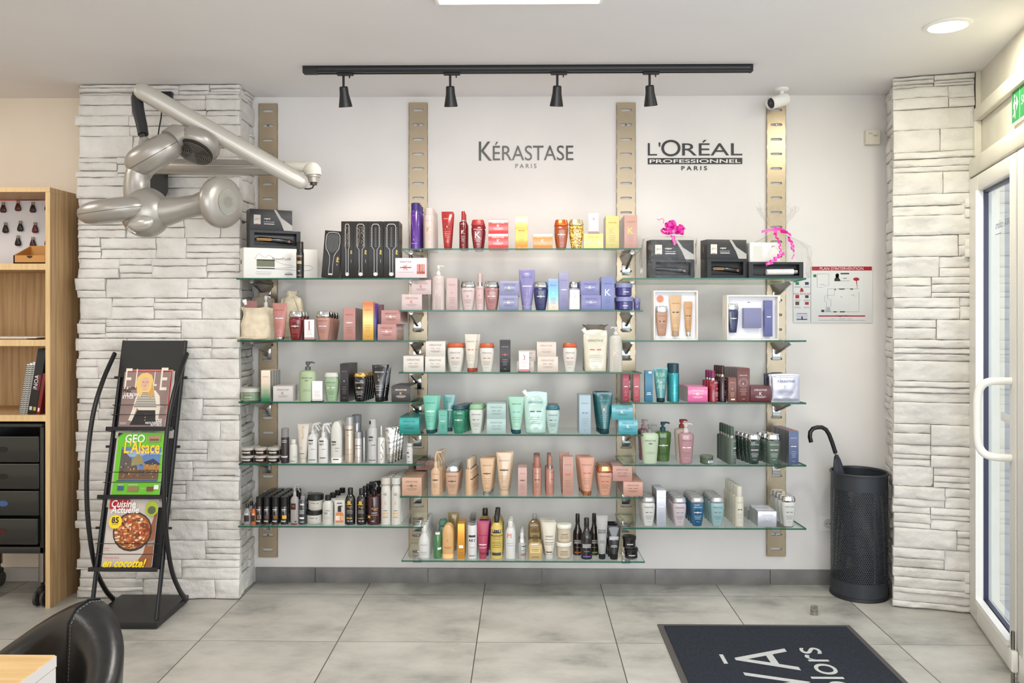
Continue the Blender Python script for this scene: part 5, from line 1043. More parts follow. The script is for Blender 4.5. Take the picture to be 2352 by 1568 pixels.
CG = (92, 110, 98); CC = ((220, 224, 220), (200, 40, 44), WT)
put('spray', 1322, 1420, 975, 'slim grey green spray bottle', 5, step=.052, dep=.045, col=CG, cap=(60, 92, 74), c=CC, st='KB', bz=.70, rz=.79)
put('bain', 1545, 1698, 1062, 'dark green bottle with chrome cap', 4, xoff=-.006, col=(40, 66, 56), cap='chrome', c=CC, st='KB', tr=1, cz=.81)
put('bain', 1757, 1920, 1062, 'grey green bottle with chrome cap', 3, xoff=-.008, col=(94, 116, 102), cap='chrome', c=CC, st='KB', cz=.81)
put('box', 2018, 2128, 1030, 'slate blue box with red top', 5, dep=.05, step=.053, col=(92, 110, 160), side=(50, 54, 58), topc=(196, 76, 70), c=((210, 220, 240), (206, 40, 50), WT), st='KB')
use('I', 'R5', .03)
WB = (234, 234, 230); W5 = (GY, (120, 120, 120), (110, 110, 110))
put('bain', 357, 515, 393, 'white bottle with silver cap, left end', 3, col=WB, cap='silver', c=(DK, (120, 120, 120), DK), st='D', cz=.82)
put('box', 530, 635, 322, 'tall silver box', 3, dep=.05, mat=foil((196, 200, 212), .3, .3), side=(150, 150, 150), c=((150, 154, 166), (214, 214, 226), WT), st='KB')
put('bain', 703, 862, 400, 'pinkish white bottle with silver cap', 4, col=(222, 208, 216), cap='silver', c=((90, 80, 90), (130, 120, 130), (120, 110, 120)), st='D', cz=.82)
put('bain', 905, 1062, 395, 'clear blue bottle with silver cap', 4, col=(28, 104, 152), cap='silver', c=((210, 226, 240), WT, WT), st='KB', tr=1, cz=.82)
put('bain', 1127, 1288, 395, 'pale aqua bottle with silver cap', 4, col=(160, 204, 208), cap='silver', c=((70, 90, 100), (100, 120, 130), (90, 110, 120)), st='D', cz=.82)
put('can', 1408, 1508, 272, 'slim cream mousse bottle', 5, step=.055, cz=.74, rc=.72, col=(234, 228, 208), cap=(230, 224, 208), c=((120, 120, 110), (60, 60, 70), (60, 60, 70)), st='D')
put('box', 1670, 1880, 560, 'low silver box', 2, dep=.075, mat=foil((206, 208, 218), .22, .4), side=(160, 166, 166), c=((150, 150, 160), (214, 214, 226), WT), st='K')
put('box', 1555, 1750, 545, 'low grey box behind the silver ones', 1, off=.2, dep=.07, mat=foil((170, 176, 176), .22, .4), st='')
put('bain', 1932, 2087, 383, 'white bottle with chrome cap, right end', 4, col=WB, cap='chrome', c=W5, st='D', cz=.82)
# ---- L2 cloth bags with bottles
CLOTH = noisy('natural_cotton', (214, 200, 174), (230, 218, 194), 30, .85, .25, 260)
CLOTHG = noisy('taupe_cotton', (150, 138, 124), (168, 156, 140), 30, .85, .25, 260)
def cloth_bag(name, desc, X, Y, z0, w, d, h, mat_, seed, neck=.35, open_=False, group=None, sh='L2'):
    root = empty(name, (X, Y, z0), 0, desc, 'bag', group)
    mb = MB(); n = 48; rs = []
    pr = [(0, .92), (.03, 1.0), (.25, 1.02), (.5, .96), (.7, .9), (.85, .8)]+([(.93, .92), (1.0, .96), (.985, .90), (.8, .84)] if open_ else [(.90, neck), (.93, neck*.9), (1.0, neck*1.35)])
    for z, r in pr:
        ring = []
        for i in range(n):
            a = 2*math.pi*i/n; q = noise.noise(Vector((math.cos(a)*2+seed, math.sin(a)*2, z*3)))*.12+math.sin(a*9+seed)*(.05 if z > .6 else .015)
            zz = z*h*(1+.05*noise.noise(Vector((math.cos(a)*1.5, seed, math.sin(a)*1.5)))*(z > .8))
            ring.append((w/2*(r+q)*math.copysign(abs(math.cos(a))**.75, math.cos(a)), d/2*(r+q)*math.copysign(abs(math.sin(a))**.75, math.sin(a)), zz))
        rs.append(ring)
    mb.rings(rs, mat_, caps=True); mb.build('cloth_body', root, ang=80)
    return root
def at(crop, x, y, Y): c = CROP[crop]; return P(c[0]+x/c[2], c[1]+y/c[2], Y)
for args in ((60, 435, 1150, -.27, .085, True, CLOTH, 3, 'cream cotton bag holding two pink bottles, second left shelf', 'cotton_bag'),
             (205, 470, 985, -.13, .07, False, CLOTHG, 8, 'taupe drawstring bag behind the cream one, second left shelf', 'drawstring_bag'),
             (495, 755, 985, -.16, .08, False, CLOTH, 12, 'beige drawstring bag with print behind ruby bottle, second left shelf', 'drawstring_bag')):
    xa, xb, yt, Y, d, op, m_, sd, ds_, nm = args
    a = at('A', xa, 1300, Y); b_ = at('A', xb, 1300, Y); z0 = shz('L2', Y-.04)+.001; zt = at('A', xa, yt, Y).z
    r_ = cloth_bag(nm, ds_, max((a.x+b_.x)/2, -1.31 if op else -9), Y, z0, b_.x-a.x-(.01 if op else 0), d, zt-z0, m_, sd, open_=op)
    if sd == 12:
        mb = MB(); mb.tube([(.02, -.03, (zt-z0)*.9), (.055, -.045, (zt-z0)*.6), (.06, -.05, (zt-z0)*.35)], .003, M((210, 196, 168), .8), 8); mb.build('drawstring', r_)
        mb = MB(); prn(mb, lambda x, z: (x, -.052, z), .12, .1, [('t', BR, -.0, .15, .8, TX((50, 46, 40)))]); mb.build('printed_name', r_)
    if op:
        mb = MB(); mb.tube([(-.09, -.035, .006), (-.06, -.05, .012), (0, -.052, .008), (.06, -.05, .01)], [(.016, .006)]*4, CLOTH, 12); mb.build('bag_hem', r_)
use('A', 'L2')
zb_ = shz('L2', -.25)
r_ = mk('pump', .052, at('A', 360, 1025, -.25).z-zb_-.006, .04, dict(col=(212, 128, 124), cap=WH, bz=.74, st='')); r_.location = (at('A', 362, 1100, -.25).x, -.25, zb_+.006)
tag(r_, 'pink pump bottle with white head inside the cream cotton bag', 'pump bottle')
r_ = mk('pouch', .062, at('A', 200, 1080, -.26).z-zb_-.006, .03, dict(col=(190, 120, 116), st='')); r_.location = (at('A', 205, 1100, -.26).x, -.262, zb_+.006)
tag(r_, 'dusty pink refill pouch inside the cream cotton bag', 'pouch')
use('B', 'C2')
cloth_bag('drawstring_bag', 'pale cloth bag behind the pale pink pump bottle, second middle shelf', at('B', 385, 800, -.2).x, -.2, shz('C2', -.2)+.001, .075, .05, at('B', 385, 690, -.2).z-shz('C2', -.2), CLOTH, 5, neck=.25)
a = at('D', 1702, 300, -.17); b_ = at('D', 1938, 300, -.17)
cloth_bag('drawstring_bag', 'taupe cloth bag behind the cream refill pouch, third middle shelf', (a.x+b_.x)/2, -.17, shz('C3', -.17)+.001, b_.x-a.x-.01, .05, at('D', 1800, 107, -.17).z-shz('C3', -.17), CLOTHG, 15, neck=.8)
# ---- R1: styler boxes and gift wraps
zr = shz('R1', YF+.02)+.0006; a16 = R(14)
LB = 'top right shelf'
def styler_stack(x_px, Y, Wd, dpt, yt_low, yt_top, desc_low, desc_up, rz, gold=True, wrapped=False):
    p = at('C', x_px, 700, Y); hl_ = at('C', x_px, yt_low, Y).z-zr; ht = at('C', x_px, yt_top, Y).z-(zr+hl_)
    b1 = box_l1(desc_low, p.x, Y, Wd, dpt, zr, hl_, rz, BK, [], inset=True)
    mb = MB(); iron(mb, Wd, hl_, gold); o = mb.build('hair_straightener'); o.location = b1.location; o.rotation_euler = b1.rotation_euler
    tag(o, 'black hair straightener inside the %s' % desc_low.replace('open black box', 'open box'), 'hair straightener')
    b2 = box_l1(desc_up, p.x, Y+.002, Wd*.985, dpt, zr+hl_+.0006, ht, rz, M((44, 44, 46), .4), lidp, side=[('r', .0, .5, .06, .03, TX((180, 110, 90)))])
    return b1, b2
styler_stack(1005, YF+.012, .203, .085, 645, 447, 'open black box, middle of the top right shelf', 'closed black styler box, middle of the top right shelf', R(10))
styler_stack(430, YF+.022, .215, .085, 652, 450, 'open black box in cellophane, left on top right shelf', 'closed black styler box in cellophane with pink bow', R(8), gold=False)
# right gift: white box behind a black one with a white iron
p = at('C', 1435, 700, YF+.03); hw_ = at('C', 1440, 678, YF+.03).z-zr
b1 = box_l1('open black box with white straightener, right on top right shelf', p.x, YF+.03, .265, .085, zr, hw_, R(3), BK, [], inset=True, side=[('r', .2, .5, .1, .035, TX((220, 220, 220)))])
mb = MB(); mb.tube([(.09, .016, hw_*.38), (.22, .016, hw_*.40)], [.0145, .0145], WHITEP, 16); mb.tube([(.22, .016, hw_*.40), (.238, .016, hw_*.40)], [.016, .014], CHROME, 16)
o = mb.build('hair_straightener'); o.location = b1.location; o.rotation_euler = b1.rotation_euler; tag(o, 'white hair straightener in the cellophane wrapped box, right end', 'hair straightener')
p = at('C', 1425, 600, YF+.06); ht = at('C', 1500, 480, YF+.05).z-(zr+hw_)
box_l1('white box behind cellophane, on the black box at the right end', p.x+.004, YF+.04, .15, .07, zr+hw_+.0006, ht, R(3), SB, [('t', 'ghd', .75, .8, .1, TX((60, 60, 60))), ('r', .25, .5, .3, .06, TX((216, 214, 208)))])
def cello(desc, X, Y, zb, w, d, zbox, zpinch, zflare, xp, rf, seed, group):
    root = empty('cellophane_wrap', (X, Y, zb), 0, desc, 'cellophane wrap', group)
    mb = MB(); n = 72; rs = []
    lv = [(0.001, 1, 4), (.5*zbox, 1.03, 5), (zbox, 1.0, 4), (zbox+.3*(zpinch-zbox), .78, 3), (zbox+.7*(zpinch-zbox), .38, 2.4), (zpinch, .07, 2), (zpinch+.3*(zflare-zpinch), .22*rf, 2), (zpinch+.7*(zflare-zpinch), .42*rf, 2), (zflare, .5*rf, 2)]
    fine = []
    for (z0_, r0, e0), (z1_, r1, e1) in zip(lv, lv[1:]):
        for k in range(4): t = k/4; fine.append((z0_+(z1_-z0_)*t, r0+(r1-r0)*t, e0+(e1-e0)*t))
    fine.append(lv[-1])
    for z, r, e in fine:
        ring = []
        for i in range(n):
            a = 2*math.pi*i/n; c_, s_ = math.cos(a), math.sin(a); up = max(0, (z-zbox)/(zflare-zbox))
            q = 1+noise.noise(Vector((c_*5+seed, s_*5, z*25)))*(.05+.22*up)+math.sin(a*11+seed)*(.02+.10*up)
            ox = xp*min(1, max(0, (z-zbox*.7)/(zpinch-zbox*.7)))
            ry = d/2*r if z <= zpinch else w/2*r*.6
            zz = z+(.03*noise.noise(Vector((c_*4, s_*4, seed))) if z >= zflare*.999 else 0)
            ring.append((ox+w/2*r*q*math.copysign(abs(c_)**(2/e), c_), max(ry*q*math.copysign(abs(s_)**(2/e), s_), -.2), zz))
        rs.append(ring)
    mb.rings(rs, CELLO, caps=False); mb.build('film', root, ang=25)
    return root
MAG = M((226, 40, 160), .22, coat=.6)
def curl(mb, p0, d, L, r, turns, wd=.007, seed=0):
    p0 = Vector(p0); d = Vector(d).normalized(); a = d.orthogonal().normalized(); b_ = d.cross(a); n = int(turns*14); pts = []
    for i in range(n+1):
        t = i/n; an = 2*math.pi*turns*t+seed; pts.append((p0+d*L*t+a*(r*math.cos(an))+b_*(r*math.sin(an)), d))
    vs = []
    for p_, q in pts: vs += [p_+q*wd/2, p_-q*wd/2]
    mb.add(vs, [(2*i, 2*i+1, 2*i+3, 2*i+2) for i in range(n)], MAG)
G_ = 'cellophane gift wraps'
cx = at('C', 600, 700, YF+.07)
cw = at('C', 868, 700, YF+.0).x-at('C', 322, 700, YF+.0).x
zbox1 = at('C', 600, 445, YF+.03).z-zr+.006
cello('clear cellophane round black boxes under a pink ribbon bow', cx.x, YF+.072, zr, cw*1.0, .165, zbox1, at('C', 640, 400, YF+.07).z-zr, at('C', 640, 330, YF+.07).z-zr, .012, .5, 2, G_)
root = empty('ribbon_bow', (at('C', 645, 400, YF+.03).x, YF+.04, at('C', 645, 400, YF+.03).z), 0, 'curled magenta ribbon bow on the left cellophane wrap', 'ribbon bow')
mb = MB(); rr = random.Random(8)
for i in range(15):
    a = rr.uniform(-.3, math.pi+.3); rad = rr.uniform(.004, .03)
    curl(mb, (math.cos(a)*rad*1.1-.004, rr.uniform(-.012, .01), .012+math.sin(a)*rad*.8), (math.cos(a+1.3)+.2, rr.uniform(-.4, .4), rr.uniform(-.3, .3)), .010, rr.uniform(.007, .010), 1.15, .008, i)
curl(mb, (.0, -.012, .0), (.25, 0, -1), .026, .005, 2, .007); curl(mb, (-.02, -.01, .035), (-.6, 0, .5), .02, .006, 1, .002)
mb.v = [(x*1.9, y*1.1, z*1.75) for x, y, z in mb.v]; mb.build('ribbon_loops', root)
cx2 = at('C', 1740, 700, YF+.07); cw2 = at('C', 2060, 700, YF).x-at('C', 1420, 700, YF).x
zb2 = at('C', 1700, 500, YF+.05).z-zr
cello('tall peaked clear cellophane round the boxes at the right end', cx2.x, YF+.080, zr, cw2*.985, .165, zb2*.92, at('C', 1715, 365, YF+.07).z-zr, at('C', 1715, 100, YF+.07).z-zr, -.004, 1.35, 6, G_)
zt_ = at('C', 1715, 355, YF+.03)
root = empty('ribbon_bow', (zt_.x, YF+.07, zt_.z), 0, 'magenta ribbon with long curled tails on the right cellophane wrap', 'ribbon bow')
mb = MB()
def strip(pts, wd, nrm=(0, 0, 1)):
    vs = []; nn = Vector(nrm)*wd/2
    for p_ in pts: vs += [Vector(p_)+nn, Vector(p_)-nn]
    mb.add(vs, [(2*i, 2*i+1, 2*i+3, 2*i+2) for i in range(len(pts)-1)], MAG)
strip([(-.036, -.012, -.002), (-.015, -.02, .003), (0, -.022, .003), (.014, -.02, .006), (.03, -.012, .0)], .008)
strip([(.0, -.022, .012), (.002, -.024, -.002), (0, -.02, -.012)], .010, (1, 0, 0))
def wavy(x0, z0, x1, z1, amp, turns, y0=-.03, y1=-.085, wd=.007):
    n = int(turns*12); vs = []
    for i in range(n+1):
        t = i/n; ph = 2*math.pi*turns*t; x = x0+(x1-x0)*t+amp*math.sin(ph); y = y0+(y1-y0)*min(1, t*2)+amp*.8*math.cos(ph); z = z0+(z1-z0)*t
        vs += [(x, y, z+wd/2), (x+.0015, y, z-wd/2)]
    mb.add(vs, [(2*i, 2*i+1, 2*i+3, 2*i+2) for i in range(n)], MAG)
wavy(-.003, -.008, .003, -.072, .0035, 4); wavy(.008, -.070, -.034, -.105, .007, 4, y0=-.09, y1=-.095)
wavy(.012, -.002, .032, -.016, .002, 1, wd=.009); wavy(.033, -.02, .036, -.064, .005, 3.5); wavy(.036, -.064, .036, -.088, .003, .8, y0=-.085, y1=-.09, wd=.004)
mb.v = [(x*1.75, y*1.02, z*1.6) for x, y, z in mb.v]; mb.build('ribbon_tails', root)
# ---- R2: open gift sets
use('C', 'R2')
def gift_set(desc, xl, xr, yt, Y, rz, side_x):
    p = at('C', xl, 1400, Y); pr_ = at('C', xr, 1400, Y); Wd = (pr_.x-p.x)/math.cos(rz)*1.015; z0 = shz('R2', Y+.03)+.0006; h = at('C', xl, yt, Y).z-z0
    root = bpy.data.objects.new('gift_box', None); COL.objects.link(root); root.location = (p.x, Y, z0); root.rotation_euler = (0, 0, rz); tag(root, desc, 'gift box')
    dp = .06; CB = noisy('linen_print_card', (222, 216, 206), (232, 228, 220), 60, .6, 0, 60, (1, 1, .2)); t = .007
    mb = MB(); mb.box(0, Wd, dp-.003, dp, 0, h, CB); mb.box(0, t, 0, dp, 0, h, CB, .001); mb.box(Wd-t, Wd, 0, dp, 0, h, CB, .001); mb.box(t, Wd-t, 0, dp, 0, t, CB); mb.box(t, Wd-t, 0, dp, h-t, h, CB); mb.build('box_shell', root)
    mb = MB(); mb.box(t+.0005, Wd-t-.0005, .022, .027, t+.0005, h-t-.0005, M((228, 228, 234), .55)); mb.build('white_inlay', root)
    mb = MB(); prn(mb, lambda x, z: (-.0006, dp/2+x, z), dp, h, [('r', 0, .4, .04, .035, TX((170, 160, 150)))]); mb.build('side_print', root)
    return root, Wd, h, z0
def inbox(root, W_, h_, kind, fx, fz, fw, fh, dep_, desc, o, tilt=0):
    w, h = fw*W_, fh*h_; r = mk(kind, w, h, dep_, o); M4 = root.matrix_basis
    v = Matrix.Translation(root.location) @ Matrix.Rotation(root.rotation_euler.z, 4, 'Z') @ Vector((fx*W_, .021-dep_/2, fz*h_))
    r.location = v; r.rotation_euler = (0, tilt, root.rotation_euler.z); tag(r, desc, CATN[kind]); return r
rt, Wd, hh_, _ = gift_set('open white gift set with three peach products, second right shelf', 455, 912, 972, YF+.014, R(5), 0)
BC = ((150, 90, 60), WT, (30, 24, 24))
inbox(rt, Wd, hh_, 'bain', .19, .09, .26, .60, .022, 'beige bottle with chrome cap in the left gift set', dict(col=(206, 150, 116), cap='chrome', c=BC, st='KB'))
inbox(rt, Wd, hh_, 'tube', .50, .08, .27, .82, .022, 'big peach tube in the middle of the left gift set', dict(col=(236, 190, 136), c=BC, st='KB', ch=.12))
inbox(rt, Wd, hh_, 'tube', .79, .08, .19, .70, .020, 'small peach tube with chrome cap in the left gift set', dict(col=(224, 166, 104), cap='chrome', c=BC, st='KB', ch=.12))
mb = MB(); prn(mb, lambda x, z: (x, .0215, z), Wd, hh_, [('e', .17, .83, .17, .17*Wd, M((222, 140, 112), .5)), ('r', .17, .865, .07, .0012, TX((110, 50, 40))), ('r', .17, .84, .11, .0012, TX((110, 50, 40))), ('t', 'Kit', .17, .80, .07, TX((110, 50, 40)), dict(shear=.3))]); mb.build('round_sticker', rt)
rt, Wd, hh_, _ = gift_set('open white gift set with blue products, second right shelf', 1210, 1762, 1018, YF+.020, R(9), 0)
inbox(rt, Wd, hh_, 'bain', .125, .17, .205, .64, .022, 'navy blue bottle with chrome cap in the right gift set', dict(col=(44, 52, 100), cap='chrome', c=((90, 96, 150), WT, WT), st='KB', tr=1))
inbox(rt, Wd, hh_, 'box', .49, .27, .34, .44, .022, 'square lavender box in the middle of the right gift set', dict(col=(146, 148, 196), c=((150, 154, 200), (180, 184, 220), WT), st=''), 0)
inbox(rt, Wd, hh_, 'box', .80, .08, .15, .80, .022, 'tall periwinkle box in the right gift set', dict(col=(118, 122, 190), c=((90, 90, 150), WT, WT), st='KB'))
mb = MB(); prn(mb, lambda x, z: (x, .0215, z), Wd, hh_, [('r', .45, .84, .05, .003, TX((50, 50, 50)))]); mb.build('inlay_print', rt)
# ================================================================== OBJECTS ON THE WALLS
RED = M((170, 24, 44), .45); LN = M((90, 90, 100), .5); PWH = M((222, 223, 222), .4)
a = P(1863, 612, -.006); b_ = P(2004, 741, -.006); root = empty('evacuation_plan', (a.x, -.001, b_.z), 0, 'white fire plan board with red header beside the stone pillar', 'sign')
Wp, Hp = b_.x-a.x, a.z-b_.z
mb = MB(); mb.box(0, Wp, -.005, 0, 0, Hp, PWH, .0008); mb.build('board', root)
pf = lambda x, z: (x, -.0056, z); mb = MB(); RT_ = M((168, 20, 40), .5)
prn(mb, pf, Wp, Hp, [('r', .5, .965, .98, .07*Hp, RT_), ('l', [(.10, .87), (.29, .87), (.29, .66), (.21, .66), (.21, .68), (.15, .68)], .0012, LN), ('l', [(.10, .87), (.10, .63), (.19, .63)], .0012, LN), ('r', .06, .835, .05, .05*Hp, M((40, 120, 80), .5)),
    ('l', [(.27, .605), (.78, .605)], .0012, LN), ('l', [(.27, .605), (.27, .42), (.32, .42), (.32, .28)], .0012, LN), ('l', [(.38, .605), (.38, .49), (.27, .49)], .0012, LN), ('l', [(.27, .48), (.22, .48), (.22, .38), (.25, .38), (.25, .29), (.23, .20)], .0012, LN), ('l', [(.78, .54), (.78, .195), (.23, .195)], .0014, LN),
    ('r', .50, .60, .09, .018*Hp, TX((30, 30, 30))), ('r', .66, .60, .05, .018*Hp, TX((30, 30, 30))), ('r', .39, .195, .05, .018*Hp, TX((30, 30, 30))), ('r', .51, .195, .08, .018*Hp, TX((30, 30, 30))), ('e', .49, .46, .014, .016*Hp, TX((40, 60, 60))), ('l', [(.65, .49), (.69, .49), (.68, .505), (.715, .465)], .001, TX((30, 30, 30))),
    ('p', [(.30, .28), (.32, .20), (.24, .20), (.26, .28)], M((170, 172, 180), .5)), ('r', .19, .21, .05, .04*Hp, M((40, 50, 70), .5)),
    ('e', .735, .775, .10, .06*Hp, RT_), ('p', [(.73, .75), (.745, .75), (.754, .61), (.75, .61)], RT_), ('r', .393, .59, .02, .02*Hp, RT_),
    ('r', .50, .745, .25, .004*Hp, TX((30, 30, 34))), ('p', [(.38, .74), (.38, .78), (.40, .81), (.395, .86), (.43, .885), (.455, .86), (.45, .80), (.47, .77), (.48, .74)], TX((40, 36, 36))), ('e', .425, .83, .045, .07*Hp, TX((206, 176, 160))), ('r', .55, .875, .14, .025*Hp, TX((60, 60, 60))), ('r', .55, .79, .06, .012*Hp, TX((110, 110, 110))),
    ('r', .5, .12, .76, .0225*Hp, RT_), ('r', .5, .045, .76, .0012, LN), ('r', .35, .07, .06, .0012, LN), ('r', .5, .07, .1, .0012, LN), ('r', .63, .07, .08, .0012, LN)])
mb.build('printed_plan', root)
mb = MB(); fit_text(mb, "PLAN D'INTERVENTION", Wp*.14, Wp*.85, Hp*.94, Hp*.99, lambda x, z: (x, -.0064, z), TX((236, 226, 226)), .0); fit_text(mb, 'L\u00e9gende', Wp*.41, Wp*.60, Hp*.10, Hp*.145, lambda x, z: (x, -.0064, z), TX((120, 20, 30))); mb.build('heading', root)
a = P(1822, 648, -.006); b_ = P(1862, 741, -.006); root = empty('safety_notice', (a.x, -.001, b_.z), 0, 'narrow white fire instructions board left of the plan', 'sign')
Wp, Hp = b_.x-a.x, P(1822, 612, -.006).z-b_.z
mb = MB(); mb.box(0, Wp, -.005, 0, 0, Hp, PWH, .0008); mb.build('board', root)
mb = MB(); prn(mb, pf, Wp, Hp, [('r', .23, .70, .2, .05*Hp, M((40, 120, 80), .5)), ('r', .78, .70, .22, .05*Hp, M((40, 50, 90), .5)), ('p', [(.38, .55), (.42, .61), (.48, .625), (.56, .60), (.6, .55)], RT_), ('r', .23, .465, .22, .06*Hp, RT_), ('r', .78, .465, .2, .05*Hp, TX((60, 50, 50))), ('r', .23, .345, .22, .06*Hp, TX((90, 50, 50))), ('r', .78, .345, .22, .05*Hp, RT_)]+[('r', x, z, .36, .0012, LN) for x in (.24, .77) for z in (.645, .63, .405, .39, .28, .265)]+[('r', .5, .10, .64, .10*Hp, M((196, 198, 214), .5)), ('r', .5, .165, .6, .003, RT_), ('r', .5, .09, .06, .05*Hp, RT_), ('r', .5, .06, .6, .004, TX((60, 60, 80)))])
fit_text(mb, 'INCENDIE', Wp*.03, Wp*.99, Hp*.50, Hp*.53, lambda x, z: (x, -.0057, z), RT_); mb.build('printed_symbols', root)
# call point box on the wall, partly behind the pillar
a = P(1989, 298, -.03); b_ = P(2026, 331, -.03); root = empty('alarm_box', (a.x, 0, b_.z), 0, 'small beige alarm box beside the top of the stone pillar', 'alarm box')
mb = MB(); mb.box(0, b_.x-a.x-.008, -.032, 0, 0, a.z-b_.z, M((222, 216, 200), .5), .003); mb.build('housing', root)
mb = MB(); fit_text(mb, 'DTI', .013, .033, .052, .058, lambda x, z: (x, -.0327, z), TX((70, 66, 60))); fit_text(mb, 'TEST', .035, .062, .040, .047, lambda x, z: (x, -.0327, z), TX((70, 66, 60))); mb.build('lettering', root)
# power socket
a = P(1885, 1186, -.01); b_ = P(1915, 1220, -.01); w = .08; root = empty('wall_socket', (a.x, 0, b_.z), 0, 'white wall socket behind the black umbrella stand', 'wall socket')
mb = MB(); mb.box(0, w, -.009, 0, 0, .08, WHITEP, .002); mb.build('plate', root)
mb = MB(); n = 28; rs = []
for r, y in ((.024, -.0095), (.022, -.0105), (.020, -.0095), (.019, -.004)): rs.append([(w/2+r*math.cos(2*math.pi*i/n), y, .04+r*math.sin(2*math.pi*i/n)) for i in range(n)])
mb.rings(rs, M((200, 200, 196), .4), caps=False); mb.add([(w/2+.019*math.cos(2*math.pi*i/n), -.0041-.0055, .04+.019*math.sin(2*math.pi*i/n)) for i in range(n)], [tuple(range(n))], M((214, 212, 206), .4)); mb.build('socket_well', root)
for dx in (-.009, .009):
    mb = MB(); mb.add([(w/2+dx+.003*math.cos(2*math.pi*i/12), -.0099, .04+.003*math.sin(2*math.pi*i/12)) for i in range(12)], [tuple(range(12))], BLACK); mb.build('pin_hole', root)
# security camera on the ceiling
p0 = P(1796, 214, -.14); root = empty('security_camera', (p0.x, -.14, ZC), 0, 'white bullet security camera hanging from the ceiling', 'security camera')
mb = MB(); mb.loft([(0, .034, .034), (-.008, .034, .034), (-.014, .024, .024)], WHITEP, 32); mb.build('ceiling_mount', root)
mb = MB(); mb.tube([(0, 0, -.01), (0, 0, -.04), (-.006, -.01, -.055)], [.010, .012, .012], WHITEP, 16); mb.ell((-.004, -.006, -.05), (Vector((.016, 0, 0)), Vector((0, .016, 0)), Vector((0, 0, .016))), WHITEP, 16, 10); mb.build('joint', root)
dv = Vector((-.86, -.42, -.30)).normalized(); c0 = Vector((.010, -.01, -.058)); 
mb = MB(); mb.tube([c0-dv*.012, c0-dv*.008, c0+dv*.085, c0+dv*.088], [.020, .030, .030, .028], WHITEP, 28); mb.build('camera_body', root)
mb = MB(); mb.tube([c0+dv*.085, c0+dv*.1], [.031, .031], WHITEP, 28, caps=False); mb.build('sun_shield', root)
mb = MB(); mb.tube([c0+dv*.088, c0+dv*.0905], [.025, .025], M((22, 22, 24), .15), 28); mb.tube([c0+dv*.0905, c0+dv*.094], [.010, .008], M((60, 64, 80), .1), 20); mb.build('lens', root)
# ================================================================== UMBRELLA STAND, UMBRELLA, MAT, DOORSTOP
def perforated():
    m, nt, b, out = nodes('perforated_black_steel'); L = nt.links.new; b.inputs[0].default_value = (*lin((52, 56, 62)), 1); b.inputs['Roughness'].default_value = .45; b.inputs['Metallic'].default_value = .2
    uv = N(nt, 'ShaderNodeUVMap'); sp = N(nt, 'ShaderNodeSeparateXYZ'); L(uv.outputs[0], sp.inputs[0])
    def mth(op, a, bb=None, c=None):
        n = N(nt, 'ShaderNodeMath', operation=op)
        for i, q in enumerate((a, bb, c)):
            if q is None: continue
            if isinstance(q, (int, float)): n.inputs[i].default_value = q
            else: L(q, n.inputs[i])
        return n.outputs[0]
    v = mth('DIVIDE', sp.outputs[1], .0088); row = mth('FLOOR', v); sh = mth('MULTIPLY', mth('MODULO', row, 2), .5)
    u = mth('ADD', mth('DIVIDE', sp.outputs[0], .0102), sh)
    du = mth('MULTIPLY', mth('SUBTRACT', mth('FRACT', u), .5), .0102); dv_ = mth('MULTIPLY', mth('SUBTRACT', mth('FRACT', v), .5), .0088)
    d2 = mth('SQRT', mth('ADD', mth('MULTIPLY', du, du), mth('MULTIPLY', dv_, dv_))); hole = mth('LESS_THAN', d2, .0030)
    band = mth('MULTIPLY', mth('GREATER_THAN', sp.outputs[1], .085), mth('LESS_THAN', sp.outputs[1], .535)); band = mth('MULTIPLY', band, mth('GREATER_THAN', mth('ABSOLUTE', mth('SUBTRACT', sp.outputs[0], 0.235)), .004))
    fac = mth('MULTIPLY', hole, band); t = N(nt, 'ShaderNodeBsdfTransparent'); mx = N(nt, 'ShaderNodeMixShader'); L(fac, mx.inputs[0]); L(b.outputs[0], mx.inputs[1]); L(t.outputs[0], mx.inputs[2]); L(mx.outputs[0], out.inputs[0])
    return m
BX, BY, BR_, BH = P(1973, 1100, -.150).x, -.150, .134, .62
root = empty('umbrella_stand', (BX, BY, 0), 0, 'tall black perforated metal umbrella stand beside the right pillar', 'umbrella stand')
me = bpy.data.meshes.new('perforated_wall'); n = 96; vs = []; fs = []
for z in (.012, BH-.004):
    for i in range(n+1): a = -math.pi+2*math.pi*i/n; vs.append((BR_*math.cos(a), BR_*math.sin(a), z))
for i in range(n): fs.append((i, i+1, n+2+i, n+1+i))
me.from_pydata(vs, [], fs); uvl = me.uv_layers.new(name='UVMap')
for lp in me.loops:
    k = lp.vertex_index; i = k % (n+1); uvl.data[lp.index].uv = (BR_*2*math.pi*i/n, vs[k][2])
for p_ in me.polygons: p_.use_smooth = True
me.materials.append(perforated()); o = bpy.data.objects.new('perforated_wall', me); COL.objects.link(o); o.parent = root
SB_ = M((50, 54, 60), .4)
mb = MB(); rs = []
for r, z in ((BR_+.004, BH-.012), (BR_+.005, BH-.004), (BR_+.002, BH), (BR_-.004, BH-.002), (BR_-.005, BH-.012)): rs.append([(r*math.cos(2*math.pi*i/n), r*math.sin(2*math.pi*i/n), z) for i in range(n)])
mb.rings(rs, SB_, caps=False); mb.build('rim', root)
mb = MB(); mb.loft([(0, BR_+.002, BR_+.002), (.004, BR_+.006, BR_+.006), (.016, BR_+.004, BR_+.004), (.018, BR_-.003, BR_-.003)], M((30, 32, 34), .5), 64); mb.build('base_ring', root)
ux, uy = P(1932, 1060, -.18).x, -.19
root = empty('umbrella', (ux+.02, uy+.02, .035), 0, 'folded dark umbrella with curved black handle in the stand', 'umbrella')
def up(px, py, Y=-.18): v = P(px, py, Y); return v-Vector(root.location)
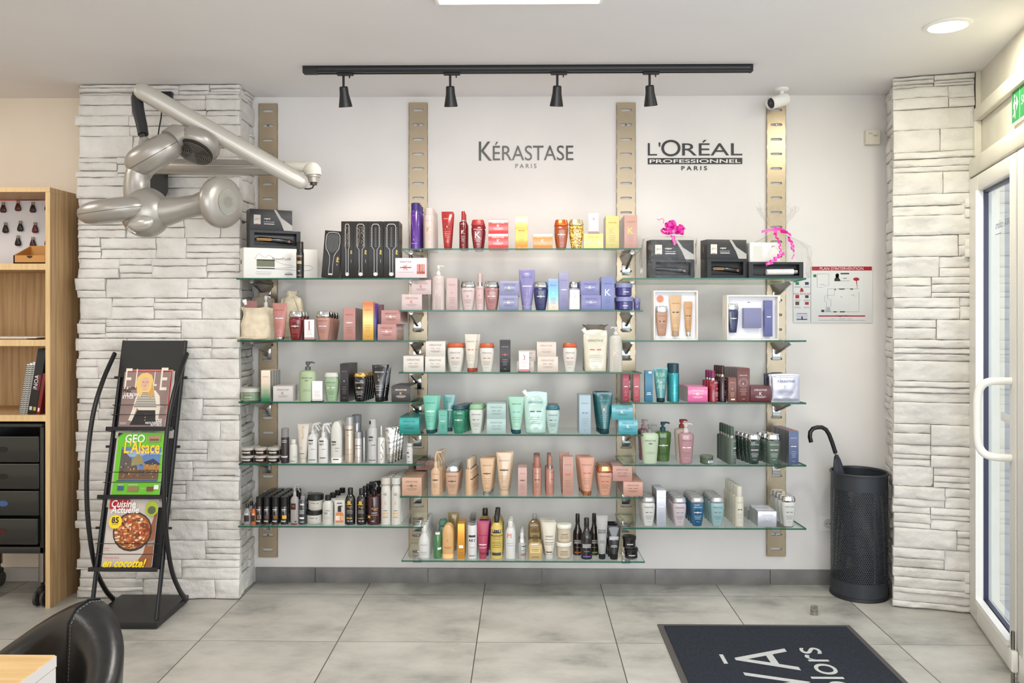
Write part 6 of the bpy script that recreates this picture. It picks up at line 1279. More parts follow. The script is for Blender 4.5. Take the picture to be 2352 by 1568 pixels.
mb = MB(); pts = [up(1863, 1015), up(1860, 1003), up(1861, 992), up(1867, 984), up(1877, 981), up(1888, 981), up(1897, 986), up(1904, 997), up(1911, 1015), up(1919, 1040)]
mb.tube(pts, .0105, M((22, 22, 24), .3), 16); mb.build('curved_handle', root)
mb = MB(); q0 = up(1919, 1040); q1 = Vector((.09, .05, .0)); mb.tube([q0, q0+(q1-q0)*.97], [.005, .004], CHROMED, 10); mb.build('shaft', root)
mb = MB(); n = 24; rs = []
for t, r in ((.03, .008), (.06, .016), (.10, .022), (.25, .030), (.6, .022), (.93, .008)):
    c_ = q0+(q1-q0)*t; rs.append([c_+Vector((math.cos(2*math.pi*i/n)*(r+.005*math.sin(8*math.pi*i/n)), math.sin(2*math.pi*i/n)*(r+.005*math.sin(8*math.pi*i/n)), .012*math.sin(6*math.pi*i/n) if t < .12 else 0)) for i in range(n)])
mb.rings(rs, M((56, 58, 66), .75)); mb.build('folded_canopy', root, ang=60)
# door mat
MATC = noisy('charcoal_loop_mat', (28, 34, 46), (46, 54, 68), 160, .95, .9, 500)
mx0, mx1, my1 = .60, 1.467, -.578; my0 = my1-1.5
root = empty('entrance_mat', (mx0, my0, 0), 0, 'dark blue entrance mat with light lettering and rubber edge', 'door mat')
mb = MB(); mb.box(0, mx1-mx0, 0, my1-my0, .0005, .005, M((84, 80, 78), .55), .004); mb.build('rubber_border', root)
mb = MB(); mb.box(.026, mx1-mx0-.026, .026, my1-my0-.03, .005, .010, MATC, .002); mb.build('pile', root)
mb = MB(); LT = noisy('light_pile', (196, 198, 196), (216, 218, 216), 200, .95, .6, 500)
def ms(s, ytop_from, ybot, xtop, xbot, bold=0.0):     # text reading towards the wall, its top towards -X
    vs2, fs2, asp = text2d(s, 0, bold, 8)
    y0, y1 = ybot, ytop_from
    mb.add([((xbot+(xtop-xbot)*(b__/asp))-mx0, (y0+(a_+.5)*(y1-y0))-my0, .0106) for a_, b__ in vs2], fs2, LT)
def Yd(d): return d-D
ms('A', Yd(3.560), Yd(3.345), .855, 1.088, .0); ms('W', Yd(3.325), Yd(3.02), .855, 1.088); ms('O', Yd(2.99), Yd(2.75), .85, 1.092)
mb.box(.800-mx0, .816-mx0, Yd(3.405)-my0, Yd(3.495)-my0, .0101, .0106, LT)
ms('colors', Yd(3.570), Yd(3.06), 1.105, 1.232, .0)
mb.build('lettering', root)
dp = PZ(1870, 1411, 0); root = empty('doorstop', (dp.x, dp.y, 0), 0, 'small steel floor doorstop between the mat and the stand', 'doorstop')
mb = MB(); mb.loft([(0, .0165, .0165), (.032, .0165, .0165), (.040, .016, .016), (.0405, .014, .014)], M((170, 164, 158), .25, .9), 32); mb.build('post', root)
mb = MB(); mb.loft([(.018, .0172, .0172), (.021, .0172, .0172)], M((120, 116, 112), .3, .8), 32); mb.build('ring', root)
# ================================================================== HAIR PROCESSOR ON THE PILLAR
HG = M((170, 165, 158), .34, .5, coat=.12); HG2 = M((214, 210, 196), .3, coat=.2); SEAM = M((70, 66, 60), .5)
root = empty('wall_hair_dryer', P(370, 390, -.31), 0, 'grey jointed wall mounted hair dryer with round heating heads, on the left pillar', 'hair dryer')
O = Vector(root.location)
def LP(px, py, Y): return P(px, py, Y)-O
def px2m(v, Y): return v*(Y+D)/F
mb = MB(); a = LP(338, 392, -.31); b_ = LP(386, 453, -.31)
mb.rings([[LP(336, 392, y), LP(386, 394, y), LP(386, 440, y), LP(380, 453, y), LP(362, 440, y), LP(338, 438, y)] for y in (-.285, -.36)], BLACK); mb.build('wall_bracket', root)
# lower arm from the bracket to the elbow
mb = MB(); YA = -.50
mb.tube([LP(352, 382, -.40), LP(360, 382, -.42), LP(500, 384, YA), LP(640, 386, YA), LP(655, 386, YA)], [(.02, .02), (px2m(19, YA), px2m(19, YA)), (px2m(19, YA),)*2, (px2m(17, YA),)*2, (px2m(15, YA),)*2], HG, 24); mb.build('lower_arm', root)
mb = MB(); mb.tube([LP(374, 380, YA-.040), LP(640, 381, YA-.042)], .0012, M((210, 206, 198), .3), 8); mb.build('arm_seam', root)
mb = MB(); mb.tube([LP(645, 384, YA), LP(690, 383, YA), LP(712, 383, YA)], [(px2m(13, YA), px2m(12, YA))]*3, HG2, 22); mb.ell(LP(716, 390, YA), (Vector((px2m(20, YA), 0, 0)), Vector((0, px2m(20, YA), 0)), Vector((0, 0, px2m(18, YA)))), HG2, 26, 16)
mb.tube([LP(718, 386, YA), LP(719, 402, YA)], [px2m(19, YA)]*2, HG2, 26); mb.build('elbow_joint', root)
mb = MB(); p_ = LP(720, 402, YA); q_ = LP(720, 419, YA); mb.tube([p_, p_+(q_-p_)*.3, p_+(q_-p_)*.35, q_], [px2m(16, YA), px2m(16, YA), px2m(13, YA), px2m(12, YA)], M((184, 178, 168), .35, .3), 24); mb.build('elbow_collar', root)
mb = MB(); mb.tube([LP(720, 418, YA), LP(720, 425, YA)], px2m(8, YA), M((70, 48, 44), .4), 8); mb.tube([LP(721, 424, YA), LP(718, 431, YA), LP(710, 434, YA-.01), LP(700, 433, YA-.03)], .0035, BLACKM, 10); mb.build('elbow_cable', root)
# upper arm
ys = -.60; ye = -.80; pa, pb = LP(703, 424, ys), LP(315, 203, ye)
mb = MB(); dv = (pb-pa)
def prf(t, r, rb): return (pa+dv*t, (r, rb))
ks = [(-.008, .012, .010), (.0, .022, .018), (.02, .033, .026), (.08, .038, .029), (.5, .0385, .030), (.9, .0385, .030), (.975, .037, .030), (.998, .029, .024), (1.012, .016, .014)]
mb.tube([pa+dv*t for t, r, rb in ks], [(rb, r) for t, r, rb in ks], M((196, 192, 183), .36, .35), 28); mb.build('upper_arm', root)
mb = MB(); off_ = Vector((.002, -.029, -.006)); mb.tube([pa+dv*.02+off_, pa+dv*.5+off_*1.02, pa+dv*.97+off_*1.02], .0013, M((220, 216, 208), .3), 8); mb.build('arm_seam', root)
# grip hanging from the upper arm end
mb = MB(); mb.tube([LP(314, 212, ye+.03), LP(315, 225, ye+.03), LP(318, 255, ye+.02), LP(326, 290, ye+.01), LP(329, 309, ye)], [(.018, .016), (.024, .02), (.025, .022), (.023, .022), (.022, .022)], M((38, 38, 40), .5), 24); mb.build('black_sleeve', root)
mb = MB(); mb.tube([LP(328, 308, ye), LP(329, 322, ye)], .014, M((26, 26, 26), .3), 20); mb.build('swivel', root)
yh = -.82
def basis(n, mx):           # ellipsoid axes: disc normal n, radii (ru, rv), half thickness h
    n = Vector(n).normalized(); u = Vector(mx); u = (u-n*u.dot(n)).normalized(); return u, n.cross(u), n
def disc(name, c, n, mx, ru, rv, h, mat_, seam=True):
    u, v, nn = basis(n, mx); mb = MB(); c = Vector(c)
    ks = [(-1, .02), (-.98, .36), (-.91, .62), (-.74, .83), (-.40, .965), (0, 1.0), (.40, .965), (.74, .83), (.91, .62), (.98, .36), (1, .02)]
    rs = [[c+u*(ru*r*math.cos(2*math.pi*i/40))+v*(rv*r*math.sin(2*math.pi*i/40))+nn*(h*t) for i in range(40)] for t, r in ks]
    mb.rings(rs, mat_); o = mb.build(name, root, ang=60)
    if seam:
        mb = MB(); ring = [c+u*(ru*1.001*math.cos(2*math.pi*i/64))+v*(rv*1.001*math.sin(2*math.pi*i/64)) for i in range(65)]; mb.tube(ring, .0011, SEAM, 6, caps=False); s = mb.build('rim_seam', o)
    return u, v, nn, o
# upper hub
c1 = LP(352, 356, yh); disc('upper_hub', c1, (-.45, -.35, .80), (.85, -.1, .5), .128, .095, .066, HG)
mb = MB(); mb.tube([LP(330, 317, yh), LP(334, 330, yh), LP(338, 342, yh)], [.018, .030, .040], HG, 24); mb.build('hub_collar', root)
# neck curving down to the lower hub
mb = MB(); mb.tube([LP(345, 372, yh), LP(326, 382, yh), LP(316, 405, yh), LP(314, 430, yh), LP(318, 455, yh), LP(330, 475, yh)], [.050, .056, .052, .054, .060, .066], HG, 30); mb.build('neck', root)
mb = MB(); mb.tube([LP(291+i*3.1, 388-abs(0)*0+(-14*math.sin(math.pi*i/20)), yh-.057*math.sin(math.pi*i/20)) for i in range(21)], .0013, SEAM, 6); mb.build('neck_seam', root)
# lower hub
c2 = LP(335, 488, yh); mb = MB(); mb.ell(c2, (Vector((px2m(56, yh), 0, .01)), Vector((0, .095, 0)), Vector((-.01, 0, px2m(58, yh)))), HG, 40, 24); mb.build('lower_hub', root, ang=60)
mb = MB(); c3 = LP(323, 512, yh-.085); mb.ell(c3, (Vector((.055, 0, .012)), Vector((0, .02, 0)), Vector((-.01, 0, .030))), M((196, 192, 184), .18, .5, coat=.5), 28, 14); o_ = mb.build('spot_reflector', root, ang=60)
mb = MB(); mb.tube([LP(292, 520, yh-.10), LP(300, 530, yh-.105), LP(312, 536, yh-.10)], [.004, .007, .004], M((220, 220, 220), .1, 1), 10); mb.build('chrome_tip', root)
# left pad, seen edge on
cL = LP(262, 483, yh-.05); disc('left_heating_head', cL, (-.13, -.12, 1), (1, 0, .12), px2m(82, yh), .10, .052, HG)
mb = MB(); mb.tube([LP(300, 497, yh-.05), LP(318, 500, yh-.02), LP(330, 492, yh)], [.030, .036, .045], HG, 24); mb.build('left_head_joint', root)
# right tube and disc
mb = MB(); pts = [LP(368, 486, yh), LP(385, 485, yh), LP(420, 478, yh), LP(450, 472, yh), LP(478, 464, yh), LP(492, 461, yh)]
mb.tube(pts, [.066, .062, .050, .047, .055, .066], HG, 32); mb.build('right_tube', root)
mb = MB()
for px_, r_, yc in ((371, .0665, 486), (489, .0655, 462)):
    c_ = LP(px_, yc, yh); mb.tube([c_+Vector((-.006*math.cos(a_*2*math.pi/40), r_*math.sin(a_*2*math.pi/40), r_*math.cos(a_*2*math.pi/40))) for a_ in range(41)], .0012, SEAM, 6, caps=False)
mb.build('tube_seams', root)
cR = LP(508, 465, yh-.01); u, v, nn, oR = disc('right_heating_head', cR, (.88, -.47, -.03), (0, 0, 1), px2m(60, yh), px2m(60, yh), .042, HG, seam=False)
mb = MB(); cg = cR+nn*.0415; gu, gv = .054, .052
mb.add([cg+u*(gu*math.cos(2*math.pi*i/40))+v*(gv*math.sin(2*math.pi*i/40)) for i in range(40)], [tuple(range(40))], M((178, 178, 166), .5))
for k in range(-11, 12):
    t = k/12; ww = gv*math.sqrt(1-t*t); mb.tube([cg+nn*.001+u*(gu*t)-v*ww, cg+nn*.001+u*(gu*t)+v*ww], .0011, M((150, 150, 140), .4), 5)
mb.build('round_vent', root)
# back disc with its fan grille facing down
yb = -.74; cB = LP(455, 333, yb); u, v, nn, oB = disc('back_heating_head', cB, (-.18, -.50, -.85), (1, 0, -.28), px2m(50, yb), px2m(50, yb), .048, HG, seam=False)
mb = MB(); cg = cB+nn*.036; GB = M((58, 52, 46), .35); 
mb.rings([[cB+u*(rr_*math.cos(2*math.pi*i/40))+v*(rr_*math.sin(2*math.pi*i/40))+nn*zz_ for i in range(40)] for rr_, zz_ in ((.079, .01), (.079, .046), (.074, .048))], M((40, 37, 34), .3)); mb.build('grille_recess', root)
mb = MB()
for k in range(1, 10):
    r = .0082*k; mb.tube([cg+nn*.0145+u*(r*math.cos(2*math.pi*i/36))+v*(r*math.sin(2*math.pi*i/36)) for i in range(37)], .0012, M((150, 146, 138), .3, .6), 5, caps=False)
for k in range(8):
    a_ = math.pi*k/4; mb.tube([cg+nn*.0145, cg+nn*.0145+u*(.076*math.cos(a_))+v*(.076*math.sin(a_))], .0012, M((120, 116, 108), .3, .6), 5)
mb.build('wire_grille', root)
mb = MB(); mb.tube([LP(392, 322, yh), LP(405, 312, yh+.02), LP(422, 311, yb), LP(440, 318, yb)], [.050, .050, .045, .03], HG, 24); mb.build('back_head_joint', root)
# socket box and cable on the pillar
a = P(366, 211, -.29); b_ = P(396, 251, -.29)
root = empty('junction_box', (a.x, -.272, b_.z), 0, 'black power box on the left pillar behind the slanted dryer arm', 'power box')
mb = MB(); mb.box(0, b_.x-a.x, -.03, 0, 0, a.z-b_.z, BLACK, .003); mb.build('housing', root)
mb = MB(); mb.box(.008, b_.x-a.x-.008, -.032, -.029, .008, a.z-b_.z-.02, M((60, 58, 54), .5), .001); mb.build('cover', root)
root = empty('power_cable', P(372, 251, -.30), 0, 'thin black cable running down the left pillar behind the dryer', 'cable'); O2 = Vector(root.location)
mb = MB(); mb.tube([P(x, y, -.305)-O2 for x, y in ((372, 250), (370, 270), (366, 292), (360, 330), (350, 370), (346, 398), (352, 428), (364, 436))], .0035, BLACKM, 8); mb.build('cable_run', root)
# ================================================================== MAGAZINE RACK
XL, XR = -1.955, -1.655
root = empty('magazine_rack', ((XL+XR)/2, -.49, 0), 0, 'tall black metal magazine rack in front of the left pillar', 'magazine rack'); OX = (XL+XR)/2; OY = -.49
hw = (XR-XL)/2
mb = MB(); mb.box(-.165, .165, -.18, .178, .006, .036, M((34, 34, 35), .42), .003); mb.build('base_plate', root)
for sx in (-1, 1):
    for sy in (-.15, .15):
        mb = MB(); mb.loft([(0, .012, .012), (.007, .012, .012)], BLACKM, 16, cx=sx*.14, cy=sy); mb.build('foot', root)
def lean(z): return -.640+(z-.03)*(.325/1.24)      # Y of the straight legs at height z
for sx in (-1, 1):
    mb = MB(); mb.tube([(sx*hw, lean(z)-OY, z) for z in (.03, .5, 1.0, 1.275)], [(.009, .013)]*4, BLACK, 12); mb.build('front_leg', root)
    cpts = [(-.375, .034), (-.46, .115), (-.545, .24), (-.600, .42), (-.622, .60), (-.610, .78), (-.560, .96), (-.47, 1.10), (-.36, 1.215)]
    fine = []
    for i in range(len(cpts)-1):
        p0, p1, p2, p3 = cpts[max(i-1, 0)], cpts[i], cpts[i+1], cpts[min(i+2, len(cpts)-1)]
        for k in range(5):
            t = k/5; fine.append(tuple(.5*((2*p1[j])+(-p0[j]+p2[j])*t+(2*p0[j]-5*p1[j]+4*p2[j]-p3[j])*t*t+(-p0[j]+3*p1[j]-3*p2[j]+p3[j])*t**3) for j in (0, 1)))
    fine.append(cpts[-1])
    xo = hw+.026
    mb = MB(); mb.tube([(sx*xo, y-OY, z) for y, z in fine], [(.0095, .013)]*len(fine), BLACK, 12); mb.build('curved_side_bar', root)
    for z in (.42, .78, 1.10):
        mb = MB(); mb.tube([(sx*(hw-.004), lean(z)-OY, z), (sx*xo, lean(z)-OY-.002, z)], .006, BLACK, 8); mb.build('spacer', root)
# top header
nr = Vector((0, -1.24, .325)).normalized()    # normal of the leaning plane (towards the room and up)
upv = Vector((0, .325, 1.24)).normalized()
def lp(x, s, o): z0 = 0.03; return Vector((x, -.640-OY, z0))+upv*s+nr*o      # x, distance along the slope, offset
def lbox(mb, x0, x1, s0, s1, o0, o1, mat_):
    vs = [lp(x, s, o) for s in (s0, s1) for o in (o0, o1) for x in (x0, x1)]
    mb.add(vs, [(0, 2, 3, 1), (4, 5, 7, 6), (0, 1, 5, 4), (2, 6, 7, 3), (0, 4, 6, 2), (1, 3, 7, 5)], mat_)
mb = MB(); lbox(mb, -hw, hw, 1.105, 1.285, -.004, .014, M((28, 28, 27), .5)); mb.build('header_panel', root)
def sl(z): return (z-.03)/upv.z
trays = []
for py, Y0 in ((989, -.42), (1146, -.50), (1313, -.57)):
    z = H-(py-HOR)*(lean(.6)+.04+D)/F
    for _ in range(4): z = H-(py-HOR)*(lean(z)+D-.03)/F
    trays.append(sl(z))
for k, s in enumerate(trays):
    mb = MB(); lbox(mb, -hw+.004, hw-.004, s-.004, s, -.004, .048, BLACK); lbox(mb, -hw-.014, hw+.0, s-.014, s+.005, .046, .052, BLACK); lbox(mb, -hw-.014, -hw, s-.014, s+.005, 0, .05, BLACK)
    mb.build('tray_ledge', root)
    mb = MB(); lbox(mb, -hw+.006, hw-.006, s, s+.27, -.006, -.002, BLACKM)
    mb.build('tray_back', root)
    for ds_ in (.062, .108):
        mb = MB(); mb.tube([lp(-hw, s+ds_, .004), lp(-hw+.004, s+ds_, .049), lp(hw-.004, s+ds_, .049), lp(hw, s+ds_, .004)], .0016, BLACK, 8); mb.build('retaining_wire', root)
# magazines: each stands in its tray, a few more behind it
def magazine(k, desc, o0, w, h, cover, cx=0.0, seed=0, band=None):
    s = trays[k]; r = empty('magazine', (OX, OY, 0), 0, desc, 'magazine')
    mb = MB(); lbox(mb, cx-w/2, cx+w/2, s+.007, s+.006+h, o0, o0+.005, M((236, 232, 226), .6)); mb.build('pages', r)
    mb = MB(); prn(mb, lambda x, z: tuple(lp(cx-w/2+x, s+.007+z, o0+.0056+MLAY[0])), w, h-.001, [cover[0]]); mb.build('cover', r)
    mb = MB()
    for i, it in enumerate(cover[1:]):
        MLAY[0] = .0002+i*.00006; prn(mb, lambda x, z: tuple(lp(cx-w/2+x, s+.007+z, o0+.0056+MLAY[0])), w, h-.001, [it])
    MLAY[0] = 0
    if len(cover) > 1: mb.build('cover_print', r)
    return r
MLAY = [0.0]
def FT(s, x0, x1, z, mat_, st=1, **o): return ('t', s, (x0+x1)/2, z, x1-x0, mat_, dict(st=st, **o))
def wl(c): return M(c, .35, coat=.3)
# fashion cover
SKIN = wl((222, 178, 150)); BL = wl((232, 196, 120)); BL2 = wl((206, 160, 88)); CRM = wl((232, 222, 206)); NAV = wl((44, 44, 52))
stripes = []
for i in range(9):
    z = .62-.031*i; hwid = .20+.012*i
    stripes.append(('p', [(.53-hwid*.8, z), (.53+hwid*.82, z), (.53+hwid*.84, z-.013), (.53-hwid*.82, z-.013)], NAV))
cov = [('r', .5, .5, 1, .262, wl((146, 122, 116))), FT('E', .03, .17, .875, CRM, 1.9), FT('L', .26, .36, .875, CRM, 2.6), FT('L', .66, .73, .875, CRM, 2.6), FT('E', .80, .95, .875, CRM, 1.9),
       ('p', [(.34, .62), (.30, .50), (.26, .30), (.20, .12), (.28, .10), (.36, .34), (.40, .30), (.74, .30), (.74, .12), (.84, .12), (.86, .34), (.82, .56), (.72, .66), (.5, .68)], CRM)]+stripes+[
       ('p', [(.24, .03), (.80, .03), (.76, .30), (.38, .30)], wl((34, 30, 32))), ('e', .56, .22, .02, .004, CRM), ('e', .56, .17, .02, .004, CRM), ('e', .56, .12, .02, .004, CRM),
       ('p', [(.33, .60), (.28, .76), (.30, .90), (.38, .975), (.50, .99), (.60, .95), (.65, .85), (.68, .70), (.70, .58), (.62, .52), (.56, .62), (.44, .62), (.40, .52)], BL), ('p', [(.56, .60), (.62, .70), (.63, .82), (.66, .72), (.70, .58), (.62, .52)], BL2),
       ('e', .475, .80, .19, .056, SKIN), ('p', [(.44, .66), (.54, .66), (.53, .75), (.44, .75)], SKIN), ('p', [(.36, .84), (.40, .93), (.50, .96), (.58, .90), (.60, .82), (.54, .90), (.46, .91), (.41, .88)], BL), ('r', .44, .815, .045, .0022, wl((80, 50, 40))), ('r', .52, .815, .045, .0022, wl((80, 50, 40))), ('r', .48, .745, .05, .0024, wl((190, 90, 90))), ('r', .482, .78, .012, .006, wl((200, 150, 126))),
       FT('LE BON', .02, .30, .70, wl((40, 36, 38)), 1, bold=.03), FT('PULL', .02, .20, .655, wl((40, 36, 38)), 1, bold=.03), FT('LE BON', .06, .36, .585, wl(WT), 1, bold=.03), FT('STYLE', .02, .26, .54, wl(WT), 1, bold=.03), FT('LES', .80, .93, .115, wl(WT), 1, bold=.03), FT('NOUVEAUX', .58, .93, .07, wl(WT), 1, bold=.03), FT('RITUELS', .70, .93, .03, wl(WT), 1, bold=.03), ('r', .87, .38, .1, .001, wl(WT)), ('r', .87, .36, .12, .001, wl(WT)), ('r', .10, .06, .14, .012, wl((170, 160, 156)))]
magazine(0, 'fashion magazine, blonde woman in striped sweater, upper tray of rack', .028, .222, .262, cov, cx=-.004)
for i, (dx, c_) in enumerate(((.006, (196, 60, 50)), (.014, (210, 206, 200)))): magazine(0, ('red edged' if i == 0 else 'pale')+' magazine tucked behind the fashion magazine, upper tray', .020-.008*i, .222, .275-.004*i, [('r', .5, .5, 1, .27, wl(c_))], cx=dx-.004)
# travel cover
YE = wl((244, 206, 60)); GRN = wl((110, 196, 40)); rr = random.Random(3)
cov = [('r', .5, .5, 1, .285, GRN), ('r', .52, .49, .84, .158, wl((96, 130, 186))), ('e', .38, .66, .5, .03, wl((150, 176, 214))), ('p', [(.10, .74), (.10, .40), (.50, .40), (.42, .52), (.30, .60), (.16, .70)], wl((92, 84, 84))), ('p', [(.34, .56), (.46, .66), (.56, .60), (.60, .50), (.34, .46)], wl((150, 140, 90))), ('p', [(.62, .52), (.78, .56), (.94, .50), (.94, .34), (.62, .34)], wl((176, 130, 60))), ('p', [(.60, .52), (.80, .58), (.96, .49), (.9, .47), (.62, .49)], wl((50, 60, 84))), ('p', [(.10, .40), (.94, .40), (.94, .24), (.10, .24)], wl((110, 84, 64)))]
for i in range(60): cov.append(('r', rr.uniform(.14, .90), rr.uniform(.28, .50), rr.uniform(.012, .03), rr.uniform(.002, .006), wl(rr.choice([(240, 190, 90), (220, 150, 60), (70, 60, 60), (200, 170, 130), (50, 70, 100)]))))
cov += [('r', .5, .22, .86, .003, wl((30, 30, 30))), FT('GEO', .16, .58, .905, wl(WT), 1.15, bold=.02), ('r', .78, .90, .26, .03, wl((170, 140, 110))), ('r', .78, .885, .2, .01, wl((110, 90, 60))), FT("L'Alsace", .16, .92, .765, YE, 1.45, bold=.03), FT('AU-DEL\u00c0 DE LA L\u00c9GENDE', .44, .99, .665, wl(WT), 1.1), ('r', .18, .10, .13, .020, wl((60, 90, 130))), ('r', .44, .09, .22, .022, wl((150, 120, 80))), ('r', .80, .09, .14, .02, wl((120, 70, 50))), ('r', .93, .12, .1, .02, wl(WT)), ('r', .18, .155, .12, .002, wl(WT)), ('r', .44, .155, .2, .002, wl(WT)), ('r', .66, .1, .1, .001, wl(WT)), ('p', [(0, .93), (.10, 1.0), (0, 1.0)], wl((30, 36, 30)))]
magazine(1, 'green edged travel magazine with yellow title, middle tray of rack', .028, .222, .285, cov, cx=.004)
for i in range(3): magazine(1, ('white', 'grey', 'pale grey')[i]+' magazine behind the travel magazine, middle tray, depth %s' % ('first', 'second', 'third')[i], .021-.007*i, .222, .28-.006*i, [('r', .5, .5, 1, .27, wl((210-20*i, 208-20*i, 200-20*i)))], cx=-.004-.005*i)
# cookery cover
cov = [('r', .5, .5, 1, .30, wl((206, 196, 188))), ('p', [(.62, 0), (1, 0), (1, .92), (.86, .5), (.8, .2)], wl((150, 92, 60))), ('r', .20, .93, .40, .045, wl((200, 34, 44))), ('p', [(.0, .86), (.42, .86), (.42, 1), (0, 1)], wl((200, 34, 44))),
       ('e', .53, .52, .80, .176, wl((44, 40, 40))), ('e', .53, .525, .74, .160, wl((170, 96, 50))), ('p', [(.86, .36), (1.0, .40), (.98, .31), (.88, .30)], wl((150, 140, 134)))]
for i in range(170):
    a_ = rr.uniform(0, 6.28); q = math.sqrt(rr.uniform(0, 1)); cov.append(('e', .53+.34*q*math.cos(a_), .525+.25*q*math.sin(a_), rr.uniform(.03, .09), rr.uniform(.005, .014), wl(rr.choice([(226, 170, 110), (240, 200, 150), (196, 90, 50), (150, 60, 36), (214, 130, 70), (120, 60, 40), (236, 216, 180)]))))
cov += [FT('Cuisine', .06, .56, .935, wl(WT), 1.2, bold=.02, shear=.15), FT('Actuelle', .06, .64, .845, wl(WT), 1.1, bold=.02, shear=.15), ('e', .18, .665, .27, .062, wl((250, 216, 30))), FT('85', .10, .25, .69, wl((30, 30, 30)), 1, bold=.03), ('r', .18, .645, .14, .002, wl((90, 80, 30))), ('r', .18, .625, .12, .002, wl((90, 80, 30))),
        ('e', .90, .86, .26, .070, wl((170, 190, 40))), ('e', .90, .84, .17, .036, wl((90, 100, 70))), FT('Tout est bon', .02, .34, .135, wl((206, 40, 50)), 1, shear=.3), FT('en cocotte!', .03, .90, .055, wl((250, 220, 30)), 1.25, bold=.03, shear=.35), ('r', .06, .27, .1, .002, wl((200, 60, 60))), ('r', .07, .24, .12, .001, GY and wl((90, 90, 90)))]
magazine(2, 'cookery magazine showing a pan of food, lower tray of rack', .026, .225, .298, cov, cx=.002)
for i in range(3): magazine(2, ('white', 'grey', 'pale grey')[i]+' magazine behind the cookery magazine, lower tray, depth %s' % ('first', 'second', 'third')[i], .019-.007*i, .225, .29-.006*i, [('r', .5, .5, 1, .28, wl((210-16*i, 208-16*i, 200-16*i)))], cx=-.006-.004*i)
# ================================================================== OAK SHELVING AT THE LEFT EDGE
CX0, CX1, CY0, CY1, CT = -3.25, -2.268, -.41, -.012, 2.012
root = empty('oak_bookcase', ((CX0+CX1)/2, CY1, 0), 0, 'tall light oak bookcase at the left edge of the photo', 'bookcase'); ox, oy = (CX0+CX1)/2, CY1
def cb(nm, x0, x1, y0, y1, z0, z1, m_=WOOD, edge=True):
    mb = MB(); mb.box(x0-ox, x1-ox, y0-oy, y1-oy, z0, z1, m_, .0008)
    if edge: mb.box(x0-ox, x1-ox, y0-oy-.0012, y0-oy, z0, z1, WOODL)
    return mb.build(nm, root)
T = .022
cb('side_panel', CX1-T, CX1, CY0, CY1, 0, CT-T); cb('side_panel', CX0, CX0+T, CY0, CY1, 0, CT-T); cb('top_panel', CX0, CX1, CY0-.002, CY1, CT-T, CT)
zs_ = [P(50, y, CY0).z for y in (605, 780, 953)]
for z in zs_: cb('shelf_board', CX0+T, CX1-T, CY0, CY1-.01, z-.030, z)
cb('back_panel', CX0+T, CX1-T, CY1-.010, CY1-.002, .32, CT-T, WOOD, False)
# swatch chart standing in the upper bay
zA, zB, zC = zs_
root = empty('hair_colour_chart', (-2.62, -.12, zA), 0, 'white hair colour chart with dark hair swatches, top bay of bookcase', 'colour chart')
chh = .352; mb = MB(); mb.box(-.33, .285, 0, .012, 0, chh, M((226, 224, 226), .45), .001); mb.build('board', root)
mb = MB(); prn(mb, lambda x, z: (x, -.0007, z), 1, 1, [('p', [(-.33, chh-.014), (-.33, chh-.0005), (.285, chh-.0005), (.285, chh-.014)], M((200, 36, 50), .5)), ('p', [(.04, chh-.013), (.04, chh-.001), (.14, chh-.001), (.14, chh-.013)], M((60, 140, 190), .5))]); mb.build('coloured_header', root)
rr = random.Random(5); HC = [(30, 22, 22), (46, 26, 24), (96, 34, 28), (66, 26, 24), (40, 28, 26), (24, 20, 22), (80, 30, 30), (36, 30, 28)]
def swatch(X, Z, c_, Y=-.006):
    o = empty('hair_swatch', (X, Y, Z), 0); o.parent = root
    o2 = MB(); n = 18; rs = []
    for z, rx, ry in ((.0, .006, .004), (-.010, .010, .007), (-.024, .015, .009), (-.036, .0165, .008), (-.042, .010, .004)): rs.append([(rx*math.cos(2*math.pi*i/n), ry*math.sin(2*math.pi*i/n)-.004, z) for i in range(n)])
    o2.rings(rs, M(c_, .3)); o2.build('hair_tuft', o)
    o3 = MB(); o3.box(-.007, .007, -.008, 0, -.004, .012, M((150, 146, 130), .4, .3), .001); o3.build('clip', o)
for row, (z, xs_) in enumerate(((.325, range(-1, 6)), (.225, range(-1, 6)), (.155, (-1, 0, 2, 3, 4, 5)), (.075, (-1, 3,)))):
    for i in xs_: swatch(-.165+.078*i*.98+.012*(row % 2)+.04, z-.0-.008*(i % 2)-.004*row, HC[(i*3+row) % 8])
root = empty('wooden_tray_box', (-2.385, -.335, zA+.001), 0, 'small open wooden box with thumb notch in front of the colour chart', 'box')
BW = M((196, 140, 74), .5); mb = MB(); mb.box(-.075, .085, -.05, .09, 0, .006, BW); mb.box(-.075, .085, -.05, -.044, 0, .040, BW); mb.box(-.075, .085, .084, .09, 0, .095, BW); 
for x in (-.075, .079): mb.rings([[(x, -.05, 0), (x, .09, 0), (x, .09, .095), (x, -.05, .040)], [(x+.006, -.05, 0), (x+.006, .09, 0), (x+.006, .09, .095), (x+.006, -.05, .040)]], BW)
mb.build('box_body', root)
mb = MB(); mb.add([(.004+.014*math.cos(math.pi+math.pi*i/12), -.0508, .038+.012*math.sin(math.pi+math.pi*i/12)) for i in range(13)], [tuple(range(13))], M((60, 40, 20), .7)); mb.build('thumb_notch', root)
root = empty('paper_sheets', (-2.50, -.30, zB+.0006), 0, 'loose cream paper sheets lying in the second bay of the bookcase', 'paper')
mb = MB(); mb.box(-.2, .10, -.08, .10, 0, .006, M((224, 206, 184), .7)); mb.box(-.1, .16, -.10, .06, .0062, .011, M((232, 220, 204), .7)); mb.build('sheets', root)
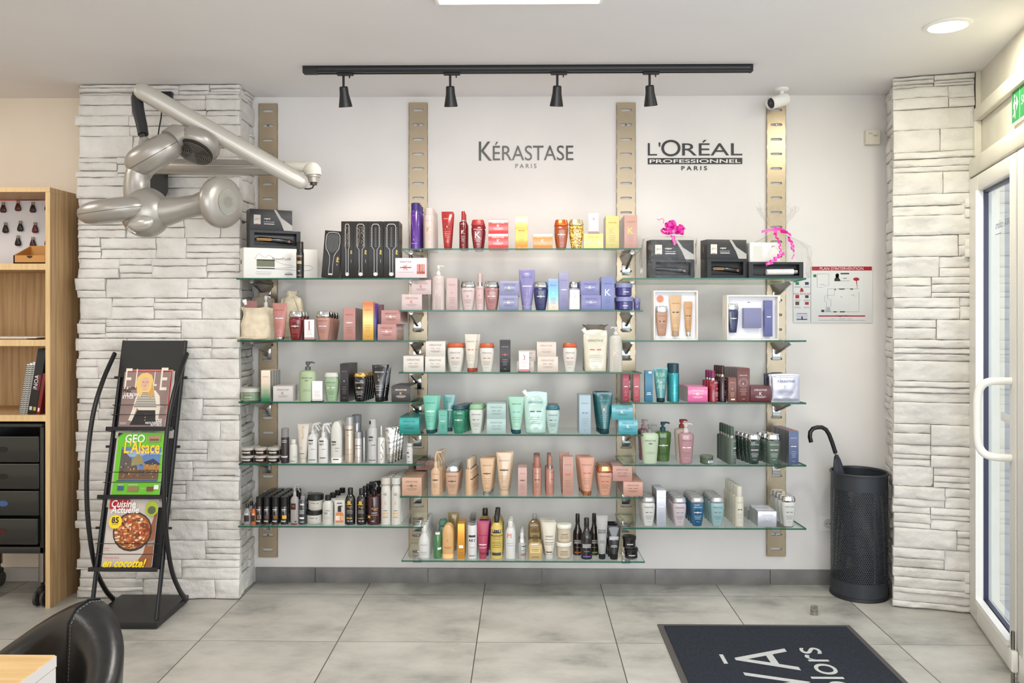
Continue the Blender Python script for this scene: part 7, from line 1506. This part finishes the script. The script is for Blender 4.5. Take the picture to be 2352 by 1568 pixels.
# books leaning in the third bay
bks = [('spiral_notebook', 'spiral bound notebook with striped edge, left of the books', (214, 210, 200), .013, .245, 0), ('spiral_notebook', 'second spiral bound notebook, beside the first', (226, 222, 214), .013, .25, 0), ('spiral_notebook', 'third spiral bound notebook, touching the black book', (206, 202, 194), .013, .256, 0),
       ('book', 'tall black book with white lettering in the bookcase', (34, 32, 32), .042, .32, 1), ('book', 'dark red book at the right end of the bookcase row', (120, 34, 30), .018, .20, 2)]
xx = CX1-T-.145
for i, (nm, ds_, c_, th, hh_, kind_) in enumerate(bks):
    tlt = R(9.5)
    r = bpy.data.objects.new(nm, None); COL.objects.link(r); r.location = (xx, -.385, zC+.001); r.rotation_euler = (0, tlt, 0); tag(r, ds_, 'notebook' if kind_ == 0 else 'book')
    mb = MB(); mb.box(0, th-.001, 0, .2, .001, hh_, M(c_, .5), .001); mb.build('cover', r)
    mb = MB()
    if kind_ == 0:
        for j in range(26): mb.box(.001, th-.002, -.004, .001, .006+j*.0092, .009+j*.0092, M((40, 40, 40), .4))
        mb.build('spiral_binding', r)
    elif kind_ == 1:
        prn(mb, lambda x, z: (th/2+x, -.0006, z), th, hh_, [('t', 'iNOA', -.08, .50, .070/th, TX(WT), dict(rot=1)), ('t', 'COLOR', .22, .50, .075/th, TX((190, 40, 70)), dict(rot=1)), ('r', -.2, .10, .3, .018, TX((200, 196, 190))), ('r', .25, .10, .3, .018, TX((190, 160, 60)))]); mb.build('spine_print', r)
    else:
        prn(mb, lambda x, z: (th/2+x, -.0006, z), th, hh_, [('r', 0, .12, .5, .018, TX((220, 210, 206)))]); mb.build('spine_print', r)
    xx += th/math.cos(tlt)+.0006
# ================================================================== DRAWER TROLLEY
TX0, TX1, TY0, TY1 = -2.74, -2.312, -.385, -.06
def tz(py): return H-(py-HOR)*(TY0+D)/F
root = empty('drawer_trolley', ((TX0+TX1)/2, (TY0+TY1)/2, 0), 0, 'black plastic drawer trolley on castors under the oak bookcase', 'trolley'); ox, oy = (TX0+TX1)/2, (TY0+TY1)/2
PL = M((34, 34, 32), .3, coat=.3); W2 = (TX1-TX0)/2; D2 = (TY1-TY0)/2
zb, zt = tz(1275), tz(982)
mb = MB(); mb.box(-W2, -W2+.02, -D2, D2, zb, zt, PL, .002); mb.box(W2-.02, W2, -D2, D2, zb, zt, PL, .002); mb.box(-W2+.02, W2-.02, D2-.01, D2, zb, zt, PL); mb.box(-W2, W2, -D2, D2, zb-.002, zb+.03, PL, .003); mb.build('carcass', root)
mb = MB(); mb.box(-W2-.004, W2+.004, -D2-.012, D2, zt, zt+.016, M((46, 46, 44), .22, coat=.5), .006); mb.build('top_tray', root)
for k, (ya, yb_) in enumerate(((1005, 1064), (1068, 1126), (1131, 1188), (1194, 1253))):
    za, zc = tz(yb_), tz(ya); ex = -.012 if k == 3 else 0
    mb = MB(); mb.box(-W2+.022, W2-.022, -D2-.006+ex, -D2+.02, za, zc, PL, .004); mb.box(-W2+.022, W2-.022, -D2-.0065+ex, -D2-.004+ex, zc-.003, zc, M((90, 90, 86), .3), .0005); dr = mb.build('drawer', root)
    mb = MB(); xh = P(9, 1036, TY0).x-ox; zh = (za+zc)/2; mb.add([(xh+.024*math.cos(2*math.pi*i/24), -D2-.0072+ex, zh+.014*math.sin(2*math.pi*i/24)) for i in range(24)], [tuple(range(24))], M([(16, 16, 18), (16, 16, 18), (60, 90, 140), (70, 20, 22)][k], .4)); mb.build('finger_hole', dr)
for sx in (-1, 1):
    for sy in (-1, 1):
        x, y = sx*(W2-.018), sy*(D2-.02)
        mb = MB(); mb.tube([(x, y, zb), (x, y, .115)], .017, CHROMED, 20); mb.build('leg', root)
        mb = MB(); mb.tube([(x, y, .118), (x, y, .085)], .008, BLACK, 12); mb.box(x-.016, x+.016, y-.028, y+.024, .045, .092, BLACK, .008); cs = mb.build('castor', root)
        for dx in (-.017, .017):
            mb = MB(); mb.tube([(x+dx-.006, y-.012, .038), (x+dx+.006, y-.012, .038)], .036, M((70, 70, 68), .25, .3), 28); mb.build('wheel', cs)
# ================================================================== CHAIR AND DESK IN THE FOREGROUND
LEA = noisy('black_leather', (26, 26, 26), (34, 34, 35), 40, .32, .05, 120)
# tub chair: shell follows a curve in plan; its top drops from the back towards the arms
ccx, ccy, zt_ = -1.225, -2.42, .80
root = empty('leather_tub_chair', (ccx, ccy, 0), 0, 'black leather tub chair behind the desk corner, bottom left', 'chair')
mb = MB(); n = 61; cols = []
for i in range(n):
    t = -1+2*i/(n-1); a_ = R(68)+t*R(108)          # direction the shell faces, back at 68 degrees
    rx, ry = .222, .25; top = .42+(.668-.42)*max(0, 1-abs(t)**1.3)**1.0 if abs(t) < 1 else .42
    bot = .24; ca, sa_ = math.cos(a_), math.sin(a_)
    prof = []
    m = 10
    th = .040+.018*(1-abs(t))
    for k in range(m+1):          # outer side, going up
        s_ = k/m; z = bot+(top-.03-bot)*s_; prof.append((1+.10*s_-.02*s_*s_, z))
    prof += [(1.06-.0/ry, top-.010), (1.02-th*.5/ry, top), (.98-th*1.0/ry, top-.010)]
    for k in range(m+1):
        s_ = 1-k/m; z = bot+(top-.04-bot)*s_; prof.append((.93-th*1.5/ry+.07*s_, z))
    cols.append([(ca*rx*r, sa_*ry*r, z) for r, z in prof])
mb.rings(cols, LEA, caps=True, closed=True); mb.build('back_shell', root, ang=70)
# seam along the top centre line of the back
def seam(toff, name):
    mb = MB(); i = int((n-1)/2+toff); c = cols[i]; pts = [Vector(p_)*1.0 for p_ in c[11:26]]
    pts = [p_+Vector((0, 0, .0015))+(p_-Vector((0, 0, p_.z)))*.004 for p_ in [Vector(q_) for q_ in c[2:24]]]
    for a_, b__ in zip(pts, pts[1:]):
        L_ = (b__-a_).length; k = max(1, int(L_/.008))
        for j in range(k): mb.tube([a_+(b__-a_)*((j+.15)/k), a_+(b__-a_)*((j+.75)/k)], .0011, M((120, 124, 120), .7), 5)
    mb.build(name, root)
mb = MB(); mb.tube([Vector(p_)*1.002 for p_ in cols[30][2:24]], .0022, M((16, 16, 16), .5), 6); mb.build('centre_seam', root)
seam(.9, 'stitching'); seam(-1.0, 'stitching')
mb = MB(); mb.loft([(.29, .20, .19), (.30, .225, .21), (.37, .23, .215), (.395, .20, .19), (.40, .1, .1)], LEA, 40, 2.6); mb.build('seat_cushion', root)
mb = MB(); mb.loft([(.24, .22, .20), (.29, .22, .20)], BLACKM, 40, 2.4); mb.build('seat_base', root)
mb = MB(); mb.tube([(0, 0, .03), (0, 0, .25)], .028, CHROME, 24); mb.build('column', root)
mb = MB(); mb.loft([(0, .23, .23), (.008, .23, .23), (.03, .06, .06)], CHROME, 40); mb.build('foot_disc', root)
# desk
t0 = PZ(130, 1503, .75); DW = noisy('maple_worktop', (206, 168, 112), (220, 186, 134), 5, .4, 0, 30, (1, 12, 12))
root = empty('wooden_desk', (t0.x, t0.y, 0), 0, 'light maple desk corner with side panel coloured pale by daylight, bottom left', 'desk')
mb = MB(); mb.box(-1.3, 0, -.75, 0, .725, .75, DW, .002); mb.build('desktop', root)
mb = MB(); mb.box(-.025, -.0005, -.745, -.002, 0, .725, M((206, 200, 196), .5)); mb.box(-.0005, .0006, -.745, -.001, .727, .748, M((206, 200, 196), .5)); mb.build('side_panel', root)  # daylight is put into the pale grey of the side panel and edge
mb = MB(); mb.box(-1.3, -1.275, -.745, -.002, 0, .725, M((206, 200, 196), .5)); mb.build('side_panel', root)  # far panel carries the same daylight-pale grey
mb = MB(); mb.box(-1.27, -.03, -.06, -.04, .30, .725, DW); mb.build('modesty_panel', root)
